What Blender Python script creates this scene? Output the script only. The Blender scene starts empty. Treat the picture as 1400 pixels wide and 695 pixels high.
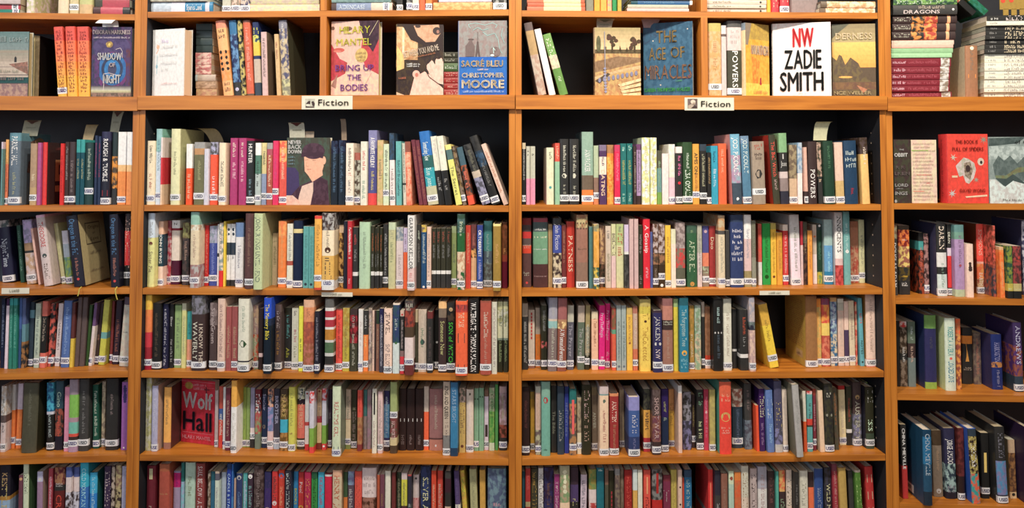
import bpy, math, random
from mathutils import Matrix, Vector

SC = bpy.context.scene
COL = SC.collection
R = math.radians
random.seed(11)

# ------------------------------------------------------------------ camera
EYE = 1.55                       # eye height over the floor
cam_d = bpy.data.cameras.new('camera')
cam = bpy.data.objects.new('camera', cam_d); COL.objects.link(cam)
cam.location = (0.0, -2.17, EYE)
cam.rotation_euler = (R(90 + 2.0), 0, 0)
cam_d.sensor_fit = 'HORIZONTAL'; cam_d.sensor_width = 36.0
cam_d.lens = 977.0 / 1400.0 * 36.0
cam_d.shift_x = -4.0 / 1400.0
cam_d.shift_y = -(347.5 - (222.0 - 977.0 * math.tan(R(2.0)))) / 1400.0
cam_d.clip_start = 0.05
SC.camera = cam

# ------------------------------------------------------------------ world, lights, exposure
world = bpy.data.worlds.new('room_ambient'); SC.world = world
world.use_nodes = True
bg = world.node_tree.nodes['Background']
bg.inputs[0].default_value = (0.90, 0.92, 1.0, 1)
bg.inputs[1].default_value = 0.17

def area(name, loc, aim, size, energy, color, size_y=None):
    l = bpy.data.lights.new(name, 'AREA'); l.energy = energy; l.color = color
    l.size = size
    if size_y: l.shape = 'RECTANGLE'; l.size_y = size_y
    o = bpy.data.objects.new(name, l); COL.objects.link(o)
    o.location = loc
    o.rotation_euler = (Vector(aim) - Vector(loc)).to_track_quat('-Z', 'Y').to_euler()
    return o

WARM = (1.0, 0.88, 0.71)
area('ceiling_lamp', (-0.15, -1.25, 3.05), (-0.1, 0.0, 1.2), 0.14, 36, WARM)
area('ceiling_lamp', (1.25, -1.20, 3.05), (1.1, 0.0, 1.2), 0.14, 39, WARM)
area('ceiling_lamp', (-1.75, -1.25, 3.05), (-1.2, 0.0, 1.4), 0.14, 19, (1.0, 0.90, 0.80))
area('shop_window_daylight', (-2.6, -3.6, 2.1), (-0.4, 0.0, 1.1), 2.2, 31, (0.74, 0.86, 1.0), 1.6)
area('room_fill', (0.9, -3.4, 2.9), (0.4, 0.0, 1.0), 1.8, 27, (1.0, 0.92, 0.82))  # broad fill added to lift the lower shelves, no fixture behind it

vs = SC.view_settings
vs.view_transform = 'Standard'; vs.look = 'None'; vs.exposure = -0.05; vs.gamma = 1.0
vs.use_curve_mapping = False

# ------------------------------------------------------------------ colour helpers
def lin(c): return c / 12.92 if c <= 0.04045 else ((c + 0.055) / 1.055) ** 2.4
def hx(h):
    c = [lin(int(x * 2, 16) / 255.0) for x in h]
    g = 0.3 * c[0] + 0.6 * c[1] + 0.1 * c[2]
    return tuple((x + (g - x) * 0.10) * 0.95 for x in c) + (1.0,)      # inks are a little duller than their screen colour

# ------------------------------------------------------------------ materials
def new_mat(name):
    m = bpy.data.materials.new(name); m.use_nodes = True
    nt = m.node_tree; b = nt.nodes['Principled BSDF']
    return m, nt, b
def node(nt, typ, **kw):
    n = nt.nodes.new(typ)
    for k, v in kw.items(): setattr(n, k, v)
    return n
def ramp(nt, stops):
    n = nt.nodes.new('ShaderNodeValToRGB')
    e = n.color_ramp.elements
    while len(e) < len(stops): e.new(0.5)
    for i, (p, c) in enumerate(stops):
        e[i].position = p; e[i].color = c
    return n

def print_material(name, rough, coat=0.0):
    """printed paper or card: two stored ink colours, blended by a noise pattern where they differ"""
    m, nt, b = new_mat(name); L = nt.links
    a1 = node(nt, 'ShaderNodeAttribute', attribute_name='Ink')
    a2 = node(nt, 'ShaderNodeAttribute', attribute_name='Ink2')
    tc = node(nt, 'ShaderNodeTexCoord'); oi = node(nt, 'ShaderNodeObjectInfo')
    add = node(nt, 'ShaderNodeVectorMath', operation='MULTIPLY_ADD')
    L.new(tc.outputs['Object'], add.inputs[0]); add.inputs[1].default_value = (1, 1, 0.7)
    mul = node(nt, 'ShaderNodeVectorMath', operation='SCALE'); mul.inputs['Scale'].default_value = 7.0
    comb = node(nt, 'ShaderNodeCombineXYZ')
    L.new(oi.outputs['Random'], comb.inputs[0]); L.new(oi.outputs['Random'], comb.inputs[2])
    L.new(comb.outputs[0], mul.inputs[0]); L.new(mul.outputs[0], add.inputs[2])
    nz = node(nt, 'ShaderNodeTexNoise'); nz.inputs['Scale'].default_value = 95; nz.inputs['Detail'].default_value = 4
    L.new(add.outputs[0], nz.inputs['Vector'])
    rp = ramp(nt, [(0.44, (0, 0, 0, 1)), (0.56, (1, 1, 1, 1))]); L.new(nz.outputs[0], rp.inputs[0])
    mx = node(nt, 'ShaderNodeMix', data_type='RGBA')
    L.new(rp.outputs[0], mx.inputs[0]); L.new(a1.outputs['Color'], mx.inputs[6]); L.new(a2.outputs['Color'], mx.inputs[7])
    # faint wear
    nz2 = node(nt, 'ShaderNodeTexNoise'); nz2.inputs['Scale'].default_value = 140; nz2.inputs['Detail'].default_value = 2
    L.new(add.outputs[0], nz2.inputs['Vector'])
    rp2 = ramp(nt, [(0.3, (0.86, 0.86, 0.86, 1)), (0.6, (1, 1, 1, 1))]); L.new(nz2.outputs[0], rp2.inputs[0])
    m2 = node(nt, 'ShaderNodeMix', data_type='RGBA', blend_type='MULTIPLY'); m2.inputs[0].default_value = 1
    L.new(mx.outputs[2], m2.inputs[6]); L.new(rp2.outputs[0], m2.inputs[7])
    L.new(m2.outputs[2], b.inputs['Base Color'])
    b.inputs['Roughness'].default_value = rough
    b.inputs['Coat Weight'].default_value = coat
    b.inputs['Coat Roughness'].default_value = 0.25
    b.inputs['Specular IOR Level'].default_value = 0.35
    return m

def wood_material(name, axis):
    m, nt, b = new_mat(name); L = nt.links
    tc = node(nt, 'ShaderNodeTexCoord'); mp = node(nt, 'ShaderNodeMapping')
    L.new(tc.outputs['Object'], mp.inputs[0])
    sc = {'X': (1.6, 26, 26), 'Z': (26, 26, 1.6)}[axis]
    mp.inputs['Scale'].default_value = sc
    oi = node(nt, 'ShaderNodeObjectInfo')
    nz = node(nt, 'ShaderNodeTexNoise', noise_dimensions='4D'); nz.inputs['Scale'].default_value = 2.2; nz.inputs['Detail'].default_value = 7
    nz.inputs['Distortion'].default_value = 0.6
    mw = node(nt, 'ShaderNodeMath', operation='MULTIPLY'); mw.inputs[1].default_value = 9
    L.new(oi.outputs['Random'], mw.inputs[0]); L.new(mw.outputs[0], nz.inputs['W'])
    L.new(mp.outputs[0], nz.inputs['Vector'])
    rp = ramp(nt, [(0.25, (0.29, 0.084, 0.011, 1)), (0.5, (0.50, 0.172, 0.022, 1)), (0.78, (0.66, 0.255, 0.040, 1))])
    L.new(nz.outputs[0], rp.inputs[0]); L.new(rp.outputs[0], b.inputs['Base Color'])
    bp = node(nt, 'ShaderNodeBump'); bp.inputs['Strength'].default_value = 0.12; bp.inputs['Distance'].default_value = 0.001
    L.new(nz.outputs[0], bp.inputs['Height']); L.new(bp.outputs[0], b.inputs['Normal'])
    b.inputs['Roughness'].default_value = 0.42
    return m

def pages_material():
    m, nt, b = new_mat('page_edges'); L = nt.links
    a1 = node(nt, 'ShaderNodeAttribute', attribute_name='Ink')
    tc = node(nt, 'ShaderNodeTexCoord'); mp = node(nt, 'ShaderNodeMapping')
    mp.inputs['Scale'].default_value = (1500, 6, 6)
    L.new(tc.outputs['Object'], mp.inputs[0])
    nz = node(nt, 'ShaderNodeTexNoise'); nz.inputs['Scale'].default_value = 1.0; nz.inputs['Detail'].default_value = 2
    L.new(mp.outputs[0], nz.inputs['Vector'])
    rp = ramp(nt, [(0.3, (0.70, 0.68, 0.64, 1)), (0.65, (1, 1, 1, 1))]); L.new(nz.outputs[0], rp.inputs[0])
    mx = node(nt, 'ShaderNodeMix', data_type='RGBA', blend_type='MULTIPLY'); mx.inputs[0].default_value = 1
    L.new(a1.outputs['Color'], mx.inputs[6]); L.new(rp.outputs[0], mx.inputs[7])
    L.new(mx.outputs[2], b.inputs['Base Color']); b.inputs['Roughness'].default_value = 0.9
    return m

def plain(name, col, rough=0.6, noise=0.12, scale=40):
    m, nt, b = new_mat(name); L = nt.links
    tc = node(nt, 'ShaderNodeTexCoord')
    nz = node(nt, 'ShaderNodeTexNoise'); nz.inputs['Scale'].default_value = scale; nz.inputs['Detail'].default_value = 3
    L.new(tc.outputs['Object'], nz.inputs['Vector'])
    c0 = tuple(x * (1 - noise) for x in col[:3]) + (1,); c1 = tuple(min(1, x * (1 + noise)) for x in col[:3]) + (1,)
    rp = ramp(nt, [(0.3, c0), (0.7, c1)]); L.new(nz.outputs[0], rp.inputs[0])
    L.new(rp.outputs[0], b.inputs['Base Color']); b.inputs['Roughness'].default_value = rough
    return m

M_GLOSS = print_material('glossy_printed_jacket', 0.42, 0.10)
M_MATTE = print_material('matte_printed_cover', 0.62)
M_INK = print_material('printing_ink', 0.55)
M_PAGE = pages_material()
M_STICK = plain('sticker_paper', (0.80, 0.82, 0.86), 0.5, 0.03)
M_CARD = plain('card_paper', (0.74, 0.71, 0.60), 0.6, 0.05)
M_WOODX = wood_material('orange_wood_along', 'X')
M_WOODZ = wood_material('orange_wood_upright', 'Z')
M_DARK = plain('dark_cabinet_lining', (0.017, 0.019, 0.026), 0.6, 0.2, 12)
M_HOLE = plain('shelf_pin_socket', (0.55, 0.45, 0.36), 0.4, 0.1)
M_FLOOR = plain('floor_boards', (0.20, 0.12, 0.07), 0.5, 0.3, 5)
M_WALL = plain('painted_wall', (0.45, 0.42, 0.38), 0.8, 0.05, 6)

# ------------------------------------------------------------------ mesh building
class MB:
    def __init__(s): s.v = []; s.f = []; s.c = []; s.c2 = []; s.mi = []
    def quad(s, a, b, c, d, col, col2=None, mi=0):
        n = len(s.v); s.v += [a, b, c, d]; s.f.append((n, n + 1, n + 2, n + 3)); s.c.append(col); s.c2.append(col2 or col); s.mi.append(mi)
    def poly(s, pts, col, col2=None, mi=0):
        n = len(s.v); s.v += pts; s.f.append(tuple(range(n, n + len(pts)))); s.c.append(col); s.c2.append(col2 or col); s.mi.append(mi)
    def tris(s, vs, fs, col):
        n = len(s.v); s.v += vs
        for f in fs: s.f.append(tuple(i + n for i in f)); s.c.append(col); s.c2.append(col); s.mi.append(0)
    def box(s, x0, x1, y0, y1, z0, z1, col=(1, 1, 1, 1), mi=0):
        p = [(x, y, z) for z in (z0, z1) for y in (y0, y1) for x in (x0, x1)]
        n = len(s.v); s.v += p
        for f in ((0, 2, 3, 1), (4, 5, 7, 6), (0, 1, 5, 4), (2, 6, 7, 3), (0, 4, 6, 2), (1, 3, 7, 5)):
            s.f.append(tuple(i + n for i in f)); s.c.append(col); s.c2.append(col); s.mi.append(mi)
    def obj(s, name, mat, parent=None, smooth=False):
        me = bpy.data.meshes.new(name)
        me.from_pydata(s.v, [], s.f)
        mats = mat if isinstance(mat, (list, tuple)) else [mat]
        for m in mats: me.materials.append(m)
        if len(mats) > 1: me.polygons.foreach_set('material_index', s.mi)
        for an, src in (('Ink', s.c), ('Ink2', s.c2)):
            a = me.color_attributes.new(an, 'FLOAT_COLOR', 'CORNER')
            flat = []
            for f, c in zip(s.f, src): flat += list(c) * len(f)
            a.data.foreach_set('color', flat)
        if smooth: me.polygons.foreach_set('use_smooth', [True] * len(me.polygons))
        me.update()
        o = bpy.data.objects.new(name, me); COL.objects.link(o)
        if parent: o.parent = parent
        return o

def empty(name, mat4, label, cat, group=None):
    o = bpy.data.objects.new(name, None); COL.objects.link(o)
    o.empty_display_size = 0.02
    o.matrix_world = mat4; o['label'] = label; o['category'] = cat
    if group: o['group'] = group
    return o

# glyphs of the built-in font, cached as flat triangle sets
GL = {}
def glyph(ch):
    if ch in GL: return GL[ch]
    cu = bpy.data.curves.new('g', 'FONT'); cu.body = ch; cu.size = 1.0; cu.resolution_u = 2
    o = bpy.data.objects.new('g', cu)
    me = o.to_mesh()
    me.calc_loop_triangles()
    vs = [(v.co.x, v.co.y) for v in me.vertices]; fs = [tuple(t.vertices) for t in me.loop_triangles]
    if vs:
        x0 = min(v[0] for v in vs); x1 = max(v[0] for v in vs)
        vs = [(x - x0, y) for x, y in vs]; w = x1 - x0
    else: w = 0.28
    o.to_mesh_clear(); bpy.data.objects.remove(o); bpy.data.curves.remove(cu)
    GL[ch] = (vs, fs, w); return GL[ch]

def marks(n, rnd):
    """letter-like strokes for lettering too small to read: unit height, returns (quads, width)"""
    q = []; x = 0.0
    for k in range(n):
        if rnd.random() < 0.14: x += 0.45; continue
        w = rnd.uniform(0.34, 0.62); h = rnd.choice((0.72, 0.72, 0.55, 0.9))
        q.append((x, 0, x + 0.15, h))
        r = rnd.random()
        if r < 0.7: q.append((x + w - 0.15, 0, x + w, h if r < .4 else h * .6))
        if r > 0.2: yy = rnd.choice((0, h * .42, h - .14)); q.append((x + .15, yy, x + w - (.15 if r < .7 else 0), yy + 0.14))
        x += w + 0.2
    return q, max(x - 0.2, 0.1)

def lay_text(mb, body, col, place, length, size, bold=0.0, fit='both', layer=0.0, rnd=random):
    """writes body along a baseline of given length; place(u, v) maps metres along and up to 3D.  size = cap height"""
    cap = 0.70
    if set(body) <= set('~'):
        n = max(3, int(length / (size * 0.66)))
        q, w = marks(min(n, 40), rnd)
        sx = length / w; sy = size / 0.72
        for a, b, c, d in q:
            mb.quad(place(a * sx, b * sy), place(c * sx, b * sy), place(c * sx, d * sy), place(a * sx, d * sy), col)
        return
    gs = []; w = 0
    for ch in body:
        if ch in ' _': w += 0.30; continue
        g = glyph(ch); gs.append((w, g)); w += g[2] + 0.10
    w = max(w - 0.10, 0.2)
    sy = size / cap; sx = length / w
    off = 0.0
    if sx > sy * 1.45: sx = sy * 1.45; off = (length - sx * w) / 2 if fit == 'both' else 0
    for x, (vs, fs, gw) in gs:
        mb.tris([place(off + (x + a) * sx, b * sy) for a, b in vs], fs, col)
        if bold:
            for dx, dy in ((bold, 0), (-bold, 0), (0, bold), (0, -bold)):
                mb.tris([place(off + (x + a) * sx + dx, b * sy + dy) for a, b in vs], fs, col)

# ------------------------------------------------------------------ one book
def cover_profile(t, D, bt, bulge):
    """outer and inner outline in plan, from back edge of one board round the spine to back edge of the other"""
    n = 6
    out = [(0, D), (0, 0.0022)]
    inn = [(bt, D), (bt, bt + .001)]
    for i in range(n + 1):
        u = i / n; x = t * u
        y = -bulge * (1 - (2 * u - 1) ** 2)
        e = min(u, 1 - u)
        if i in (0, n): continue
        out.append((x, y)); inn.append((min(max(x, bt), t - bt), bt + .001))
    out.insert(2, (t * 0.045, -bulge * 0.10)); inn.insert(2, (bt, bt + .001))
    out.append((t * 0.955, -bulge * 0.10)); inn.append((t - bt, bt + .001))
    out += [(t, 0.0022), (t, D)]; inn += [(t - bt, bt + .001), (t - bt, D)]
    return out, inn
def parse_bands(s):
    o = []
    for p in s.split('/'):
        a, _, w = p.partition(':'); c1, _, c2 = a.partition('*')
        c1 = hx(c1); c2 = hx(c2) if c2 else c1
        o.append((c1, c2, float(w or 1)))
    tot = sum(x[2] for x in o)
    return [(a, b, w / tot) for a, b, w in o]

PAGEC = ['ddc', 'dcb', 'edc', 'cb9', 'dca', 'ccb']
def build_book(root, t, H, D, hard, bands, side, used, texts, seed, page=None, lay=True):
    rnd = random.Random(seed)
    t = max(t, 0.005)
    bt = 0.0024 if hard else 0.0006
    if t < 0.010: bt = min(bt, 0.0012)
    bulge = min(0.0030, t * 0.10) if hard else min(0.0010, t * 0.05)
    out, inn = cover_profile(t, D, bt, bulge)
    mb = MB(); sidec = hx(side) if side else None
    z = H; k = len(out)
    for c1, c2, w in bands:
        z1 = max(0, z - w * H)
        if z1 < 1e-5: z1 = 0
        for i in range(k - 1):
            (xa, ya), (xb, yb) = out[i], out[i + 1]
            is_side = i < 1 or i >= k - 2
            cc, cd = (sidec, sidec) if (sidec and is_side) else (c1, c2)
            mb.quad((xa, ya, z1), (xb, yb, z1), (xb, yb, z), (xa, ya, z), cc, cd)
        z = z1
    e0, e1 = bands[0], bands[-1]
    for i in range(k - 1):
        a, b, c, d = out[i], out[i + 1], inn[i + 1], inn[i]
        mb.quad((*a, H), (*b, H), (*c, H), (*d, H), sidec or e0[0])
        mb.quad((*a, 0), (*d, 0), (*c, 0), (*b, 0), sidec or e1[0])
        if inn[i] != inn[i + 1]:
            mb.quad((*inn[i], 0), (*inn[i], H), (*inn[i + 1], H), (*inn[i + 1], 0), (0.6, 0.58, 0.5, 1))
    for xa, xb in ((0, bt), (t - bt, t)):
        mb.quad((xa, D, 0), (xa, D, H), (xb, D, H), (xb, D, 0), sidec or e0[0])
    mb.obj('cover', M_GLOSS if (hard or rnd.random() < .6) else M_MATTE, root)
    ins = 0.0035 if hard else 0.0004
    pg = MB(); pc = hx(page or rnd.choice(PAGEC))
    pg.box(bt, t - bt, bt + .0014, D - ins - .0003, ins, H - ins, pc)
    pg.obj('page_block', M_PAGE, root)
    def surf(x):
        u = min(max(x / t, 0), 1); return -bulge * (1 - (2 * u - 1) ** 2)
    if texts:
        tm = MB()
        for tx in texts:
            # a legible title or name is a part of its own; fine print and emblems share one
            legible = any(c.isalpha() for c in tx.split(' ', 3)[-1]) and not tx.split(' ', 3)[-1] in ('o', 'O', 'p', 'k', 'J', 'Z', 'N')
            mm = MB() if legible else tm
            write_on_spine(mm, tx, t, H, surf, rnd)
            if legible and mm.f: mm.obj('spine_title', M_INK, root)
        if tm.f: tm.obj('spine_print', M_INK, root)['kind'] = 'stuff'
    if used:
        sh = 0.0195; zc = H * (1 - used / 100.0); z0 = max(0.002, zc - sh / 2); z1 = z0 + sh
        st = MB(); wrap = 0.006; e = 0.00025
        pts = [(-e, wrap + rnd.random() * .004)]
        pts += [(-e, 0.0005)]
        n = 5
        pts += [(t * (i / n), surf(t * i / n) - e) for i in range(n + 1)]
        pts += [(t + e, 0.0005), (t + e, wrap + rnd.random() * .004)]
        pts[2] = (-e * .2, -e); pts[-3] = (t + e * .2, -e)
        tilt = rnd.uniform(-.0008, .0008)
        for a, b in zip(pts, pts[1:]):
            st.quad((a[0], a[1], z0), (b[0], b[1], z0), (b[0], b[1], z1), (a[0], a[1], z1), (1, 1, 1, 1))
        so = st.obj('used_sticker', M_STICK, root)
        lm = MB(); body = 'USED' if t > 0.0205 else rnd.choice(('SED', 'USE')) if t > 0.0150 else rnd.choice(('SE', 'ED', 'US')) if t > .0095 else 'E'
        lw = min(0.0240, t * 0.94); x0 = (t - lw) / 2
        cap = 0.0098
        f = lambda u, v: (x0 + u, surf(x0 + u) - 0.0006, (z0 + z1) / 2 - cap / 2 + v)
        lay_text(lm, body, hx(rnd.choice(('336', '447', '345', '338'))), f, lw, cap, bold=0.00035)
        lm.obj('sticker_lettering', M_INK, so)

def write_on_spine(tm, tx, t, H, surf, rnd):
    head, p0, p1, body = tx.split(' ', 3) if tx.count(' ') >= 3 else (tx.split(' ') + ['~'])[:4]
    mode = ''
    if head[0] in 'HLR': mode = head[0]; head = head[1:]
    col = hx(head); z1 = H * (1 - float(p0) / 100); z0 = H * (1 - float(p1) / 100); L = max(z1 - z0, .002)
    e = 0.0003
    P = lambda x, z: (x, surf(x) - e, z)
    if mode != 'H':
        if body.strip('~') == '':
            cap = min(t * (0.26 + 0.13 * len(body)), 0.0042 + 0.003 * len(body)); bold = 0
        elif set(body) <= set('%|#'):
            if '%' in body:
                for k in range(len(body) * 2):
                    cz = z0 + L * (k + .5) / (len(body) * 2); r = t * rnd.uniform(.2, .34)
                    tm.poly([P(t / 2 + r * math.cos(a) * rnd.uniform(.7, 1.1), cz + min(r, L / len(body) * .5) * math.sin(a)) for a in [i * 1.05 for i in range(6)]], col)
            else:
                n = len(body); w = t * (.22 if body[0] == '|' else .5)
                if n <= 2: tm.quad(P(t / 2 - w / 2, z0), P(t / 2 + w / 2, z0), P(t / 2 + w / 2, z1), P(t / 2 - w / 2, z1), col)
                else:
                    for k in range(n * 2):
                        a = z0 + L * k / (n * 2); tm.quad(P(t / 2 - w / 2, a), P(t / 2 + w / 2, a), P(t / 2 + w / 2, a + L / n * .38), P(t / 2 - w / 2, a + L / n * .38), col)
            return
        elif body in 'oO':
            mode = 'H'
        else:
            cap = min(t * 0.50, 0.017); bold = 0.0002 if body.isupper() else 0.0001
        if mode != 'H':
            xc = t / 2
            if mode == 'L': xc = t * .30; cap = min(cap, t * .34)
            if mode == 'R': xc = t * .72; cap = min(cap, t * .28)
            f = lambda u, v: P(xc - cap / 2 + v, z1 - u)
            lay_text(tm, body, col, f, L, cap, bold=bold, rnd=rnd)
            return
    lines = body.split(';'); lh = L / len(lines)
    if body in 'oO':
        r = min(t * (.42 if body == 'O' else .24), L * .6); cz = (z0 + z1) / 2
        tm.poly([P(t / 2 + r * math.cos(a), cz + r * math.sin(a)) for a in [i * math.pi / 6 for i in range(12)]], col); return
    for i, ln in enumerate(lines):
        zt = z1 - lh * i
        if ln == '#': tm.quad(P(t * .2, zt - lh), P(t * .8, zt - lh), P(t * .8, zt), P(t * .2, zt), col)
        elif ln == '|': tm.quad(P(t * .33, zt - lh), P(t * .67, zt - lh), P(t * .67, zt), P(t * .33, zt), col)
        elif ln == ')':
            pts = [P(t * (.28 + .34 * math.sin(a * math.pi) ** .5 * .3 + .0), zt - lh * a) for a in (0, .25, .5, .75, 1)]
            pts += [P(t * (.62 - .3 * (1 - a)), zt - lh * a) for a in (1, .75, .5, .25, 0)]
            tm.poly(pts[::-1], col)
        elif set(ln) <= set('%') or ln in '*pkJZ;&':
            for k in range(max(1, len(ln))):
                cx = t * (k + .5) / len(ln); r = min(t / len(ln) * .36, lh * .5)
                tm.poly([P(cx + r * math.cos(a) * rnd.uniform(.5, 1), zt - lh / 2 + r * 1.2 * math.sin(a) * rnd.uniform(.7, 1)) for a in [j * 1.05 for j in range(6)]], col)
        else:
            w = t * .8 if set(ln) <= set('~') else t * .7
            if set(ln) <= set('~'): w = min(t * .84, t * (.25 + .12 * len(ln)))
            x0 = (t - w) / 2; cap = min(lh * .72, 0.010 if set(ln) <= set('~') else .02)
            zb = zt - lh / 2 - cap / 2
            f = lambda u, v, x0=x0, zb=zb: P(x0 + u, zb + v)
            lay_text(tm, ln, col, f, w, cap, rnd=rnd)

# ------------------------------------------------------------------ bays
BAYS = {'A': ((-2.25865, -0.04081), 0.069889, 1.1), 'B': ((-1.16133, 0.036), -0.030959, 1.163), 'C': ((0.0011, 0.0), 0.031413, 1.14619), 'D': ((1.14673, 0.036), -0.054795, 1.1)}
SZ = {'A': [2.0097, 1.7511, 1.4185, 1.1652, 0.9124, 0.6593, 0.4099], 'B': [2.0176, 1.7542, 1.4183, 1.1637, 0.9113, 0.6609, 0.4115], 'C': [2.0147, 1.7536, 1.4206, 1.1638, 0.9125, 0.6615, 0.4116], 'D': [2.2605, 1.75, 1.4236, 1.1343, 0.8436, 0.5147, 0.187]}
def bay_matrix(b):
    p, ang, L = BAYS[b]
    return Matrix.Translation((p[0], p[1], 0)) @ Matrix.Rotation(ang, 4, 'Z')
def at(b, s, d, z): return bay_matrix(b) @ Vector((s, d, z))

F_, CX_, YH_, TH_ = 977.0, 704.0, 222.0, R(2.0)
CYP_ = YH_ - F_ * math.tan(TH_)
def hit(b, px, py, d):
    """point of the photograph carried onto the plane d metres behind the front of a bookcase: (s along the case, z)"""
    a = (px - CX_) / F_; q = -(py - CYP_) / F_
    r = Vector((a, math.cos(TH_) - q * math.sin(TH_), math.sin(TH_) + q * math.cos(TH_)))
    inv = bay_matrix(b).inverted(); o = inv @ Vector((0, -2.17, EYE)); r = inv.to_3x3() @ r
    k = (d - o.y) / r.y; h = o + r * k
    return h.x, h.z

# ------------------------------------------------------------------ the setting
def struct(name, mb, mat):
    o = mb.obj(name, mat); o['kind'] = 'structure'; return o
m = MB(); m.box(-4.5, 4.5, -5.5, 0.9, -0.02, 0.0); struct('floor', m, M_FLOOR)
m = MB(); m.box(-4.5, 4.5, 0.50, 0.56, 0.0, 3.3); struct('wall_back', m, M_WALL)

# ------------------------------------------------------------------ bookcases
TW = 0.019; DEEP = 0.28; TOP = 2.32
CASE_LABEL = {'A': 'orange wooden bookcase of mixed books, farthest left and cut off by the frame',
              'B': 'orange wooden bookcase with the first white Fiction sign on its beam',
              'C': 'orange wooden bookcase with the NW cover on display above its Fiction sign',
              'D': 'orange wooden bookcase holding the stacked white and black books, farthest right'}
DIV = {'B': (437.4, 446.2), 'C': (958.7, 967.5), 'A': None, 'D': None}
for b in 'ABCD':
    L = BAYS[b][2]
    root = empty('bookcase', bay_matrix(b), CASE_LABEL[b], 'bookcase', 'bookcases along the wall')
    for x0, x1 in ((0.0004, TW), (L - TW, L - 0.0004)):
        m = MB(); m.box(x0, x1, 0, DEEP, 0, TOP)
        # the middle two cases meet at a slight angle: their touching sides are planed to a wedge
        if b == 'B' and x0 > .1: m.v = [(v[0] - (.0095 if v[1] > .1 and v[0] > L - .01 else 0), v[1], v[2]) for v in m.v]
        if b == 'C' and x0 < .1: m.v = [(v[0] + (.0095 if v[1] > .1 and v[0] < .01 else 0), v[1], v[2]) for v in m.v]
        # inner face lined dark
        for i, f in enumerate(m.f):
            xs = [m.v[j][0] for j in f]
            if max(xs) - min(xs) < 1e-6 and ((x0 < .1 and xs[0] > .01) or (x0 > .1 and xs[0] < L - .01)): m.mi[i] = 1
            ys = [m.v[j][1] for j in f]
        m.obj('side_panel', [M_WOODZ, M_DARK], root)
    m = MB(); m.box(TW, L - TW, DEEP - .006, DEEP, 0.06, TOP); m.obj('back_panel', M_DARK, root)
    m = MB(); m.box(TW, L - TW, .002, DEEP - .006, TOP - .019, TOP); m.obj('top_panel', M_WOODX, root)
    m = MB(); m.box(TW, L - TW, .012, .03, 0, .06); m.obj('plinth', M_WOODX, root)
    zs = list(SZ[b]); zs = [z for z in zs if z > .12] + [0.078]
    for i, z in enumerate(zs):
        if abs(z - 2.258) < .01 and b == 'D': continue
        th = 0.0185
        m = MB(); m.box(TW + .0008, L - TW - .0008, 0.001, DEEP - .0065, z - th, z); m.obj('shelf', M_WOODX, root)
    zb = SZ[b][1]
    m = MB(); m.box(0.0012, L - 0.0012, -0.013, -0.0002, zb - .0425, zb + .0003); m.obj('front_beam', M_WOODX, root)
    if DIV[b]:
        s0 = hit(b, DIV[b][0], 70, 0)[0]; s1 = hit(b, DIV[b][1], 70, 0)[0]
        m = MB(); m.box(s0, s1, 0, DEEP - .0065, zb, SZ[b][0] - .0187); m.obj('divider', [M_WOODZ, M_DARK], root)
        m = MB(); m.box(s0, s1, 0, DEEP - .0065, SZ[b][0], TOP - .0195); m.obj('divider', [M_WOODZ, M_DARK], root)
    # pin sockets down the inner faces
    for xi, sg in ((TW, 1), (L - TW, -1)):
        if (b, sg) not in (('C', -1), ('B', -1), ('D', -1), ('B', 1)): continue
        for r in range(2, 6):
            zt = SZ[b][r] + .03
            for k in range(7):
                z = zt + k * .032
                if z > SZ[b][r - 1] - .045: break
                mm = MB(); x = xi + sg * .0006
                mm.poly([(x, .052 + .0028 * math.cos(a), z + .0028 * math.sin(a)) for a in [j * math.pi / 4 for j in range(8)]][::-sg], (1, 1, 1, 1))
                mm.obj('pin_socket', M_HOLE, root)

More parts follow.
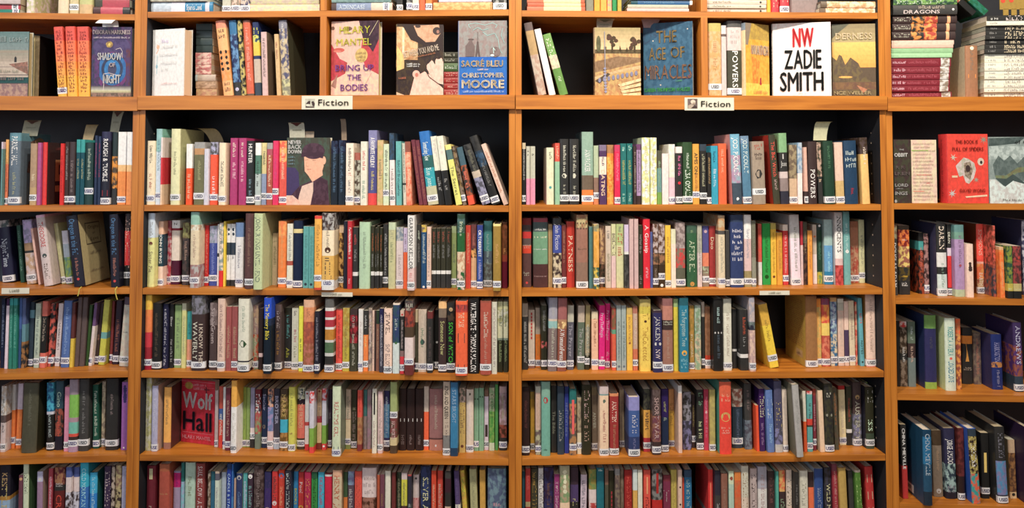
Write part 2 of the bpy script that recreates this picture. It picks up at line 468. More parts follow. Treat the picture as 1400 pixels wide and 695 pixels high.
# ------------------------------------------------------------------ books: one line each
# case+shelf+Upright/Flat+hard/paper <tab> along, base z, setback, thickness, height, depth (mm), lean (deg) <tab> colour bands (some darker top bands paint in the shadow of the shelf above) <tab> board colour (one blackened to stand in for the dark gap beside it) <tab> sticker % <tab> lettering <tab> label
TABLE = """A0Up	744.8 2009.7 23.3 23.9 182.5 128.0 0.0	cc9*edd		0		khaki and white paperback, first upright from left, uppermost shelf, left bookcase
A0Uh	840.2 2009.7 20.1 32.8 183.6 128.0 0.0	edb		0		thick cream hardcover, second upright from left, uppermost shelf, left bookcase
A0Up	879.3 2009.7 12.4 26.2 182.1 128.0 0.0	dc9		88		yellow paperback with sticker, third upright from left, uppermost shelf, left bookcase
A0Uh	908.0 2009.7 11.8 39.3 182.6 128.0 0.0	cc8:5/db8		0		thick yellow hardcover, fourth upright from left, uppermost shelf, left bookcase
A0Fp	627.6 2009.7 16.8 13.3 101.4 135.0 0.0	287		90		slim turquoise paperback lying bottom in left stack, uppermost shelf, left bookcase
A0Fp	622.8 2023.0 23.7 16.3 103.9 135.0 0.0	b45		85		red paperback lying second up in left stack, uppermost shelf, left bookcase
A0Fp	626.8 2039.2 16.8 19.0 103.6 135.0 0.0	cbb:8		0		pale grey paperback lying topmost in left stack, uppermost shelf, left bookcase
A0Fh	950.4 2009.7 13.8 24.5 110.0 135.0 0.0	533:1/c56:3/333:1		0		maroon and red hardcover lying bottom in right stack, uppermost shelf, left bookcase
A0Fp	945.4 2034.2 22.9 26.1 108.2 135.0 0.0	443:1/b45:3		0		black and red paperback lying topmost in right stack, uppermost shelf, left bookcase
A1Up	734.9 1751.1 60.0 6.9 200.4 140.0 0.0	dc9*cb8		0		slim yellow paperback, first upright from left, shelf above the beam, left bookcase
A1Up	742.6 1751.1 60.0 9.2 199.5 140.0 0.0	cb8		0		slim yellow paperback, second upright from left, shelf above the beam, left bookcase
A1Up	752.7 1751.1 60.0 11.9 198.0 140.0 0.0	986*a97	111	0		slim taupe and beige paperback, third upright from left, shelf above the beam, left bookcase
A1Up	846.1 1751.1 21.2 27.5 219.6 156.0 -4.9	e54:2/f74:2/f84:1/f93:1/fa3:1/fb2:3		91	H822 5 94 ~~;~~~;~~;~~~;~;~~;~~~;~~;~~;~~~;~~;~~~;~~;~~~;~~;~~~;~~;~~	red over orange paperback with sticker, fourth upright from left, shelf above the beam, left bookcase
A1Up	879.0 1751.1 12.4 28.9 219.3 156.0 -3.2	e54:2/f74:2/f84:1/f93:1/fa3:1/fb2:3		0	H822 5 94 ~~;~~~;~~;~~~;~;~~;~~~;~~;~~;~~~;~~;~~~;~~;~~~;~~;~~~;~~;~~	red over orange paperback, fifth upright from left, shelf above the beam, left bookcase
A1Up	908.7 1751.1 16.6 34.8 220.0 156.0 -2.4	e54:2/f74:2/f84:1/f93:1/fa3:1/fb2:3		0	H822 5 94 ~~;~~~;~~;~~~;~;~~;~~~;~~;~~;~~~;~~;~~~;~~;~~~;~~;~~~;~~;~~	thick red over orange paperback, sixth upright from left, shelf above the beam, left bookcase
A2Up	690.5 1418.5 7.9 4.9 193.6 140.0 0.0	dcd:1/699:8		0		slim turquoise paperback, first upright from left, shelf below the beam, left bookcase
A2Up	696.3 1418.5 19.3 9.3 201.2 140.0 0.0	fb6:3/f85:5		94	c54 30 80 ~	slim orange paperback with sticker, second upright from left, shelf below the beam, left bookcase
A2Uh	712.8 1418.5 9.1 34.1 221.3 156.0 0.0	69a:1/678:8		93	fff 5 45 PARNELL_HALL^bb8 55 85 ~	thick blue hardcover with sticker, third upright from left, shelf below the beam, left bookcase
A2Up	773.9 1418.5 11.0 19.1 189.0 128.0 0.0	b97:5/ca7:2		88	edb 50 60 ~	tan paperback with sticker, fourth upright from left, shelf below the beam, left bookcase
A2Up	794.0 1418.5 13.3 10.5 191.6 140.0 0.0	b59		0		slim magenta paperback, fifth upright from left, shelf below the beam, left bookcase
A2Uh	805.4 1418.5 20.9 12.5 192.8 140.0 0.0	e33	433	0		slim red hardcover, sixth upright from left, shelf below the beam, left bookcase
A2Up	863.9 1418.5 8.3 10.1 189.1 128.0 0.0	e22		0	a22 20 80 ~	slim red paperback, seventh upright from left, shelf below the beam, left bookcase
A2Up	875.0 1418.5 14.2 10.6 194.2 140.0 0.0	433		91	aaa 8 60 ~	slim black paperback with sticker, eighth upright from left, shelf below the beam, left bookcase
A2Up	886.5 1418.5 15.8 17.1 194.3 140.0 0.0	433		91	988 30 80 ~	black paperback with sticker, ninth upright from left, shelf below the beam, left bookcase
A2Up	904.5 1418.5 21.1 11.5 201.8 140.0 0.0	3aa:1/156:4		0	bb8 30 60 ~	slim turquoise over dark teal paperback, tenth upright from left, shelf below the beam, left bookcase
A2Up	917.4 1418.5 20.1 12.2 201.8 140.0 0.0	3aa:1/156:4		0	bb8 30 60 ~	slim turquoise over dark teal paperback, eleventh upright from left, shelf below the beam, left bookcase
A2Uh	931.1 1418.5 20.8 25.4 192.0 140.0 0.0	244:7/dcc:.5/244:2		78	bcb 10 60 ~	black hardcover with sticker, twelfth upright from left, shelf below the beam, left bookcase
A2Up	963.9 1418.5 11.5 7.9 213.8 140.0 0.0	235:9		0	a35 10 60 ~	slim navy paperback, thirteenth upright from left, shelf below the beam, left bookcase
A2Up	972.8 1418.5 13.6 8.8 211.5 140.0 0.0	235:9		0	a35 10 60 ~	slim navy paperback, fourteenth upright from left, shelf below the beam, left bookcase
A2Uh	983.0 1418.5 12.7 27.0 226.2 156.0 0.0	335:1/223:7		95	fff 10 68 ROUGH_&_TUMBLE^Ha34 80 88 #	black hardcover titled ROUGH & TUMBLE, fifteenth upright from left, shelf below the beam, left bookcase
A2Up	1010.9 1418.5 21.1 15.9 224.1 156.0 0.0	233:3/e92*543:4/333:2		0		black over orange and brown paperback, sixteenth upright from left, shelf below the beam, left bookcase
A2Up	1027.7 1418.5 22.3 25.7 225.7 156.0 0.0	fff:5/fc8:1/f94:5		93		white over orange paperback with sticker, seventeenth upright from left, shelf below the beam, left bookcase
A2Up	1060.2 1418.5 9.4 17.9 225.2 156.0 0.0	fff:5/fc8:1/f94:5		0		white over orange paperback, eighteenth upright from left, shelf below the beam, left bookcase
A3Up	608.6 1165.2 150.0 9.1 185.4 112.0 -1.9	345:5		0		slim navy paperback, first upright from left, second shelf below beam, left bookcase
A3Uh	633.9 1165.2 123.7 35.5 197.8 138.3 -6.5	bbb*455:1/224:8		95	cde 30 75 NightTime	leaning thick black hardcover titled NightTime, second upright from left, second shelf below beam, left bookcase
A3Up	689.7 1165.2 120.6 12.5 182.6 128.0 -5.5	254		0	7a9 10 80 ~	slim dark teal paperback, third upright from left, second shelf below beam, left bookcase
A3Uh	727.6 1165.2 89.7 29.2 202.1 140.0 -5.8	cbe*99b:3/a86:1/333:.3/ca8*dcc:4		90		thick lilac over beige hardcover, fourth upright from left, second shelf below beam, left bookcase
A3Up	771.3 1165.2 73.8 7.0 178.6 128.0 -9.2	fcb:9		0		leaning slim cream paperback, fifth upright from left, second shelf below beam, left bookcase
A3Uh	804.9 1165.2 44.1 26.9 221.2 156.0 -8.0	fce:.3/dcc:8		0	c44 10 45 THEODORE^H455 55 60 O^543 64 90 ~~	leaning white hardcover, sixth upright from left, second shelf below beam, left bookcase
A3Up	836.7 1165.2 82.7 12.4 192.9 140.0 -8.9	cc9:9		93		leaning slim khaki paperback with sticker, seventh upright from left, second shelf below beam, left bookcase
A3Up	850.7 1165.2 81.5 18.7 168.2 128.0 -6.3	dde:2/abc:2/698*9b5:4		93		white over turquoise and green paperback, eighth upright from left, second shelf below beam, left bookcase
A3Uh	904.1 1165.2 23.8 33.8 219.4 156.0 -7.5	223:9	cb8	0	58b 5 55 Oregon_in_the_Fall^b76 60 85 ~^Hd44 88 91 o	leaning thick black hardcover, ninth upright from left, second shelf below beam, left bookcase
A3Uh	1019.8 1165.2 10.7 26.3 223.4 156.0 -2.4	223:9		0	58b 5 55 Oregon_in_the_Fall^b76 60 85 ~^Hd44 90 93 o	black hardcover, tenth upright from left, second shelf below beam, left bookcase
A3Uh	1046.6 1165.2 35.5 18.8 223.9 156.0 0.0	433:2.5/e33:5/222:3		85	fcb 4 75 ~~~	red over black hardcover with sticker, eleventh upright from left, second shelf below beam, left bookcase
A4Up	670.6 912.4 59.6 11.3 215.1 156.0 0.0	124:9		0	89b 10 70 ~	slim black paperback, first upright from left, third shelf below beam, left bookcase
A4Up	688.4 912.4 50.5 9.0 215.0 156.0 0.7	425:1/ede:9		0		slim white paperback, second upright from left, third shelf below beam, left bookcase
A4Up	701.0 912.4 49.7 10.4 216.5 156.0 0.0	2aa:1/287:9		0	7cb 15 70 ~	slim turquoise paperback, third upright from left, third shelf below beam, left bookcase
A4Up	713.0 912.4 48.6 11.8 216.6 156.0 0.0	2aa:1/287:9		0	7cb 15 70 ~	slim turquoise paperback, fourth upright from left, third shelf below beam, left bookcase
A4Up	725.7 912.4 56.0 8.1 216.3 156.0 0.1	46a:4/358:5		0		slim blue paperback, fifth upright from left, third shelf below beam, left bookcase
A4Up	735.3 912.4 55.0 10.9 215.1 156.0 0.0	569:3/69a:2/333*a74:3		0		blue over black and tan paperback, sixth upright from left, third shelf below beam, left bookcase
A4Uh	747.1 912.4 70.3 14.3 200.4 140.0 0.7	234:1/69a:1/345:6		93		slim navy hardcover with sticker, seventh upright from left, third shelf below beam, left bookcase
A4Up	771.6 912.4 55.6 15.7 198.3 140.0 1.0	bcb:9		90	677 20 80 ~	pale grey paperback with sticker, eighth upright from left, third shelf below beam, left bookcase
A4Uh	789.9 912.4 54.2 16.6 204.8 140.0 1.7	e76:2/222:5/e76:2		88	ba9 25 60 ~	red over black hardcover with sticker, ninth upright from left, third shelf below beam, left bookcase
A4Up	808.5 912.4 65.9 15.2 195.6 140.0 1.3	333*e65:8		90		black and red paperback with sticker, tenth upright from left, third shelf below beam, left bookcase
A4Up	828.0 912.4 67.7 14.1 194.8 140.0 2.7	edd:8		90	444 30 75 ~	slim white paperback with sticker, eleventh upright from left, third shelf below beam, left bookcase
A4Uh	852.9 912.4 54.4 24.6 205.8 140.0 2.0	57b:9		90	9be 10 80 ~	blue hardcover with sticker, twelfth upright from left, third shelf below beam, left bookcase
A4Up	880.0 912.4 52.9 9.8 199.6 140.0 1.6	633:5/ec3:4		0		slim maroon over yellow paperback, thirteenth upright from left, third shelf below beam, left bookcase
A4Uh	890.7 912.4 60.2 12.3 214.7 140.0 2.4	655:9		0		slim brown hardcover, fourteenth upright from left, third shelf below beam, left bookcase
A4Uh	903.9 912.4 62.4 15.3 214.1 140.0 2.4	655:9		0		brown hardcover, fifteenth upright from left, third shelf below beam, left bookcase
A4Up	921.7 912.4 66.2 8.3 189.5 128.0 2.9	352:9		0		slim dark green paperback, sixteenth upright from left, third shelf below beam, left bookcase
A4Up	930.9 912.4 65.5 9.1 196.1 140.0 4.3	758:3.5/edd:6		92		slim purple over white paperback, seventeenth upright from left, third shelf below beam, left bookcase
A4Up	941.1 912.4 81.3 10.4 190.5 140.0 4.2	433:9		92	b86 50 60 ~	slim black paperback with sticker, eighteenth upright from left, third shelf below beam, left bookcase
A4Uh	955.7 912.4 74.7 18.3 203.7 140.0 4.1	dd5:5/7bb:1/dd4:4		91		yellow hardcover with sticker, nineteenth upright from left, third shelf below beam, left bookcase
A4Up	983.8 912.4 86.6 8.2 196.3 140.0 1.5	833:9		90		slim maroon paperback with sticker, twentieth upright from left, third shelf below beam, left bookcase
A4Up	997.5 912.4 76.9 17.0 199.8 140.0 2.8	323:9		91	a65 30 80 ~	black paperback with sticker, twenty-first upright from left, third shelf below beam, left bookcase
A4Uh	1028.3 912.4 53.2 29.3 214.4 140.0 3.7	656:1/ddc*dcb:8		90	H655 50 52 ~~~~	thick white and cream hardcover, twenty-second upright from left, third shelf below beam, left bookcase
A5Uh	681.6 659.3 51.7 15.4 200.4 140.0 0.0	ddd*cba:4/655:1/dcc:4		92	344 20 70 ~	white and beige over white hardcover, first upright from left, fourth shelf below beam, left bookcase
A5Up	697.9 659.3 77.3 10.6 196.7 140.0 0.0	ddd:4/f83:6		87		slim white over orange paperback, second upright from left, fourth shelf below beam, left bookcase
A5Up	712.9 659.3 75.9 15.5 200.0 140.0 1.1	dcd:4/f83:6		90		white over orange paperback with sticker, third upright from left, fourth shelf below beam, left bookcase
A5Uh	750.5 659.3 38.5 44.5 212.1 140.0 1.2	554:9	332	0	776 10 60 ~	thick black hardcover, fourth upright from left, fourth shelf below beam, left bookcase
A5Uh	817.5 659.3 52.9 21.2 207.3 140.0 -0.9	4bd*269:4/dde:.4/222:5		93	bcc 45 80 ~	turquoise and blue over black hardcover, fifth upright from left, fourth shelf below beam, left bookcase
A5Uh	839.6 659.3 55.9 23.7 211.1 140.0 0.0	356:4/a54*233:4/223:2		0	bdc 8 45 Gino^d54 50 80 ~	navy over red and black hardcover, sixth upright from left, fourth shelf below beam, left bookcase
A5Up	873.7 659.3 43.1 15.4 196.0 140.0 0.0	e9b:9		90		magenta paperback with sticker, seventh upright from left, fourth shelf below beam, left bookcase
A5Uh	890.0 659.3 37.0 26.6 220.6 156.0 0.0	a9a:2/8c5:3/b9a:.6/7cb:1.5/e54:.4/433:1/b9b:1		88		grey over green hardcover with sticker, eighth upright from left, fourth shelf below beam, left bookcase
A5Uh	917.4 659.3 42.4 29.2 219.6 156.0 0.0	444:9		88	888 15 75 ~	thick black hardcover with sticker, ninth upright from left, fourth shelf below beam, left bookcase
A5Up	952.7 659.3 59.0 17.9 196.2 140.0 -1.5	154:9		92	cdc 10 80 ~	dark teal paperback with sticker, tenth upright from left, fourth shelf below beam, left bookcase
A5Up	971.4 659.3 70.5 11.2 202.8 140.0 0.0	cb9*987:8		92		slim beige and taupe paperback, eleventh upright from left, fourth shelf below beam, left bookcase
A5Uh	996.4 659.3 44.5 37.0 218.5 156.0 0.0	333:9		90	988 20 50 ~	thick black hardcover with sticker, twelfth upright from left, fourth shelf below beam, left bookcase
A5Up	1044.2 659.3 41.7 19.1 208.0 140.0 0.0	a6b:9		0	Hfff 95 98 %^437 5 30 %%%%	purple paperback, thirteenth upright from left, fourth shelf below beam, left bookcase
A6Uh	701.8 409.9 22.2 30.0 226.0 156.0 0.0	223:5/b83:.6/9bd:6		0	b96 12 30 KEN^cb7 20 60 LITTLE	thick black over pale blue hardcover, first upright from left, lowest shelf, left bookcase
A6Up	755.5 409.9 23.6 11.6 188.9 128.0 0.0	745:9		0	Hda7 4 8 O	slim maroon paperback, second upright from left, lowest shelf, left bookcase
A6Uh	770.5 409.9 23.6 15.6 222.2 156.0 -0.7	dec:9	464	0	333 12 40 ~~	pale green hardcover, third upright from left, lowest shelf, left bookcase
A6Up	806.8 409.9 29.6 16.5 196.0 140.0 -0.5	cce:1.5/a8a:8	a98	0	Hddd 10 14 O	lilac paperback, fourth upright from left, lowest shelf, left bookcase
A6Up	837.1 409.9 32.1 13.0 202.7 140.0 0.0	b45:9		0	ecd 12 60 ~	slim red paperback, fifth upright from left, lowest shelf, left bookcase
A6Uh	858.7 409.9 24.3 30.8 209.3 140.0 0.0	a75*623:3/333:1/622:8		0	d43 30 95 CROSS^Hccc 22 28 ~~~;~~~	thick tan and maroon over maroon hardcover, sixth upright from left, lowest shelf, left bookcase
A6Up	895.5 409.9 18.1 16.5 211.0 140.0 0.0	56a:2/edd:3/dde*433:9		0		white over white and black paperback, seventh upright from left, lowest shelf, left bookcase
A6Up	912.9 409.9 28.1 16.6 206.4 140.0 0.0	56a:2/edd:3/dde*433:9		0		white over white and black paperback, eighth upright from left, lowest shelf, left bookcase
A6Uh	932.3 409.9 26.9 24.9 220.3 156.0 0.0	2bd:4/37c:4/35a:4		0	aef 8 60 COLD_MOUNTAIN	turquoise over blue hardcover titled COLD MOUNTAIN, ninth upright from left, lowest shelf, left bookcase
A6Uh	959.1 409.9 31.6 22.2 187.8 128.0 0.0	3be:4/28d:8	266	0	bef 8 60 ~	blue hardcover, tenth upright from left, lowest shelf, left bookcase
A6Uh	997.2 409.9 40.9 20.1 201.3 140.0 0.0	435:9		0	dcc 8 60 ~~~	purple hardcover, eleventh upright from left, lowest shelf, left bookcase
A6Up	1021.7 409.9 34.6 10.3 206.2 140.0 0.0	cba*433:5		0		slim beige and black paperback, twelfth upright from left, lowest shelf, left bookcase
A6Up	1036.2 409.9 30.4 16.6 207.5 140.0 0.0	976*cb8:3/433*cb8:6		0		taupe over black paperback, thirteenth upright from left, lowest shelf, left bookcase
A6Up	1053.6 409.9 32.8 12.7 203.1 140.0 0.0	bbd:5/d35:3		0		slim pale blue over red paperback, fourteenth upright from left, lowest shelf, left bookcase
B0Up	246.0 2017.6 19.2 27.1 168.2 128.0 0.0	ccb:9		94		pale grey paperback with sticker, first upright from left, uppermost shelf, left-centre bookcase
B0Up	277.1 2017.6 14.9 26.2 166.6 128.0 0.0	987*ecb:9		94		taupe and cream paperback with sticker, second upright from left, uppermost shelf, left-centre bookcase
B0Up	304.2 2017.6 17.7 29.6 167.2 128.0 0.0	336*dcb:9		93		thick navy and cream paperback with sticker, third upright from left, uppermost shelf, left-centre bookcase
B0Up	793.4 2017.6 23.6 18.5 169.5 128.0 0.0	333		93		black paperback with sticker, fourth upright from left, uppermost shelf, left-centre bookcase
B0Up	825.0 2017.6 19.1 17.6 167.9 128.0 0.0	333*888		90		black and grey paperback with sticker, fifth upright from left, uppermost shelf, left-centre bookcase
B0Up	843.8 2017.6 17.4 19.7 167.3 128.0 0.0	ddc		92		white paperback with sticker, sixth upright from left, uppermost shelf, left-centre bookcase
B0Up	864.4 2017.6 23.1 18.0 168.7 128.0 0.0	e63:9		0		orange paperback, seventh upright from left, uppermost shelf, left-centre bookcase
B0Up	884.8 2017.6 16.1 19.7 166.5 128.0 0.0	f83		92		orange paperback with sticker, eighth upright from left, uppermost shelf, left-centre bookcase
B0Uh	1094.6 2017.6 13.0 41.3 163.6 128.0 0.0	333*aaa:9		92		thick black and grey hardcover with sticker, ninth upright from left, uppermost shelf, left-centre bookcase
B0Fh	20.5 2017.6 21.7 34.5 195.3 135.0 0.0	cde*bcd:3/eef:2/28b:3/dde:.6/28b:.5		0	fff 58 82 Sparks_Land	pale blue and blue hardcover lying bottom in first stack, uppermost shelf, left-centre bookcase
B0Fh	20.5 2052.1 13.8 21.8 179.2 135.0 0.0	ddc*bba		0		white hardcover lying topmost in first stack, uppermost shelf, left-centre bookcase
B0Fp	331.9 2017.6 21.9 24.9 220.6 155.0 0.0	fda*ecb:9		0		cream paperback lying bottom in second stack, uppermost shelf, left-centre bookcase
B0Fp	330.8 2042.6 23.8 22.7 218.7 135.0 0.0	cc9*cba:9		0		khaki paperback lying topmost in second stack, uppermost shelf, left-centre bookcase
B0Fh	592.8 2017.6 13.6 26.2 189.3 135.0 0.0	544:.7/89b:5/ecb:3		90	cde 12 55 AIDENCASE	pale blue and cream hardcover lying bottom in third stack, uppermost shelf, left-centre bookcase
B0Fh	593.0 2043.8 12.2 21.7 184.8 135.0 0.0	8aa*799:9		0		pale turquoise hardcover lying topmost in third stack, uppermost shelf, left-centre bookcase
B0Fp	907.9 2017.6 21.9 27.6 183.9 135.0 0.0	eb7*d95:9		0		orange paperback lying bottom in fourth stack, uppermost shelf, left-centre bookcase
B0Fh	925.3 2045.2 22.5 20.3 164.3 135.0 0.0	dde:9		0		white hardcover lying topmost in fourth stack, uppermost shelf, left-centre bookcase
B1Uh	254.5 1754.2 20.2 32.0 237.7 156.0 -7.4	f97:1/fb7:3/f94*fa6:4/fb7:2		0	H333 10 25 ~~;~~~^H222 38 68 %%;%%;%%;%%^H533 80 96 ~~;~~	leaning thick orange hardcover, first upright from left, shelf above the beam, left-centre bookcase
B1Uh	288.7 1754.2 17.8 23.6 238.0 156.0 -5.1	37a:2/236*69c:7/333:2		0	Hcce 88 94 o	blue over navy and blue hardcover, second upright from left, shelf above the beam, left-centre bookcase
B1Up	313.7 1754.2 14.6 14.0 237.9 156.0 -4.5	222*cb6:9		0		slim black and yellow paperback, third upright from left, shelf above the beam, left-centre bookcase
B1Uh	328.5 1754.2 17.3 22.9 237.6 156.0 -4.0	a65:.3/d64:9/654:.3		0	fba 10 80 ~	red hardcover, fourth upright from left, shelf above the beam, left-centre bookcase
B1Up	353.9 1754.2 17.8 19.6 232.2 156.0 -2.9	236:2/246*dd6:1/ec3:2/236:.5/cba:3.5/345:2		0	dd3 4 22 ~~~	navy over beige paperback, fifth upright from left, shelf above the beam, left-centre bookcase
B1Up	375.9 1754.2 21.0 17.9 201.6 140.0 -2.2	dbb:9	765	0	655 10 70 ~	pink paperback, sixth upright from left, shelf above the beam, left-centre bookcase
B1Up	424.9 1754.2 11.5 12.4 193.1 140.0 -3.3	db8:9		0	a65 12 40 ~	slim orange paperback, seventh upright from left, shelf above the beam, left-centre bookcase
B1Uh	439.5 1754.2 17.8 26.6 236.9 156.0 -3.7	889:1/557*cb9:6/cc9*887:2	443	0	ddd 5 30 ~	navy over khaki hardcover, eighth upright from left, shelf above the beam, left-centre bookcase
B1Fp	148.4 1754.2 60.0 28.8 66.3 135.0 0.0	ca7*b86:9		0		tan paperback lying bottom in left stack, shelf above the beam, left-centre bookcase
B1Fp	146.7 1783.0 60.0 24.0 66.8 135.0 0.0	ca8*a86:9		0		beige paperback lying second up in left stack, shelf above the beam, left-centre bookcase
B1Fh	145.4 1807.0 60.0 21.3 64.9 135.0 0.0	bcc:1/cba:8		0		beige hardcover lying third up in left stack, shelf above the beam, left-centre bookcase
B1Fp	145.1 1828.2 60.0 15.9 50.3 135.0 0.0	ecb*c77:9		0		cream paperback lying fourth up in left stack, shelf above the beam, left-centre bookcase
B1Fp	144.9 1844.1 60.0 15.9 50.4 135.0 0.0	ecb*c77:9		0		cream paperback lying fifth up in left stack, shelf above the beam, left-centre bookcase
B1Fp	144.6 1860.0 60.0 19.5 50.4 135.0 0.0	ecb*c77:9		0		cream paperback lying sixth up in left stack, shelf above the beam, left-centre bookcase
B1Fp	144.3 1879.5 60.0 19.1 50.4 135.0 0.0	ecb*c77:9		0		cream paperback lying seventh up in left stack, shelf above the beam, left-centre bookcase
B1Fp	146.2 1898.5 60.0 22.7 52.7 135.0 0.0	344:9		0		black paperback lying eighth up in left stack, shelf above the beam, left-centre bookcase
B1Fp	145.9 1921.2 60.0 23.6 51.8 135.0 0.0	344:9		0		black paperback lying ninth up in left stack, shelf above the beam, left-centre bookcase
B1Fp	145.5 1944.8 60.0 24.1 50.9 135.0 0.0	344:9		0		black paperback lying tenth up in left stack, shelf above the beam, left-centre bookcase
B1Fp	145.1 1968.9 60.0 22.7 50.9 135.0 0.0	344:9		0		black paperback lying topmost in left stack, shelf above the beam, left-centre bookcase
B1Fh	937.9 1754.2 55.0 24.2 176.6 135.0 0.0	b33:2/d66:.3/b33:6		0	eba 4 30 ~~	red hardcover lying bottom in right stack, shelf above the beam, left-centre bookcase
B1Fh	937.8 1778.4 55.0 18.4 176.7 135.0 0.0	b33:2/d66:.3/b33:6		0	eba 4 30 ~~	red hardcover lying second up in right stack, shelf above the beam, left-centre bookcase
B1Fh	937.7 1796.8 55.0 18.4 179.0 135.0 0.0	b33:2/d66:.3/b33:6		0	eba 4 30 ~~	red hardcover lying third up in right stack, shelf above the beam, left-centre bookcase
B1Fh	937.7 1815.1 55.0 18.4 176.8 135.0 0.0	b33:2/d66:.3/b33:6		0	eba 4 30 ~~	red hardcover lying fourth up in right stack, shelf above the beam, left-centre bookcase
B1Fh	935.3 1833.5 55.0 27.6 183.7 135.0 0.0	574:9		0	ded 3 30 ~~	green hardcover lying fifth up in right stack, shelf above the beam, left-centre bookcase
B1Fp	935.2 1861.1 55.0 16.1 179.2 135.0 0.0	443:9		0	ccb 3 20 ~	black paperback lying sixth up in right stack, shelf above the beam, left-centre bookcase
B1Fp	935.1 1877.3 55.0 18.4 179.2 135.0 0.0	443:9		0	ccb 3 20 ~	black paperback lying topmost in right stack, shelf above the beam, left-centre bookcase
B2Up	20.1 1418.3 12.2 24.4 198.1 140.0 0.0	fec		90	000 8 35 ~^b54 50 75 ~	cream paperback with sticker, first upright from left, shelf below the beam, left-centre bookcase
B2Uh	45.4 1418.3 17.4 18.5 235.3 156.0 0.0	9cc:3/def:7	8cb	88	69a 15 55 ~	pale turquoise over white hardcover, second upright from left, shelf below the beam, left-centre bookcase
B2Up	64.8 1418.3 9.4 4.7 208.6 140.0 0.0	fee:3/e34:4/fdb:3		0		slim white over red paperback, third upright from left, shelf below the beam, left-centre bookcase
B2Uh	97.3 1418.3 8.2 28.7 234.8 156.0 0.0	eeb	bb8	90	997 30 60 ~	ivory hardcover with sticker, fourth upright from left, shelf below the beam, left-centre bookcase
B2Up	141.6 1418.3 15.6 19.3 188.3 128.0 0.0	fff:4/f51:6		0	fca 50 90 ~	white over orange paperback, fifth upright from left, shelf below the beam, left-centre bookcase
B2Up	167.8 1418.3 12.9 33.3 193.7 140.0 0.0	aaa:1/c96:1/775:8		86	bb8 30 60 ~	thick olive paperback with sticker, sixth upright from left, shelf below the beam, left-centre bookcase
B2Up	202.0 1418.3 7.9 14.2 173.2 128.0 0.0	dde		0		slim white paperback, seventh upright from left, shelf below the beam, left-centre bookcase
B2Up	217.2 1418.3 15.1 23.4 193.7 140.0 0.0	bbd*555:1/f52:4		88	fff 55 90 ~	pale blue and black paperback, eighth upright from left, shelf below the beam, left-centre bookcase
B2Uh	248.2 1418.3 7.6 21.3 191.4 140.0 0.0	fec		90	555 30 70 ~	cream hardcover with sticker, ninth upright from left, shelf below the beam, left-centre bookcase
B2Up	280.4 1418.3 13.9 24.0 206.3 140.0 0.0	b37		0	fed 7 28 ~^fcd 35 65 ~	magenta paperback, tenth upright from left, shelf below the beam, left-centre bookcase
B2Up	309.4 1418.3 8.1 23.9 206.1 140.0 0.0	b37		0	fed 7 28 ~^fcd 35 65 ~	magenta paperback, eleventh upright from left, shelf below the beam, left-centre bookcase
B2Up	334.4 1418.3 8.5 23.4 197.7 140.0 0.0	222		92	fff 5 35 HUNTER^8ab 60 85 ~	black paperback with sticker, twelfth upright from left, shelf below the beam, left-centre bookcase
B2Up	358.8 1418.3 13.8 17.0 191.4 140.0 0.0	fff:2/587:3/bcc:5		89	444 30 70 ~	turquoise over pale grey paperback, thirteenth upright from left, shelf below the beam, left-centre bookcase
B2Up	376.6 1418.3 20.2 15.9 191.6 140.0 0.0	ed9:5/9ac:5		86	555 12 35 ~	yellow over pale blue paperback, fourteenth upright from left, shelf below the beam, left-centre bookcase
B2Up	397.0 1418.3 9.0 17.2 191.3 140.0 0.0	aaa:1/b56:1/b54:8		86	fdb 20 70 ~	red paperback with sticker, fifteenth upright from left, shelf below the beam, left-centre bookcase
B2Up	415.1 1418.3 10.6 16.7 197.6 140.0 0.0	e26		79	d48 20 60 ~	red paperback with sticker, sixteenth upright from left, shelf below the beam, left-centre bookcase
B2Up	432.7 1418.3 17.0 23.5 197.8 140.0 0.0	fb6*f64:1/e54:2		92	fdb 10 60 ~	orange and red over red paperback, seventeenth upright from left, shelf below the beam, left-centre bookcase
B2Up	591.8 1418.3 22.2 22.6 197.8 140.0 0.0	113*235:1/123:4		0	579 10 80 ~	black and navy over black paperback, eighteenth upright from left, shelf below the beam, left-centre bookcase
B2Up	617.3 1418.3 16.2 20.8 199.7 140.0 0.0	113*235:1/123:4		0	579 10 80 ~	black and navy over black paperback, nineteenth upright from left, shelf below the beam, left-centre bookcase
B2Up	641.0 1418.3 13.3 24.0 190.3 140.0 0.0	fed		90	333 8 45 ~^b33 48 53 ~^888 60 80 ~	white paperback with sticker, twentieth upright from left, shelf below the beam, left-centre bookcase
B2Up	665.8 1418.3 22.6 17.7 161.0 128.0 0.0	b65:1/ccb*543:6		90		pale grey and brown paperback, twenty-first upright from left, shelf below the beam, left-centre bookcase
B2Up	688.1 1418.3 7.7 19.9 195.2 140.0 0.0	eed		0	d66 15 45 ~^8a9 60 90 ~	white paperback, twenty-second upright from left, shelf below the beam, left-centre bookcase
B2Up	708.8 1418.3 20.7 26.9 230.2 156.0 0.0	88b:2/559:5/e44:1.3		0	fff 10 50 A_FAVORITE_HOLIDAY^dc6 55 80 ~	pale blue over blue paperback, twenty-third upright from left, shelf below the beam, left-centre bookcase
B2Up	738.6 1418.3 11.6 18.6 199.5 140.0 0.0	db8*cb7		0	876 30 60 ~	orange and yellow paperback, twenty-fourth upright from left, shelf below the beam, left-centre bookcase
B2Up	758.1 1418.3 9.3 17.2 187.6 128.0 0.0	dec		80	444 10 80 ~	pale green paperback with sticker, twenty-fifth upright from left, shelf below the beam, left-centre bookcase
B2Up	779.5 1418.3 8.9 15.3 220.9 156.0 -1.0	345*357:3/fee:5		90	222 50 90 ~	navy over white paperback with sticker, twenty-sixth upright from left, shelf below the beam, left-centre bookcase
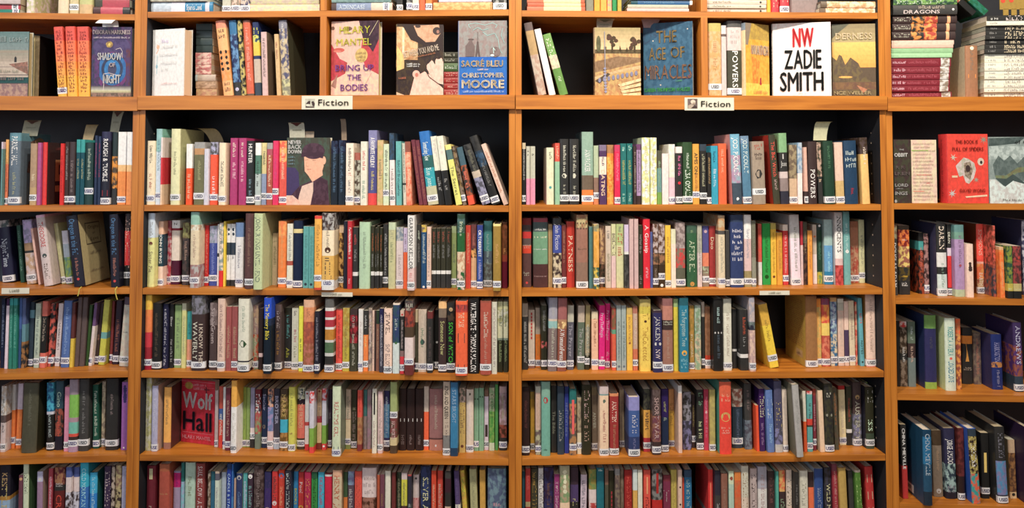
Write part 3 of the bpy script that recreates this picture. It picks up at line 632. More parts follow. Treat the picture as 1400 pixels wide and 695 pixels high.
B2Up	797.8 1418.3 11.9 16.8 195.8 140.0 -0.8	6bb		0	245 30 85 ~	turquoise paperback, twenty-seventh upright from left, shelf below the beam, left-centre bookcase
B2Up	818.0 1418.3 20.1 9.9 190.1 140.0 -1.6	eed:6/444:.3/eed:3		0	555 10 80 ~	slim white paperback, twenty-eighth upright from left, shelf below the beam, left-centre bookcase
B2Up	829.7 1418.3 9.9 17.2 194.7 140.0 -1.9	954:1/e75*fa8:5		0	fdb 20 70 ~	red and orange paperback, twenty-ninth upright from left, shelf below the beam, left-centre bookcase
B2Up	867.8 1418.3 16.3 11.6 201.4 140.0 -7.5	734		0	a65 10 90 ~	leaning slim maroon paperback, thirtieth upright from left, shelf below the beam, left-centre bookcase
B2Up	880.3 1418.3 17.2 13.2 200.2 140.0 -7.5	734		0	a65 10 90 ~	leaning slim maroon paperback, thirty-first upright from left, shelf below the beam, left-centre bookcase
B2Uh	896.1 1418.3 13.0 31.9 226.7 156.0 -7.6	27c:4/266:2/2ab:3/cca:3		91	eff 15 40 Something_New^dff 50 75 Blue_Jeans	thick blue over turquoise hardcover, thirty-second upright from left, shelf below the beam, left-centre bookcase
B2Up	929.1 1418.3 15.8 18.3 211.9 140.0 -7.6	eed:9/222:9		0	dcc 6 25 ~^aaa 60 80 ~	leaning white over black paperback, thirty-third upright from left, shelf below the beam, left-centre bookcase
B2Up	949.6 1418.3 8.0 20.6 212.3 140.0 -7.8	eed:9/222:9		0	dcc 6 25 ~^aaa 60 80 ~	leaning white over black paperback, thirty-fourth upright from left, shelf below the beam, left-centre bookcase
B2Up	982.3 1418.3 8.0 18.4 187.2 128.0 -11.0	fe8:1/577:2/ee7:9		0	775 30 90 The_Secret	leaning yellow paperback titled The Secret, thirty-fifth upright from left, shelf below the beam, left-centre bookcase
B2Up	1002.9 1418.3 10.3 12.0 183.3 128.0 -11.3	876*432:5		88	a84 10 70 ~	slim taupe and black paperback, thirty-sixth upright from left, shelf below the beam, left-centre bookcase
B2Up	1019.3 1418.3 17.9 19.3 179.9 128.0 -12.2	467:3/a53*333:5/e53:1.5		0	e76 40 75 ~	navy over tan and black paperback, thirty-seventh upright from left, shelf below the beam, left-centre bookcase
B2Uh	1062.1 1418.3 13.8 25.8 192.2 140.0 -18.5	444*222:4/cba:1/99b*556:4		90	776 10 45 ~	black hardcover, thirty-eighth upright from left, shelf below the beam, left-centre bookcase
B2Uh	1093.1 1418.3 12.0 24.9 220.1 156.0 -19.0	333*222:2/357*234:2/222:5		93	888 40 75 ~	leaning black hardcover with sticker, thirty-ninth upright from left, shelf below the beam, left-centre bookcase
B2Up	1127.2 1418.3 16.4 14.9 197.7 140.0 -20.8	ecb		0	c86 12 80 ~	leaning cream paperback, fortieth upright from left, shelf below the beam, left-centre bookcase
B3Uh	20.1 1163.7 23.9 22.5 227.6 156.0 0.0	def:3/ee9:6		0	999 12 35 ~^H733 38 44 o^876 52 80 Sister_Pie	white over yellow hardcover, first upright from left, second shelf below beam, left-centre bookcase
B3Up	43.5 1163.7 43.6 15.7 200.7 140.0 0.0	fca:2/245:5/fdc:3		95	fff 20 65 JOHN_IRVING	navy over cream paperback with sticker, second upright from left, second shelf below beam, left-centre bookcase
B3Up	60.0 1163.7 68.0 11.2 200.8 140.0 0.0	945:1/ecc*c34:8		92	d57 10 90 ~	slim pink and red paperback, third upright from left, second shelf below beam, left-centre bookcase
B3Uh	72.1 1163.7 68.7 27.0 202.1 140.0 0.0	fff:1.3/913:.4/fed:5/513:4		91	H222 3 8 N	white over magenta hardcover with sticker, fourth upright from left, second shelf below beam, left-centre bookcase
B3Up	112.6 1163.7 57.8 22.2 195.6 140.0 0.0	aa6*764:2/333*544:6		89	b98 30 60 ~	olive and brown over black paperback, fifth upright from left, second shelf below beam, left-centre bookcase
B3Uh	160.1 1163.7 12.5 27.8 232.1 156.0 0.0	9cb:2.2/ca8*eed:1/edb:6/a77*bbb:4		90	b98 30 60 ~	cream over dusty rose hardcover, sixth upright from left, second shelf below beam, left-centre bookcase
B3Up	188.9 1163.7 48.0 12.2 188.4 128.0 0.0	d22		90	f98 15 80 ~	slim red paperback with sticker, seventh upright from left, second shelf below beam, left-centre bookcase
B3Up	202.8 1163.7 48.7 24.9 186.3 128.0 0.0	bbd*89a:2/45a:5		87	89d 30 80 ~	pale blue over blue paperback, eighth upright from left, second shelf below beam, left-centre bookcase
B3Up	228.6 1163.7 49.2 5.6 191.7 140.0 0.0	fff:4/444:.5/fff:4		0		slim white paperback, ninth upright from left, second shelf below beam, left-centre bookcase
B3Up	240.4 1163.7 35.5 11.6 197.0 140.0 0.0	fed*9aa:6/e22:2		0	333 12 50 ~	white and grey over red paperback, tenth upright from left, second shelf below beam, left-centre bookcase
B3Up	252.9 1163.7 38.1 5.7 201.7 140.0 0.0	fd2:9		0		slim yellow paperback, eleventh upright from left, second shelf below beam, left-centre bookcase
B3Up	259.5 1163.7 45.5 12.1 192.9 140.0 0.0	fff:3/345:2/fff:4/333:1		0	H345 5 20 %;%^555 40 60 ~	slim white paperback, twelfth upright from left, second shelf below beam, left-centre bookcase
B3Up	272.7 1163.7 45.9 14.5 192.9 140.0 0.0	fff:3/345:2/fff:4/333:1		0	H345 5 20 %;%^555 40 60 ~	white paperback, thirteenth upright from left, second shelf below beam, left-centre bookcase
B3Uh	294.9 1163.7 28.0 24.7 198.6 140.0 0.0	79c:2/fff:7		91	99a 30 70 ~	blue over white hardcover with sticker, fourteenth upright from left, second shelf below beam, left-centre bookcase
B3Uh	335.5 1163.7 1.7 26.0 229.1 156.0 0.0	644:9		91	976 20 70 ~	brown hardcover with sticker, fifteenth upright from left, second shelf below beam, left-centre bookcase
B3Uh	367.3 1163.7 -10.8 27.2 230.0 156.0 0.0	cda		0	787 5 90 JOHN_IRVING_UNTIL_I_FIND	pale green hardcover, sixteenth upright from left, second shelf below beam, left-centre bookcase
B3Up	395.4 1163.7 66.5 18.9 162.6 128.0 0.0	cb9		0	775 15 60 ~	beige paperback, seventeenth upright from left, second shelf below beam, left-centre bookcase
B3Uh	428.6 1163.7 27.5 25.8 204.3 140.0 0.0	f84*fa5:2/f83:6		90	ea6 20 70 ~	orange hardcover with sticker, eighteenth upright from left, second shelf below beam, left-centre bookcase
B3Up	458.2 1163.7 21.4 18.0 196.3 140.0 0.0	eed:5/b54:.6/eed:3		92	999 15 60 ~	white paperback with sticker, nineteenth upright from left, second shelf below beam, left-centre bookcase
B3Uh	477.6 1163.7 22.1 28.6 205.6 140.0 0.0	124:1.2/ed9:.6/124:8		94		black hardcover with sticker, twentieth upright from left, second shelf below beam, left-centre bookcase
B3Up	508.8 1163.7 20.6 17.5 188.5 128.0 0.0	6bb		0	599 15 85 ~^H345 92 96 o	turquoise paperback, twenty-first upright from left, second shelf below beam, left-centre bookcase
B3Up	527.6 1163.7 16.6 17.1 188.1 128.0 0.0	6bb		0	599 15 85 ~^H345 92 96 o	turquoise paperback, twenty-second upright from left, second shelf below beam, left-centre bookcase
B3Uh	553.7 1163.7 -12.0 22.0 223.3 156.0 0.0	e43:.4/fb4:9/d42:.3		84	a73 12 70 ~	orange hardcover with sticker, twenty-third upright from left, second shelf below beam, left-centre bookcase
B3Uh	576.7 1163.7 -12.0 37.5 231.4 156.0 0.0	bbb*433:2/fec:3/eb5:3/eee:1		91	987 15 45 ~^H532 43 53 o^654 58 90 ~~~~	thick cream over orange hardcover, twenty-fourth upright from left, second shelf below beam, left-centre bookcase
B3Up	615.1 1163.7 37.7 14.9 191.3 140.0 0.0	fdb:1/532*eb6:7		88		brown and orange paperback with sticker, twenty-fifth upright from left, second shelf below beam, left-centre bookcase
B3Up	637.3 1163.7 10.8 11.3 206.2 140.0 0.0	223		0		slim black paperback, twenty-sixth upright from left, second shelf below beam, left-centre bookcase
B3Up	650.4 1163.7 4.5 13.6 206.7 140.0 0.0	c23		0	fff 10 55 ~^ecc 85 92 ~	slim red paperback, twenty-seventh upright from left, second shelf below beam, left-centre bookcase
B3Up	664.9 1163.7 11.7 15.9 186.9 128.0 0.0	333:7/eee:.6/333:2		0	b44 12 30 ~^999 35 55 ~	black paperback, twenty-eighth upright from left, second shelf below beam, left-centre bookcase
B3Uh	684.6 1163.7 12.6 33.2 202.9 140.0 0.0	bdb:9	aca	0	898 15 70 ~	thick pale green hardcover, twenty-ninth upright from left, second shelf below beam, left-centre bookcase
B3Up	719.8 1163.7 17.9 9.8 190.5 140.0 0.0	332:7/eee:.6/333:2		0	b63 12 40 ~^999 45 65 ~	slim black paperback, thirtieth upright from left, second shelf below beam, left-centre bookcase
B3Up	730.5 1163.7 22.7 6.4 184.0 128.0 0.0	332:7/eee:.6/333:2		0	b63 12 40 ~^999 45 65 ~	slim black paperback, thirty-first upright from left, second shelf below beam, left-centre bookcase
B3Up	737.8 1163.7 18.4 6.7 190.5 140.0 0.0	332:7/eee:.6/333:2		0	b63 12 40 ~^999 45 65 ~	slim black paperback, thirty-second upright from left, second shelf below beam, left-centre bookcase
B3Up	745.4 1163.7 23.2 8.3 184.0 128.0 0.0	332:7/eee:.6/333:2		0	b63 12 40 ~^999 45 65 ~	slim black paperback, thirty-third upright from left, second shelf below beam, left-centre bookcase
B3Up	754.6 1163.7 30.5 15.1 194.7 140.0 0.0	333		88	bbb 15 80 ~	black paperback with sticker, thirty-fourth upright from left, second shelf below beam, left-centre bookcase
B3Uh	774.1 1163.7 15.2 21.3 201.7 140.0 0.0	cdb:1/cc9:8		0	786 30 60 ~^998 10 25 ~	khaki hardcover, thirty-fifth upright from left, second shelf below beam, left-centre bookcase
B3Up	796.2 1163.7 20.5 22.5 186.5 128.0 0.0	89a*ccc:2/edd:7		91	baa 45 80 ~	pale blue over white paperback, thirty-sixth upright from left, second shelf below beam, left-centre bookcase
B3Up	820.3 1163.7 16.5 11.3 184.9 128.0 0.0	dce:4/f62:6		0	757 10 40 ~	slim lilac over orange paperback, thirty-seventh upright from left, second shelf below beam, left-centre bookcase
B3Uh	837.6 1163.7 -11.9 21.5 225.2 156.0 0.0	eee:7/ecc:3		93	222 3 72 GARRISON_KEILLOR^d88 75 88 ~	white over pink hardcover with sticker, thirty-eighth upright from left, second shelf below beam, left-centre bookcase
B3Up	860.0 1163.7 22.3 12.6 195.7 140.0 0.0	333		0	cdc 10 24 ~^888 30 60 ~	slim black paperback, thirty-ninth upright from left, second shelf below beam, left-centre bookcase
B3Up	873.4 1163.7 22.8 16.9 193.3 140.0 0.0	ec4*876:1/258:8		0	cdd 15 60 ~^Hfff 96 99 o	blue paperback, fortieth upright from left, second shelf below beam, left-centre bookcase
B3Up	891.8 1163.7 18.7 12.6 188.1 128.0 0.0	ecb		92	a99 12 80 ~	slim cream paperback with sticker, forty-first upright from left, second shelf below beam, left-centre bookcase
B3Up	905.2 1163.7 28.3 13.3 183.2 128.0 0.0	332:6/eee:.5/333:2		0	a54 6 24 ~^888 28 50 ~	slim black paperback, forty-second upright from left, second shelf below beam, left-centre bookcase
B3Up	919.5 1163.7 28.7 12.8 183.2 128.0 0.0	332:6/eee:.5/333:2		0	a54 6 24 ~^888 28 50 ~	slim black paperback, forty-third upright from left, second shelf below beam, left-centre bookcase
B3Up	933.2 1163.7 29.2 15.2 183.2 128.0 0.0	332:6/eee:.5/333:2		0	a54 6 24 ~^888 28 50 ~	black paperback, forty-fourth upright from left, second shelf below beam, left-centre bookcase
B3Up	949.3 1163.7 29.7 15.2 183.2 128.0 0.0	332:6/eee:.5/333:2		0	a54 6 24 ~^888 28 50 ~	black paperback, forty-fifth upright from left, second shelf below beam, left-centre bookcase
B3Up	965.4 1163.7 37.0 15.3 189.5 128.0 0.0	ab8:1/9a6:8		90	676 30 60 ~	green paperback with sticker, forty-sixth upright from left, second shelf below beam, left-centre bookcase
B3Uh	986.1 1163.7 3.8 23.3 228.4 156.0 0.0	577*354:3/263:3/c97*edb:3/263*ecb:3		92	dec 10 30 ~	dark teal over dark green hardcover, forty-seventh upright from left, second shelf below beam, left-centre bookcase
B3Up	1010.3 1163.7 27.0 14.9 192.5 140.0 0.0	d43		0	fa8 12 60 ~	red paperback, forty-eighth upright from left, second shelf below beam, left-centre bookcase
B3Up	1026.1 1163.7 32.1 16.7 195.3 140.0 0.0	744:4/fb6*433:1.5/eb8:5		93	c76 15 35 ~	maroon over orange paperback with sticker, forty-ninth upright from left, second shelf below beam, left-centre bookcase
B3Up	1045.1 1163.7 23.6 17.6 193.7 140.0 0.0	349:1/35a:7		95	fff 8 50 OKTOBERFEST^bbe 55 85 ~	blue paperback titled OKTOBERFEST, fiftieth upright from left, second shelf below beam, left-centre bookcase
B3Uh	1063.7 1163.7 51.8 25.6 203.9 140.0 0.0	5aa:5/678:2/899*666:4		94	bdd 20 65 ~	turquoise hardcover, fifty-first upright from left, second shelf below beam, left-centre bookcase
B3Uh	1096.4 1163.7 -12.0 23.2 200.1 140.0 0.0	fe9:.3/a83:9		90	da6 30 60 ~	olive hardcover with sticker, fifty-second upright from left, second shelf below beam, left-centre bookcase
B3Uh	1120.6 1163.7 35.0 17.4 202.2 140.0 0.0	953*742:5/a43:1/713:4		0	d95 40 48 ~	brown over maroon hardcover, fifty-third upright from left, second shelf below beam, left-centre bookcase
B4Uh	20.1 911.3 17.5 20.4 229.1 156.0 0.0	fc3:2/f84:3/d34:2/a23:2/a13:1		90	fa3 12 30 ~	yellow over orange hardcover with sticker, first upright from left, third shelf below beam, left-centre bookcase
B4Uh	41.4 911.3 21.2 26.7 202.4 140.0 0.0	222		93	654 15 80 ~	black hardcover with sticker, second upright from left, third shelf below beam, left-centre bookcase
B4Uh	69.0 911.3 30.4 17.3 198.7 140.0 0.0	224		0	ccd 8 95 ~	black hardcover, third upright from left, third shelf below beam, left-centre bookcase
B4Up	87.2 911.3 36.5 12.5 196.8 140.0 0.0	222		0	ccc 15 40 Elmer^bbb 55 90 ~	slim black paperback, fourth upright from left, third shelf below beam, left-centre bookcase
B4Up	100.6 911.3 41.3 21.6 196.7 140.0 0.0	453:.2/9b7:9		91	786 20 70 ~	green paperback with sticker, fifth upright from left, third shelf below beam, left-centre bookcase
B4Up	124.9 911.3 37.7 13.8 199.6 140.0 0.0	ddb:1/ee9:8		0	bb9 20 80 ~	slim yellow paperback, sixth upright from left, third shelf below beam, left-centre bookcase
B4Up	139.6 911.3 42.4 15.3 174.4 128.0 0.0	3aa:5/fa8:5		92	178 20 40 ~	turquoise over orange paperback with sticker, seventh upright from left, third shelf below beam, left-centre bookcase
B4Uh	169.2 911.3 11.6 42.5 228.8 156.0 -0.5	889*555:3/433:9		92	Lddc 35 85 WAVERLY^Rdcb 38 90 I_KNOW_THIS	grey and black over black hardcover, eighth upright from left, third shelf below beam, left-centre bookcase
B4Uh	220.3 911.3 21.2 23.8 205.5 140.0 0.0	988*766:3/544:6		91	cbb 8 60 SarahGruen	grey and brown over black hardcover, ninth upright from left, third shelf below beam, left-centre bookcase
B4Uh	250.7 911.3 8.3 22.8 220.2 156.0 0.0	ecb		91	977 8 80 ~	cream hardcover with sticker, tenth upright from left, third shelf below beam, left-centre bookcase
B4Up	274.5 911.3 14.4 16.6 195.1 140.0 0.0	a55		0	ca8 30 80 ~	red paperback, eleventh upright from left, third shelf below beam, left-centre bookcase
B4Up	292.0 911.3 15.0 18.6 195.1 140.0 0.0	a55		90	ca8 30 80 ~	red paperback with sticker, twelfth upright from left, third shelf below beam, left-centre bookcase
B4Uh	316.7 911.3 2.4 34.3 220.9 156.0 0.0	eed:8.7/223:.2/eed:1/223:.4		94	aba 10 45 ~^H353 55 68 k	thick white hardcover with sticker, thirteenth upright from left, third shelf below beam, left-centre bookcase
B4Up	352.0 911.3 30.7 16.0 196.3 140.0 0.0	a88*ca8:5/c53*9a8:6		92	edb 20 80 ~	dusty rose over red paperback, fourteenth upright from left, third shelf below beam, left-centre bookcase
B4Up	371.1 911.3 28.5 13.1 186.8 128.0 0.0	322:7/ecc:.6/322:2		0		slim black paperback, fifteenth upright from left, third shelf below beam, left-centre bookcase
B4Uh	401.3 911.3 -11.5 23.3 226.8 156.0 0.0	25d:3/235:1/123:7		92	fe2 8 55 The_Memory_Bible	blue over black hardcover, sixteenth upright from left, third shelf below beam, left-centre bookcase
B4Uh	425.6 911.3 16.4 19.6 201.6 140.0 0.0	655:1/544:8		92	cbb 10 35 ~^b83 40 75 ~	black hardcover with sticker, seventeenth upright from left, third shelf below beam, left-centre bookcase
B4Up	446.1 911.3 44.9 19.9 186.0 128.0 0.0	443:1/333:8		94	6bb 12 50 ~^bb3 60 88 Alls	black paperback with sticker, eighteenth upright from left, third shelf below beam, left-centre bookcase
B4Up	472.2 911.3 31.7 22.1 188.8 128.0 0.0	ddc		93	766 5 15 ~^b56 35 55 ~^997 60 80 ~	white paperback with sticker, nineteenth upright from left, third shelf below beam, left-centre bookcase
B4Up	499.7 911.3 15.8 13.0 197.0 140.0 0.0	ff3		90	554 50 70 ~	slim yellow paperback with sticker, twentieth upright from left, third shelf below beam, left-centre bookcase
B4Uh	516.8 911.3 5.7 32.7 218.3 156.0 0.0	eb9:1/e96:2/c64*a54:3/c76*a64:4		94	b75 12 25 ~~	thick tan over red hardcover, twenty-first upright from left, third shelf below beam, left-centre bookcase
B4Up	555.5 911.3 -6.9 14.0 187.2 128.0 0.0	223		90	99a 10 80 ~	slim black paperback with sticker, twenty-second upright from left, third shelf below beam, left-centre bookcase
B4Uh	582.4 911.3 7.7 27.4 222.2 156.0 0.0	666:1.1/eee:.4/b34:.8/eee:.3/b34:.9/eee:.3/c82:1.3/ddd:.3/575:1.3/ddd:.4/333:1/877:1		95		hardcover with sticker, twenty-third upright from left, third shelf below beam, left-centre bookcase
B4Up	611.3 911.3 24.9 20.3 187.8 128.0 0.0	a44:.2/f54:9		93	a33 10 80 ~	red paperback with sticker, twenty-fourth upright from left, third shelf below beam, left-centre bookcase
B4Up	633.8 911.3 20.1 20.2 192.2 140.0 0.0	cb5*b93:5/cb3:3		90	984 15 80 ~	yellow paperback with sticker, twenty-fifth upright from left, third shelf below beam, left-centre bookcase
B4Uh	655.5 911.3 20.8 23.5 188.2 128.0 0.0	433:1/a23*522:5/443:5		0	caa 12 30 ~^bba 40 90 ~	red and maroon over black hardcover, twenty-sixth upright from left, third shelf below beam, left-centre bookcase
B4Up	683.0 911.3 17.4 13.6 189.0 128.0 0.0	eee:9		90	dcc 20 60 ~	slim white paperback with sticker, twenty-seventh upright from left, third shelf below beam, left-centre bookcase
B4Up	697.5 911.3 22.0 13.9 184.2 128.0 0.0	333:4/f83:6		88	fd8 40 60 ~^ccc 8 30 ~	slim black over orange paperback, twenty-eighth upright from left, third shelf below beam, left-centre bookcase
B4Up	712.3 911.3 25.2 10.8 191.6 140.0 0.0	ba9*877:5		0	edd 12 60 ~	slim beige and grey paperback, twenty-ninth upright from left, third shelf below beam, left-centre bookcase
B4Up	724.0 911.3 25.4 6.1 183.6 128.0 0.0	ecb		0	a76 10 80 ~	slim cream paperback, thirtieth upright from left, third shelf below beam, left-centre bookcase
B4Up	731.0 911.3 25.6 4.6 183.6 128.0 0.0	433		0		slim black paperback, thirty-first upright from left, third shelf below beam, left-centre bookcase
B4Up	736.5 911.3 23.0 9.5 184.2 128.0 0.0	343:2/965:7		0	ca8 30 80 ~	slim black over brown paperback, thirty-second upright from left, third shelf below beam, left-centre bookcase
B4Up	748.5 911.3 12.6 12.1 192.4 140.0 0.0	225:2/445:7		0	ccd 10 90 ~	slim navy over black paperback, thirty-third upright from left, third shelf below beam, left-centre bookcase
B4Uh	764.4 911.3 2.5 24.8 194.6 140.0 0.0	fdc		95	544 5 40 JEWEL^988 55 95 SHIP_ELLIOTT	cream hardcover with sticker, thirty-fourth upright from left, third shelf below beam, left-centre bookcase
B4Uh	791.4 911.3 3.2 20.8 210.4 140.0 0.0	fed:.2/347*356:5/dee:4		0	bcc 20 38 ~^H474 55 58 o	navy over white hardcover, thirty-fifth upright from left, third shelf below beam, left-centre bookcase
B4Up	814.8 911.3 -1.5 12.0 189.8 128.0 0.0	ecb:1/333:6/977:1/e34:3		90	cbb 15 60 ~^Hd33 5 8 o	slim black over red paperback, thirty-sixth upright from left, third shelf below beam, left-centre bookcase
B4Uh	830.2 911.3 -11.5 26.6 221.4 156.0 0.0	444*655:1/a43*633:2.5/543:1.4/edd:3/733:2		82	Hccb 4 14 ~~~~;~~~	red and maroon over white hardcover, thirty-seventh upright from left, third shelf below beam, left-centre bookcase
B4Up	857.6 911.3 15.9 7.5 188.4 128.0 0.0	cb9:2/443:8		90		slim beige over black paperback, thirty-eighth upright from left, third shelf below beam, left-centre bookcase
B4Up	866.0 911.3 19.2 25.2 187.9 128.0 0.0	dcb:9		91	H455 15 88 %^486 30 60 ~	cream paperback with sticker, thirty-ninth upright from left, third shelf below beam, left-centre bookcase
B4Uh	895.0 911.3 10.5 17.1 183.9 128.0 0.0	733:1/333:8		90	655 25 80 ~	black hardcover with sticker, fortieth upright from left, third shelf below beam, left-centre bookcase
B4Up	913.0 911.3 45.2 14.0 182.8 128.0 0.0	222		92	ccc 52 56 o	slim black paperback with sticker, forty-first upright from left, third shelf below beam, left-centre bookcase
B4Uh	928.7 911.3 15.7 24.7 215.6 156.0 0.0	fc8:.8/876:1/433:6		93	cc8 28 75 Someone_New	black hardcover titled Someone New, forty-second upright from left, third shelf below beam, left-centre bookcase
B4Uh	954.3 911.3 16.5 24.7 210.8 140.0 0.0	333:1/543*222:1.5/222:7		91	4d3 28 88 SON_of_WITCH^Hdb8 5 14 o	black hardcover titled SON of WITCH, forty-third upright from left, third shelf below beam, left-centre bookcase
B4Uh	984.3 911.3 -12.0 34.7 220.5 156.0 0.0	f63:.4/d43*a44:1/f63:8		93	fca 15 35 THE_TASK^H533 5 10 #^H344 43 56 #^H533 85 91 #	thick orange hardcover titled THE TASK, forty-fourth upright from left, third shelf below beam, left-centre bookcase
B4Uh	1019.9 911.3 7.8 32.7 222.8 156.0 0.0	222		0	fff 4 97 WATERGATE_·_THOMAS_MALLON	thick black hardcover, forty-fifth upright from left, third shelf below beam, left-centre bookcase
B4Uh	1057.1 911.3 0.9 32.9 219.2 156.0 0.0	a54:.2/b54:9		90	dcb 15 50 ~~^c98 50 85 ~	thick red hardcover with sticker, forty-sixth upright from left, third shelf below beam, left-centre bookcase
B4Up	1091.6 911.3 7.1 15.8 215.4 156.0 0.0	ddc:9		0	a99 8 90 ~	white paperback, forty-seventh upright from left, third shelf below beam, left-centre bookcase
B4Up	1108.3 911.3 23.8 15.9 213.5 140.0 0.0	dda:1/ddc*bb8:2/ddb:2/898:.3/332:4.4		0	565 20 35 ~^9a7 55 85 ~	white and khaki over black paperback, forty-eighth upright from left, third shelf below beam, left-centre bookcase
B4Up	1125.8 911.3 24.3 14.4 213.5 140.0 0.0	dda:1/ddc*bb8:2/ddb:2/898:.3/332:4.4		0	565 20 35 ~^9a7 55 85 ~	white and khaki over black paperback, forty-ninth upright from left, third shelf below beam, left-centre bookcase
B5Up	20.1 660.9 30.2 17.1 221.7 156.0 0.0	ddc*cc8:8		0	997 15 80 ~	white and yellow paperback, first upright from left, fourth shelf below beam, left-centre bookcase
B5Uh	41.3 660.9 25.7 19.2 199.5 140.0 0.0	bbd:9	ca9	94	dde 20 70 ~	pale blue hardcover with sticker, second upright from left, fourth shelf below beam, left-centre bookcase
B5Uh	69.0 660.9 45.0 22.8 189.6 128.0 0.0	fb5:8.5/a76:1	533	0	a85 20 60 ~	orange hardcover, third upright from left, fourth shelf below beam, left-centre bookcase
B5Up	221.7 660.9 62.8 10.4 174.9 128.0 0.0	cbb:9		93		slim pale grey paperback with sticker, fourth upright from left, fourth shelf below beam, left-centre bookcase
B5Up	236.8 660.9 58.0 12.1 189.3 128.0 0.0	c54:4/46a:2/e43:5		0	eed 45 80 ~~	slim red paperback, fifth upright from left, fourth shelf below beam, left-centre bookcase
B5Up	254.3 660.9 47.9 7.7 190.4 140.0 0.0	eee:9		90		slim white paperback with sticker, sixth upright from left, fourth shelf below beam, left-centre bookcase
B5Up	266.4 660.9 37.9 15.4 190.8 140.0 0.0	734:9		90	ca9 20 80 ~	maroon paperback with sticker, seventh upright from left, fourth shelf below beam, left-centre bookcase
B5Uh	291.2 660.9 20.0 17.9 219.0 156.0 0.0	fb4:4/fff:7		93	ddc 45 85 ~	orange over white hardcover with sticker, eighth upright from left, fourth shelf below beam, left-centre bookcase
B5Up	310.0 660.9 65.5 9.8 185.5 128.0 0.0	9b5:9		93	896 10 70 ~	slim green paperback with sticker, ninth upright from left, fourth shelf below beam, left-centre bookcase
B5Up	320.7 660.9 65.9 11.1 184.2 128.0 0.0	9b6:9		93		slim green paperback with sticker, tenth upright from left, fourth shelf below beam, left-centre bookcase
B5Up	334.6 660.9 61.0 13.8 185.0 128.0 0.0	99b:6/edd:1/333:2		80		slim pale blue over black paperback, eleventh upright from left, fourth shelf below beam, left-centre bookcase
B5Up	352.4 660.9 53.2 17.1 182.6 128.0 0.0	723:1/944*445:2/b55*8a7:3/787:2		0	eee 8 40 ~~~	maroon over red paperback, twelfth upright from left, fourth shelf below beam, left-centre bookcase
B5Uh	370.4 660.9 62.2 17.2 181.7 128.0 0.0	223:1/235:8		87	bbd 5 40 Sinclair^H876 58 70 Z	navy hardcover with sticker, thirteenth upright from left, fourth shelf below beam, left-centre bookcase
B5Up	392.2 660.9 52.3 17.9 184.1 128.0 0.0	ea8*445:3/68b*a9c:4/ecc:3		91	ddd 10 30 ~	orange over blue paperback with sticker, fourteenth upright from left, fourth shelf below beam, left-centre bookcase
B5Uh	411.0 660.9 55.0 18.8 184.3 128.0 0.0	334:2/445:6/bcd:1		86	bbd 10 60 BROTHER	black hardcover titled BROTHER, fifteenth upright from left, fourth shelf below beam, left-centre bookcase
B5Uh	434.9 660.9 43.2 23.8 186.6 128.0 0.0	543:1/975*652:4/3bd:2.2/b84*752:3		90	db6 8 45 MARRIE	brown over tan hardcover with sticker, sixteenth upright from left, fourth shelf below beam, left-centre bookcase
B5Uh	462.8 660.9 38.8 20.3 195.3 140.0 0.0	dd5:9		95	995 10 60 ~^H965 70 74 ~~	yellow hardcover with sticker, seventeenth upright from left, fourth shelf below beam, left-centre bookcase
B5Uh	484.1 660.9 55.2 23.5 188.4 128.0 0.0	ddb*455:2/323:1/e76:6/543:2		90	fff 5 20 ~^eb9 25 65 THE_FRIENDS	ivory and black over red hardcover, eighteenth upright from left, fourth shelf below beam, left-centre bookcase
B5Up	511.0 660.9 47.5 12.8 180.5 128.0 0.0	ddd:5/c44:.6/edd:3/d33:1		0	H933 2 6 o	slim white paperback, nineteenth upright from left, fourth shelf below beam, left-centre bookcase
B5Uh	531.0 660.9 27.4 14.6 187.1 128.0 0.0	ede*d44:2/dde:4/8b4:3/e44:1		0	He44 2 8 O	white over green hardcover, twentieth upright from left, fourth shelf below beam, left-centre bookcase
B5Up	546.5 660.9 54.8 14.1 184.0 128.0 0.0	ca8:4/b34:1/fda:3/943:1		0	H843 1 5 o^987 12 50 ~~	slim beige over cream paperback, twenty-first upright from left, fourth shelf below beam, left-centre bookcase
B5Up	562.3 660.9 52.3 14.0 187.9 128.0 0.0	ede*d44:2/dde:4/8b4:3/e44:1		0	He44 2 8 O^Hfff 92 96 o	slim white over green paperback, twenty-second upright from left, fourth shelf below beam, left-centre bookcase
B5Up	577.2 660.9 68.5 11.1 180.0 128.0 0.0	434:9		92	888 40 50 ~	slim black paperback with sticker, twenty-third upright from left, fourth shelf below beam, left-centre bookcase
B5Uh	608.1 660.9 5.7 25.5 209.1 140.0 0.0	dec:9	787	95	c66 22 72 REALTIME_GIRL^H457 86 90 #	pale green hardcover titled REALTIME GIRL, twenty-fourth upright from left, fourth shelf below beam, left-centre bookcase
B5Up	634.5 660.9 59.7 15.3 183.3 128.0 0.0	dcb:5/c64:.1/edb:4/895:1		87	998 12 50 ~~	cream paperback with sticker, twenty-fifth upright from left, fourth shelf below beam, left-centre bookcase
B5Up	650.7 660.9 65.6 17.1 180.4 128.0 0.0	443:9		93	bb9 30 34 ~~^988 38 85 ~~	black paperback with sticker, twenty-sixth upright from left, fourth shelf below beam, left-centre bookcase
B5Up	674.7 660.9 45.3 14.0 185.8 128.0 0.0	e54:4/b85*a64:4/833:1		0	b43 10 35 ~	slim red over tan paperback, twenty-seventh upright from left, fourth shelf below beam, left-centre bookcase
B5Up	689.6 660.9 61.4 10.8 182.1 128.0 0.0	488:4/a99*988:5		0	6aa 15 40 ~	slim turquoise over grey paperback, twenty-eighth upright from left, fourth shelf below beam, left-centre bookcase
B5Up	701.3 660.9 61.8 12.7 182.1 128.0 0.0	a89*988:9		0		slim lilac and grey paperback, twenty-ninth upright from left, fourth shelf below beam, left-centre bookcase
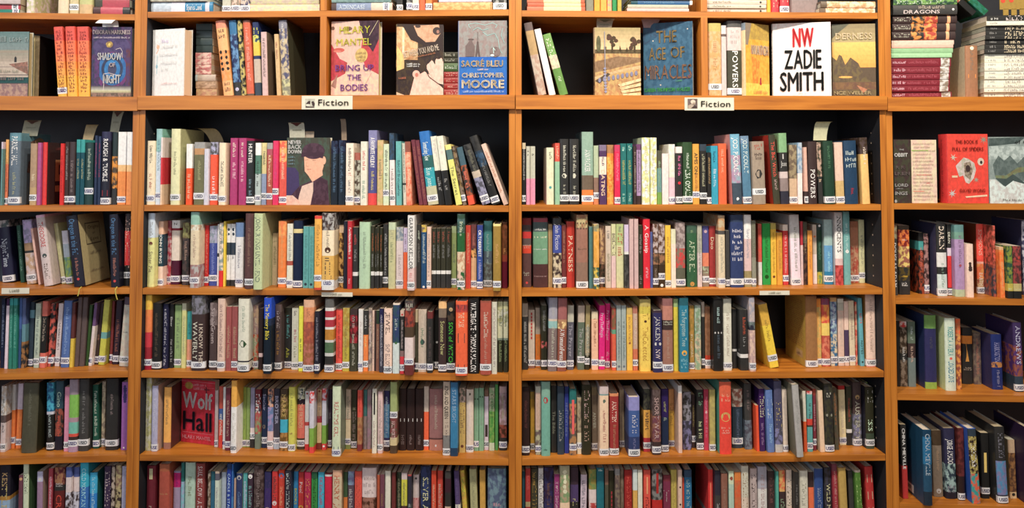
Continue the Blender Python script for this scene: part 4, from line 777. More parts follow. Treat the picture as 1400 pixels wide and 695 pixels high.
B5Uh	723.7 660.9 31.3 14.3 194.8 140.0 0.0	eed:9		0	H333 6 40 |^b99 50 90 ~	slim white hardcover, thirtieth upright from left, fourth shelf below beam, left-centre bookcase
B5Uh	741.2 660.9 31.9 14.8 186.5 128.0 0.0	ecc:8		90	998 15 85 ~	pink hardcover with sticker, thirty-first upright from left, fourth shelf below beam, left-centre bookcase
B5Up	756.9 660.9 47.8 16.9 184.1 128.0 0.0	336:2/47a*69b:5/336:1/433:1		87	bcd 10 70 ~	navy over blue paperback with sticker, thirty-second upright from left, fourth shelf below beam, left-centre bookcase
B5Uh	778.5 660.9 33.1 21.7 215.5 156.0 0.0	ab7:4/654*844:3/dc9:1/543:1		46	dbb 55 80 HALLWORTH	green over taupe and maroon hardcover, thirty-third upright from left, fourth shelf below beam, left-centre bookcase
B5Uh	801.1 660.9 56.6 23.1 187.6 128.0 0.0	322:9		0	Heee 48 53 #^877 75 90 ~	black hardcover, thirty-fourth upright from left, fourth shelf below beam, left-centre bookcase
B5Uh	825.3 660.9 57.4 25.4 187.6 128.0 0.0	322:9		0	Heee 48 53 #^877 75 90 ~	black hardcover, thirty-fifth upright from left, fourth shelf below beam, left-centre bookcase
B5Uh	852.3 660.9 58.2 24.6 187.6 128.0 0.0	322:9		0	Heee 48 53 #^877 75 90 ~	black hardcover, thirty-sixth upright from left, fourth shelf below beam, left-centre bookcase
B5Up	878.0 660.9 62.0 15.3 194.2 140.0 0.0	dcb:4/f63:6		89		cream over orange paperback with sticker, thirty-seventh upright from left, fourth shelf below beam, left-centre bookcase
B5Uh	895.3 660.9 59.8 41.5 187.6 128.0 0.0	a77:9/644:.3/c87:2		0	cba 10 65 ~^Heee 90 94 %	thick dusty rose hardcover, thirty-eighth upright from left, fourth shelf below beam, left-centre bookcase
B5Uh	942.5 660.9 22.9 21.6 221.4 156.0 0.0	cba:8/888:2/ccc:1		95	222 6 50 KING_AND_QUEEN^655 55 75 ~	beige over grey hardcover, thirty-ninth upright from left, fourth shelf below beam, left-centre bookcase
B5Uh	965.5 660.9 18.6 22.9 220.8 156.0 0.0	37a:3/38b:5/246:1		0	9bd 10 55 STARS_BRIGHT	blue hardcover titled STARS BRIGHT, fortieth upright from left, fourth shelf below beam, left-centre bookcase
B5Up	989.3 660.9 44.7 19.2 195.7 140.0 0.0	ecb*776:2/db6:7		0	975 25 70 ~~~^H743 88 92 o	cream and olive over yellow paperback, forty-first upright from left, fourth shelf below beam, left-centre bookcase
B5Uh	1010.7 660.9 47.5 22.5 190.9 140.0 0.0	edc:9		93	edd 20 70 ~^H443 5 9 %	cream hardcover with sticker, forty-second upright from left, fourth shelf below beam, left-centre bookcase
B5Up	1034.1 660.9 59.5 14.2 190.2 140.0 0.0	8b9:9		89	9a9 30 60 ~^H243 15 19 %%	slim pale green paperback with sticker, forty-third upright from left, fourth shelf below beam, left-centre bookcase
B5Up	1049.2 660.9 60.0 14.8 191.5 140.0 0.0	8b9:9		0	9a9 30 60 ~^H243 12 16 %%	pale green paperback, forty-fourth upright from left, fourth shelf below beam, left-centre bookcase
B5Up	1065.0 660.9 66.7 13.3 184.1 128.0 0.0	865:1/ede:8		90	H433 58 78 #	slim white paperback with sticker, forty-fifth upright from left, fourth shelf below beam, left-centre bookcase
B5Up	1080.2 660.9 63.1 16.9 191.6 140.0 0.0	9b8*cca:3/5a4*8b5:4/dec:1		0	473 10 50 ~~	pale green and khaki paperback, forty-sixth upright from left, fourth shelf below beam, left-centre bookcase
B5Up	1098.6 660.9 65.6 9.3 201.4 140.0 0.0	5a5:9		0		slim green paperback, forty-seventh upright from left, fourth shelf below beam, left-centre bookcase
B5Uh	1111.2 660.9 66.2 23.6 195.2 140.0 0.0	dbb:1/a88*cab:5/a54*532:2/333:2		91	bb9 12 50 ~	dusty rose over red hardcover, forty-eighth upright from left, fourth shelf below beam, left-centre bookcase
B6Uh	24.9 411.5 34.2 28.8 202.3 140.0 0.0	723:9		0	Hdda 4 20 |^cba 60 80 ~~	maroon hardcover, first upright from left, lowest shelf, left-centre bookcase
B6Uh	71.3 411.5 19.3 32.1 213.6 140.0 0.0	b64:1/b54:9		0	Hc96 40 43 ~~~~	thick red hardcover, second upright from left, lowest shelf, left-centre bookcase
B6Up	106.3 411.5 39.6 21.9 184.3 128.0 0.0	99b:.3/c17:2.6/a9b:8		0	917 5 25 ~	magenta over lilac paperback, third upright from left, lowest shelf, left-centre bookcase
B6Up	131.3 411.5 36.7 9.2 211.5 140.0 0.0	277:3/8cd*abd:8		0		slim dark teal over turquoise paperback, fourth upright from left, lowest shelf, left-centre bookcase
B6Uh	142.4 411.5 39.0 32.3 211.9 140.0 0.0	bdc:9	dc9	0	897 20 50 ~~	thick pale green hardcover, fifth upright from left, lowest shelf, left-centre bookcase
B6Uh	177.2 411.5 37.1 28.3 209.8 140.0 0.0	944:9		0	edd 4 80 SAUL_BELLOW_-_A_DIARY	maroon hardcover, sixth upright from left, lowest shelf, left-centre bookcase
B6Up	219.1 411.5 27.4 8.0 189.7 128.0 0.0	654*ba9:9		0		slim taupe and beige paperback, seventh upright from left, lowest shelf, left-centre bookcase
B6Up	228.9 411.5 27.6 11.9 189.8 128.0 0.0	267:1.5/379:9		0		slim blue paperback, eighth upright from left, lowest shelf, left-centre bookcase
B6Up	244.5 411.5 20.5 12.8 193.1 140.0 0.0	cba:.3/667:1/ded:8		0	a9a 25 80 ~	slim white paperback, ninth upright from left, lowest shelf, left-centre bookcase
B6Up	258.2 411.5 33.2 16.3 185.6 128.0 0.0	bcd:9		0		pale blue paperback, tenth upright from left, lowest shelf, left-centre bookcase
B6Uh	281.4 411.5 19.5 13.8 217.3 156.0 0.0	247:1/24a:8/49c:4		0	bdf 6 75 CANDLE_&_STARS	slim blue hardcover titled CANDLE & STARS, eleventh upright from left, lowest shelf, left-centre bookcase
B6Up	296.0 411.5 19.6 5.6 216.2 156.0 0.0	26b:5/48c:6		0	59d 10 60 ~	slim blue paperback, twelfth upright from left, lowest shelf, left-centre bookcase
B6Up	302.5 411.5 23.0 5.8 170.5 128.0 0.0	ca9:9		0		slim beige paperback, thirteenth upright from left, lowest shelf, left-centre bookcase
B6Uh	309.7 411.5 21.9 18.5 188.9 128.0 0.0	347:9	998	0	Hccc 4 10 O^79c 30 80 ~	navy hardcover, fourteenth upright from left, lowest shelf, left-centre bookcase
B6Up	329.1 411.5 26.2 13.5 187.3 128.0 0.0	5bb:9		0	ddf 10 60 ~~^Hdcc 60 80 |	slim turquoise paperback, fifteenth upright from left, lowest shelf, left-centre bookcase
B6Up	346.3 411.5 19.3 15.7 189.4 128.0 0.0	434:9		0	8bb 20 80 ~~^Hfff 2 8 O	black paperback, sixteenth upright from left, lowest shelf, left-centre bookcase
B6Uh	364.7 411.5 18.0 30.8 213.5 140.0 0.0	433*655:9		0	988 10 60 ~~	thick black and brown hardcover, seventeenth upright from left, lowest shelf, left-centre bookcase
B6Uh	396.5 411.5 21.6 20.7 193.5 140.0 0.0	336:3/437:9		0	547 12 60 ~~^Hdba 55 62 O	navy over purple hardcover, eighteenth upright from left, lowest shelf, left-centre bookcase
B6Up	420.6 411.5 20.4 16.6 195.4 140.0 0.0	d33:9		0	444 8 45 ~~^Hedd 45 52 O	red paperback, nineteenth upright from left, lowest shelf, left-centre bookcase
B6Uh	438.1 411.5 26.7 18.8 197.4 140.0 0.0	e42:1/d43:9		0	H38c 4 12 O^fb8 25 85 ~	red hardcover, twentieth upright from left, lowest shelf, left-centre bookcase
B6Uh	460.9 411.5 18.6 18.9 199.0 140.0 0.0	334:9		0	cdd 4 90 ~~	black hardcover, twenty-first upright from left, lowest shelf, left-centre bookcase
B6Up	480.7 411.5 39.0 14.1 188.3 128.0 0.0	39d:9		0	dd4 20 60 BOOKS	slim blue paperback titled BOOKS, twenty-second upright from left, lowest shelf, left-centre bookcase
B6Uh	497.9 411.5 32.7 17.3 189.0 128.0 0.0	c33:9		0	edd 8 40 Pool^Hda3 50 62 O	red hardcover titled Pool, twenty-third upright from left, lowest shelf, left-centre bookcase
B6Uh	519.7 411.5 21.6 19.9 194.1 140.0 0.0	b25:9		0	ea4 10 70 ~~	red hardcover, twenty-fourth upright from left, lowest shelf, left-centre bookcase
B6Up	540.6 411.5 24.1 18.1 193.3 140.0 0.0	264:1/394:9		0	141 10 70 ~	green paperback, twenty-fifth upright from left, lowest shelf, left-centre bookcase
B6Up	560.3 411.5 26.3 18.6 192.5 140.0 0.0	3bd:9		0	b36 8 80 ~~	turquoise paperback, twenty-sixth upright from left, lowest shelf, left-centre bookcase
B6Uh	580.6 411.5 26.7 22.7 190.5 140.0 0.0	833:.2/eee:.3/d14:9		0	Hbbb 68 72 ~~	red hardcover, twenty-seventh upright from left, lowest shelf, left-centre bookcase
B6Uh	606.2 411.5 20.9 28.7 202.2 140.0 0.0	eb9:1/dca:9	a97	0	c64 8 80 HENRY_JAMES	cream hardcover, twenty-eighth upright from left, lowest shelf, left-centre bookcase
B6Up	635.9 411.5 38.4 11.1 188.4 128.0 0.0	464:4/e83:6		0		slim dark green over orange paperback, twenty-ninth upright from left, lowest shelf, left-centre bookcase
B6Up	647.9 411.5 41.8 19.6 189.3 128.0 0.0	9bd*88b:2.2/656:8		0	ccc 28 85 ~~	pale blue over magenta paperback, thirtieth upright from left, lowest shelf, left-centre bookcase
B6Uh	672.1 411.5 29.2 21.7 195.0 140.0 0.0	e54:9		0	b43 10 80 ~~	red hardcover, thirty-first upright from left, lowest shelf, left-centre bookcase
B6Uh	694.6 411.5 29.6 44.2 206.4 140.0 0.0	edd:5.2/532*a76:4/eee:3		0	Hbaa 10 40 ~~~~;~~~~~;~~~	thick white over brown and tan hardcover, thirty-second upright from left, lowest shelf, left-centre bookcase
B6Up	742.8 411.5 20.1 8.3 188.8 128.0 0.0	b53:9		0		slim tan paperback, thirty-third upright from left, lowest shelf, left-centre bookcase
B6Up	752.0 411.5 20.5 12.7 189.9 128.0 0.0	745:5/635:5		0	a85 30 80 ~	slim maroon over magenta paperback, thirty-fourth upright from left, lowest shelf, left-centre bookcase
B6Uh	765.7 411.5 26.2 17.4 199.7 140.0 0.0	eed:9	ba8	0		white hardcover, thirty-fifth upright from left, lowest shelf, left-centre bookcase
B6Up	786.9 411.5 24.4 11.3 195.2 140.0 0.0	733:9		0		slim maroon paperback, thirty-sixth upright from left, lowest shelf, left-centre bookcase
B6Up	799.1 411.5 37.9 14.0 190.7 140.0 0.0	454*343:9		0	bb9 10 80 ~	slim black paperback, thirty-seventh upright from left, lowest shelf, left-centre bookcase
B6Up	816.6 411.5 21.9 18.0 195.6 140.0 0.0	dcc:1/dd3:4/533:5		0	886 15 50 ~	yellow over maroon paperback, thirty-eighth upright from left, lowest shelf, left-centre bookcase
B6Up	836.5 411.5 18.6 11.4 191.8 140.0 0.0	b44:.2/334:4/455:5		0	ccc 45 90 ~	slim black paperback, thirty-ninth upright from left, lowest shelf, left-centre bookcase
B6Uh	848.8 411.5 40.8 19.0 182.4 128.0 0.0	edd:3/eaa:5		0	c56 38 95 ~~~^H555 4 7 o	white over pink hardcover, fortieth upright from left, lowest shelf, left-centre bookcase
B6Uh	873.5 411.5 30.7 32.0 212.6 140.0 0.0	347*235:5		0	dda 15 90 SILVER_ANGEL	thick navy hardcover titled SILVER ANGEL, forty-first upright from left, lowest shelf, left-centre bookcase
B6Up	908.0 411.5 21.5 14.8 203.6 140.0 0.0	d42:9		0	fb9 20 80 ~	red paperback, forty-second upright from left, lowest shelf, left-centre bookcase
B6Up	924.6 411.5 31.0 17.1 199.8 140.0 0.0	d43:9		0	cba 20 80 ~~	red paperback, forty-third upright from left, lowest shelf, left-centre bookcase
B6Uh	949.5 411.5 18.6 18.3 203.2 140.0 0.0	444:1/423:2/333:2/ecb*ba8:1.6/333:.2/8a4*444:3	333	0		black over green and black hardcover, forty-fourth upright from left, lowest shelf, left-centre bookcase
B6Uh	983.9 411.5 30.7 15.7 199.9 140.0 -2.6	547:5/eed:1/547:4		0	769 10 70 ~	purple hardcover, forty-fifth upright from left, lowest shelf, left-centre bookcase
B6Uh	1007.4 411.5 41.5 14.0 197.5 140.0 -4.6	da4*dc3:5/876:1		0	7a3 10 40 ~~	slim orange and yellow hardcover, forty-sixth upright from left, lowest shelf, left-centre bookcase
B6Uh	1028.1 411.5 38.7 22.0 202.7 140.0 -1.9	bb8:9		0	997 10 60 ~	khaki hardcover, forty-seventh upright from left, lowest shelf, left-centre bookcase
B6Uh	1055.4 411.5 34.7 17.9 201.9 140.0 -0.7	da4:9		0		orange hardcover, forty-eighth upright from left, lowest shelf, left-centre bookcase
B6Uh	1078.5 411.5 24.3 56.2 211.5 140.0 0.0	79a*568:9		0	Hc9a 45 55 ~	thick pale blue and blue hardcover, forty-ninth upright from left, lowest shelf, left-centre bookcase
C0Uh	219.4 2014.7 18.2 24.0 164.8 128.0 0.0	887		0		grey hardcover, first upright from left, uppermost shelf, right-centre bookcase
C0Up	244.9 2014.7 13.6 17.7 163.7 128.0 0.0	fa2		0		orange paperback, second upright from left, uppermost shelf, right-centre bookcase
C0Up	264.2 2014.7 15.9 19.8 164.5 128.0 0.0	fa3		0		orange paperback, third upright from left, uppermost shelf, right-centre bookcase
C0Up	285.1 2014.7 11.8 13.5 163.5 128.0 0.0	f98*fb6		0		slim red and orange paperback, fourth upright from left, uppermost shelf, right-centre bookcase
C0Up	302.1 2014.7 22.7 14.5 166.8 128.0 0.0	195		0		slim green paperback, fifth upright from left, uppermost shelf, right-centre bookcase
C0Up	317.4 2014.7 15.0 12.0 164.7 128.0 0.0	ba3		0		slim yellow paperback, sixth upright from left, uppermost shelf, right-centre bookcase
C0Up	786.1 2014.7 17.3 11.0 169.6 128.0 0.0	fb2		0		slim orange paperback, seventh upright from left, uppermost shelf, right-centre bookcase
C0Uh	798.1 2014.7 10.3 22.0 167.7 128.0 0.0	e34		0	fb9 40 90 ~~~	red hardcover, eighth upright from left, uppermost shelf, right-centre bookcase
C0Uh	825.9 2014.7 16.2 29.2 169.7 128.0 0.0	e34		93	fcb 40 80 ~~~	thick red hardcover with sticker, ninth upright from left, uppermost shelf, right-centre bookcase
C0Uh	868.1 2014.7 40.0 89.0 177.2 128.0 0.0	988		0		thick grey hardcover, tenth upright from left, uppermost shelf, right-centre bookcase
C0Fp	37.2 2014.7 15.0 15.5 179.3 135.0 0.0	d75:4/fda:9/c64:1		0		orange and cream paperback lying bottom in first stack, uppermost shelf, right-centre bookcase
C0Fp	38.5 2030.2 15.5 11.1 177.3 135.0 0.0	d64:4/fda:9/e63:1		0		slim red and cream paperback lying second up in first stack, uppermost shelf, right-centre bookcase
C0Fp	36.8 2041.3 14.9 11.2 178.1 135.0 0.0	d75:4/fda:9/c64:1		0		slim orange and cream paperback lying topmost in first stack, uppermost shelf, right-centre bookcase
C0Fh	346.9 2014.7 17.5 12.3 193.0 135.0 0.0	ebb:9		0		slim pink hardcover lying bottom in second stack, uppermost shelf, right-centre bookcase
C0Fh	349.3 2027.0 19.0 12.2 188.9 135.0 0.0	bba:9		0		slim pale grey hardcover lying second up in second stack, uppermost shelf, right-centre bookcase
C0Fh	360.8 2039.2 22.9 14.6 191.5 135.0 0.0	256:1/369:8/fff:.4		0	69b 20 70 ~	blue hardcover lying third up in second stack, uppermost shelf, right-centre bookcase
C0Fh	358.9 2053.8 17.0 12.2 187.6 135.0 0.0	9aa:9		0		slim grey hardcover lying topmost in second stack, uppermost shelf, right-centre bookcase
C0Fp	598.3 2014.7 23.0 14.3 187.6 135.0 0.0	dcb:8		0	765 10 40 ~^H333 88 92 o	slim cream paperback lying bottom in third stack, uppermost shelf, right-centre bookcase
C0Fp	596.9 2029.0 18.0 12.1 186.3 135.0 0.0	ccb:8		0	765 10 40 ~^H333 88 92 o	slim pale grey paperback lying second up in third stack, uppermost shelf, right-centre bookcase
C0Fp	597.1 2041.1 18.4 14.1 187.3 135.0 0.0	dcb:8		0	765 10 40 ~^H333 88 92 o	slim cream paperback lying topmost in third stack, uppermost shelf, right-centre bookcase
C0Fp	949.6 2014.7 14.2 16.4 176.1 135.0 0.0	765:1/fec*ea7:8		0		cream paperback lying bottom in fourth stack, uppermost shelf, right-centre bookcase
C0Fh	953.2 2031.2 12.0 20.9 172.5 135.0 0.0	765:1/edb*da7:8		0		cream hardcover lying topmost in fourth stack, uppermost shelf, right-centre bookcase
C1Uh	71.0 1753.6 13.5 25.7 227.3 156.0 -11.3	655:1/b96:3/cba*b98:5	877	0		leaning tan over beige hardcover, first upright from left, shelf above the beam, right-centre bookcase
C1Uh	104.6 1753.6 13.9 20.5 209.0 140.0 -12.7	eee:9	b33	0		leaning white hardcover, second upright from left, shelf above the beam, right-centre bookcase
C1Uh	138.5 1753.6 20.8 26.1 196.2 140.0 -16.1	7a5:4/eeb*cba:2.5/694:5		0	eed 8 35 ~~~^dec 70 80 ~	leaning green hardcover, third upright from left, shelf above the beam, right-centre bookcase
C1Uh	598.4 1753.6 17.1 41.7 227.8 156.0 0.0	cb6:1/eb8*da6:8		87	b85 25 65 ~~	thick orange hardcover with sticker, fourth upright from left, shelf above the beam, right-centre bookcase
C1Up	641.0 1753.6 17.9 15.4 221.4 156.0 0.0	edd:1/655:.3/dcc:7		0		white paperback, fifth upright from left, shelf above the beam, right-centre bookcase
C1Uh	659.5 1753.6 20.6 48.1 236.4 156.0 0.0	555:1/dcc:3.5/443:7		93	fff 40 88 POWERS^Hbaa 10 32 ~~;~~~;~~	thick white over black hardcover, sixth upright from left, shelf above the beam, right-centre bookcase
C2Up	21.7 1420.6 14.3 10.4 188.6 128.0 0.0	dca:1/222:9		90	ccc 10 60 ~	slim black paperback with sticker, first upright from left, shelf below the beam, right-centre bookcase
C2Up	33.7 1420.6 11.8 11.7 178.1 128.0 0.0	ccb:5/e9b:4		0	222 8 16 ~	slim pale grey over magenta paperback, second upright from left, shelf below the beam, right-centre bookcase
C2Up	46.7 1420.6 19.7 15.1 178.2 128.0 0.0	ccb:5/e9b:4		0	222 8 16 ~	pale grey over magenta paperback, third upright from left, shelf below the beam, right-centre bookcase
C2Uh	96.0 1420.6 18.2 23.5 174.1 128.0 0.0	eec	cba	0	333 8 20 ~^4aa 68 72 o	ivory hardcover, fourth upright from left, shelf below the beam, right-centre bookcase
C2Up	121.8 1420.6 10.9 14.5 187.7 128.0 0.0	e54:3/9ca:7		0	fdb 5 25 ~	red over pale green paperback, fifth upright from left, shelf below the beam, right-centre bookcase
C2Uh	137.2 1420.6 16.2 27.0 200.5 140.0 0.0	333		90	ddc 10 50 ~^Hddc 52 60 *^bba 70 88 ~	black hardcover with sticker, sixth upright from left, shelf below the beam, right-centre bookcase
C2Uh	166.3 1420.6 15.4 29.4 200.5 140.0 0.0	333		90	ddc 10 50 ~^Hddc 52 60 *^bba 70 88 ~	thick black hardcover with sticker, seventh upright from left, shelf below the beam, right-centre bookcase
C2Uh	204.8 1420.6 21.0 35.8 222.6 156.0 0.0	9ba:6/765:2/f83:2	566	92	eee 25 55 ANN_PACKER	thick pale green over taupe hardcover, eighth upright from left, shelf below the beam, right-centre bookcase
C2Up	241.5 1420.6 18.7 15.5 180.5 128.0 0.0	bca:6/976:4/d85:1		85		pale green over taupe paperback, ninth upright from left, shelf below the beam, right-centre bookcase
C2Up	258.0 1420.6 11.6 22.0 182.4 128.0 0.0	879:1/536:1/fed:3/536:5		0	546 12 35 ~^fdb 42 85 DATING	white over purple paperback titled DATING, tenth upright from left, shelf below the beam, right-centre bookcase
C2Up	282.6 1420.6 22.7 21.0 182.7 128.0 0.0	b85:1/f92*fc5:6		0	e72 50 80 ~	orange and yellow paperback, eleventh upright from left, shelf below the beam, right-centre bookcase
C2Up	304.5 1420.6 8.9 17.0 182.4 128.0 0.0	d36:1/e15:8		93	f8a 15 60 ~	red paperback with sticker, twelfth upright from left, shelf below the beam, right-centre bookcase
C2Up	323.3 1420.6 13.7 18.5 186.7 128.0 0.0	177		0	cfe 4 12 ~^bb6 28 68 ~^adc 80 95 ~	dark teal paperback, thirteenth upright from left, shelf below the beam, right-centre bookcase
C2Up	343.7 1420.6 19.1 18.1 186.9 128.0 0.0	177		0	cfe 4 12 ~^bb6 28 68 ~^adc 80 95 ~	dark teal paperback, fourteenth upright from left, shelf below the beam, right-centre bookcase
C2Up	362.7 1420.6 9.4 8.9 178.2 128.0 0.0	433		0	ba9 10 80 ~	slim black paperback, fifteenth upright from left, shelf below the beam, right-centre bookcase
C2Up	372.6 1420.6 14.8 14.6 184.7 128.0 0.0	747:1/b9c:8/433:1.5		0	555 10 80 ~	lilac paperback, sixteenth upright from left, shelf below the beam, right-centre bookcase
C2Uh	388.1 1420.6 7.6 24.3 204.7 140.0 0.0	fff*ee9:5	cdb	0	bb9 10 80 ~	white and yellow hardcover, seventeenth upright from left, shelf below the beam, right-centre bookcase
C2Uh	415.5 1420.6 17.7 21.0 205.0 140.0 0.0	fff*ee9:5		0	bb9 10 80 ~	white and yellow hardcover, eighteenth upright from left, shelf below the beam, right-centre bookcase
C2Up	437.4 1420.6 19.2 14.0 165.8 128.0 0.0	554:3/699:4/7a4:2		0	9b9 20 70 ~	slim black over turquoise paperback, nineteenth upright from left, shelf below the beam, right-centre bookcase
C2Up	452.4 1420.6 16.2 20.3 156.1 128.0 0.0	fee		0		white paperback, twentieth upright from left, shelf below the beam, right-centre bookcase
C2Up	473.9 1420.6 21.0 20.0 184.9 128.0 0.0	eed*eee:5/ecd:4		93		white over lilac paperback with sticker, twenty-first upright from left, shelf below the beam, right-centre bookcase
C2Up	494.8 1420.6 12.0 19.1 177.1 128.0 0.0	fee:1/333:8		92	f7b 12 50 ~^He13 58 68 o	black paperback with sticker, twenty-second upright from left, shelf below the beam, right-centre bookcase
C2Uh	516.4 1420.6 18.1 30.3 191.2 140.0 0.0	353		92	ded 18 42 ~^efe 45 88 LISA_OMALL	thick dark green hardcover with sticker, twenty-third upright from left, shelf below the beam, right-centre bookcase
C2Up	547.6 1420.6 16.5 20.2 185.7 128.0 0.0	ea3		84	333 15 50 AMIS_ON^a63 50 80 ~	orange paperback with sticker, twenty-fourth upright from left, shelf below the beam, right-centre bookcase
C2Up	569.4 1420.6 16.3 21.2 184.9 128.0 0.0	345:1/222:8		86	bb9 15 70 ~	black paperback with sticker, twenty-fifth upright from left, shelf below the beam, right-centre bookcase
C2Up	591.7 1420.6 14.3 12.5 159.5 128.0 0.0	222		94	b96 10 60 ~	slim black paperback with sticker, twenty-sixth upright from left, shelf below the beam, right-centre bookcase
C2Up	605.1 1420.6 20.4 22.4 179.9 128.0 0.0	2ac		0	135 10 30 ~^def 40 70 ~	turquoise paperback, twenty-seventh upright from left, shelf below the beam, right-centre bookcase
C2Up	628.4 1420.6 22.1 26.3 187.2 128.0 0.0	e63		0	fb9 10 50 ~	orange paperback, twenty-eighth upright from left, shelf below the beam, right-centre bookcase
C2Uh	670.5 1420.6 14.6 29.8 215.8 156.0 -1.9	7bd:3/9bc*b9b:4/456:3	eaa	0	fff 5 60 JODI_PICOULT^Hfff 90 95 p	blue hardcover, twenty-ninth upright from left, shelf below the beam, right-centre bookcase
C2Uh	704.8 1420.6 17.6 26.8 210.3 140.0 -2.4	79b:1/58a:8		94	dee 4 55 JODI_PICOULT	blue hardcover with sticker, thirtieth upright from left, shelf below the beam, right-centre bookcase
C2Uh	732.3 1420.6 8.0 39.1 193.2 140.0 -1.3	a98:9	a98	80	Hb54 4 14 ~~~;~~^H433 18 30 ~~~;~~^H333 44 60 %	thick beige hardcover with sticker, thirty-first upright from left, shelf below the beam, right-centre bookcase
C2Uh	799.2 1420.6 18.2 21.4 213.8 140.0 -3.8	443	b32	0	f54 10 60 The_Bell_Witch^caa 65 80 ~	black hardcover titled The Bell Witch, thirty-second upright from left, shelf below the beam, right-centre bookcase
C2Uh	821.5 1420.6 17.4 25.7 219.3 156.0 -1.5	8b8:3/333:3/dcc:1/988:2/334:2		0	Hddd 28 48 I;Jose	pale green over black hardcover, thirty-third upright from left, shelf below the beam, right-centre bookcase
C2Up	851.3 1420.6 22.9 24.2 183.1 128.0 0.0	a97*765:4/db9:3		93		beige and taupe over cream paperback, thirty-fourth upright from left, shelf below the beam, right-centre bookcase
C2Up	876.4 1420.6 20.2 14.8 190.3 140.0 0.0	8ac*bcd:5/fee:5		0		blue and pale blue paperback, thirty-fifth upright from left, shelf below the beam, right-centre bookcase
C2Up	895.6 1420.6 11.6 9.4 175.5 128.0 -1.1	eba:7/433:2		92		slim cream over black paperback, thirty-sixth upright from left, shelf below the beam, right-centre bookcase
C2Uh	905.8 1420.6 13.2 27.7 193.5 140.0 0.0	433		0	fff 45 90 POWERS	black hardcover, thirty-seventh upright from left, shelf below the beam, right-centre bookcase
C2Up	940.1 1420.6 17.7 14.9 191.1 140.0 -1.7	ca9*443:5/333:4		0	fdb 55 70 It	beige and black over black paperback, thirty-eighth upright from left, shelf below the beam, right-centre bookcase
C2Uh	955.9 1420.6 7.4 31.5 194.7 140.0 -1.6	243		93	586 8 45 ~	thick black hardcover with sticker, thirty-ninth upright from left, shelf below the beam, right-centre bookcase
C2Up	993.4 1420.6 14.4 27.0 190.9 140.0 -1.4	ecb:5/db7:3		93		cream over orange paperback with sticker, fortieth upright from left, shelf below the beam, right-centre bookcase
C2Uh	1021.3 1420.6 9.7 39.8 195.9 140.0 -1.4	246		0	Hcdd 15 45 ~~~~;~~~~~~;~~~~^b23 75 85 ~	thick navy hardcover, forty-first upright from left, shelf below the beam, right-centre bookcase
C2Uh	1073.5 1420.6 8.9 24.5 205.6 140.0 -2.0	432*544:2/fc7:6		0	fed 15 40 ~	black over orange hardcover, forty-second upright from left, shelf below the beam, right-centre bookcase
C3Uh	23.1 1163.8 52.4 28.5 212.8 140.0 0.0	a33:1/655:1/d33:1/655:1/e42:1.2/644:5		0	Hcba 38 44 ~~~~~;~~~^Hccb 78 84 ~~~~;~~^Hd44 92 95 o	brown hardcover, first upright from left, second shelf below beam, right-centre bookcase
C3Uh	56.2 1163.8 46.5 45.9 213.1 140.0 0.0	a45:.6/566:1.5/7a8:5/533:3.6		0	Hfff 15 18 ~~~~^Hffd 26 29 ~~~~~^Hfff 44 46 ~~~~~^Hb99 83 85 ~~~~~	thick pale green over maroon hardcover, second upright from left, second shelf below beam, right-centre bookcase
C3Up	103.6 1163.8 50.1 12.9 193.5 140.0 0.0	b96		0		slim tan paperback, third upright from left, second shelf below beam, right-centre bookcase
C3Uh	117.4 1163.8 37.9 26.5 213.3 140.0 0.0	444:1/45a:4/dca*433:5		90	dde 8 45 John_Fiction	blue over cream and black hardcover, fourth upright from left, second shelf below beam, right-centre bookcase
C3Up	144.8 1163.8 37.3 12.9 193.4 140.0 0.0	733:8		88	b86 10 60 ~	slim maroon paperback with sticker, fifth upright from left, second shelf below beam, right-centre bookcase
C3Uh	159.2 1163.8 43.5 26.0 203.0 140.0 0.0	c32		0	fdb 10 88 PATNESS	red hardcover, sixth upright from left, second shelf below beam, right-centre bookcase
C3Uh	187.8 1163.8 24.1 35.5 224.6 156.0 0.0	cb8*a75:1.5/a76:4/976:3		95	H654 8 22 %%%%;%%%%^H654 45 48 ~~~~	thick tan over taupe hardcover, seventh upright from left, second shelf below beam, right-centre bookcase
C3Up	227.3 1163.8 23.2 11.4 188.4 128.0 0.0	588		0		slim turquoise paperback, eighth upright from left, second shelf below beam, right-centre bookcase
C3Up	239.6 1163.8 11.5 16.6 196.6 140.0 0.0	db6*997:1/ea3*fb5:5/465*ec4:3		88		orange paperback, ninth upright from left, second shelf below beam, right-centre bookcase
C3Up	262.1 1163.8 45.1 16.2 188.4 128.0 0.0	db8*976:5/754*332:3		89		orange over brown paperback with sticker, tenth upright from left, second shelf below beam, right-centre bookcase
C3Up	279.2 1163.8 33.0 17.1 189.4 128.0 0.0	dcb		0	777 8 20 ~^997 45 90 ~	cream paperback, eleventh upright from left, second shelf below beam, right-centre bookcase
C3Up	297.2 1163.8 32.5 13.8 195.5 140.0 0.0	dda:5/ecc:5		0	655 15 50 ~~~	slim ivory over pink paperback, twelfth upright from left, second shelf below beam, right-centre bookcase
C3Up	311.9 1163.8 31.9 23.3 195.5 140.0 0.0	bc8:3/dda:6		0	b54 15 50 ~~~^777 4 12 ~	pale green over ivory paperback, thirteenth upright from left, second shelf below beam, right-centre bookcase
C3Up	336.1 1163.8 24.4 13.8 194.0 140.0 0.0	dce:4/eee:.4/555*333:5		0		slim lilac over black paperback, fourteenth upright from left, second shelf below beam, right-centre bookcase
C3Up	350.8 1163.8 19.3 12.7 211.7 140.0 0.0	dbb		0	ecc 20 60 ~	slim pink paperback, fifteenth upright from left, second shelf below beam, right-centre bookcase
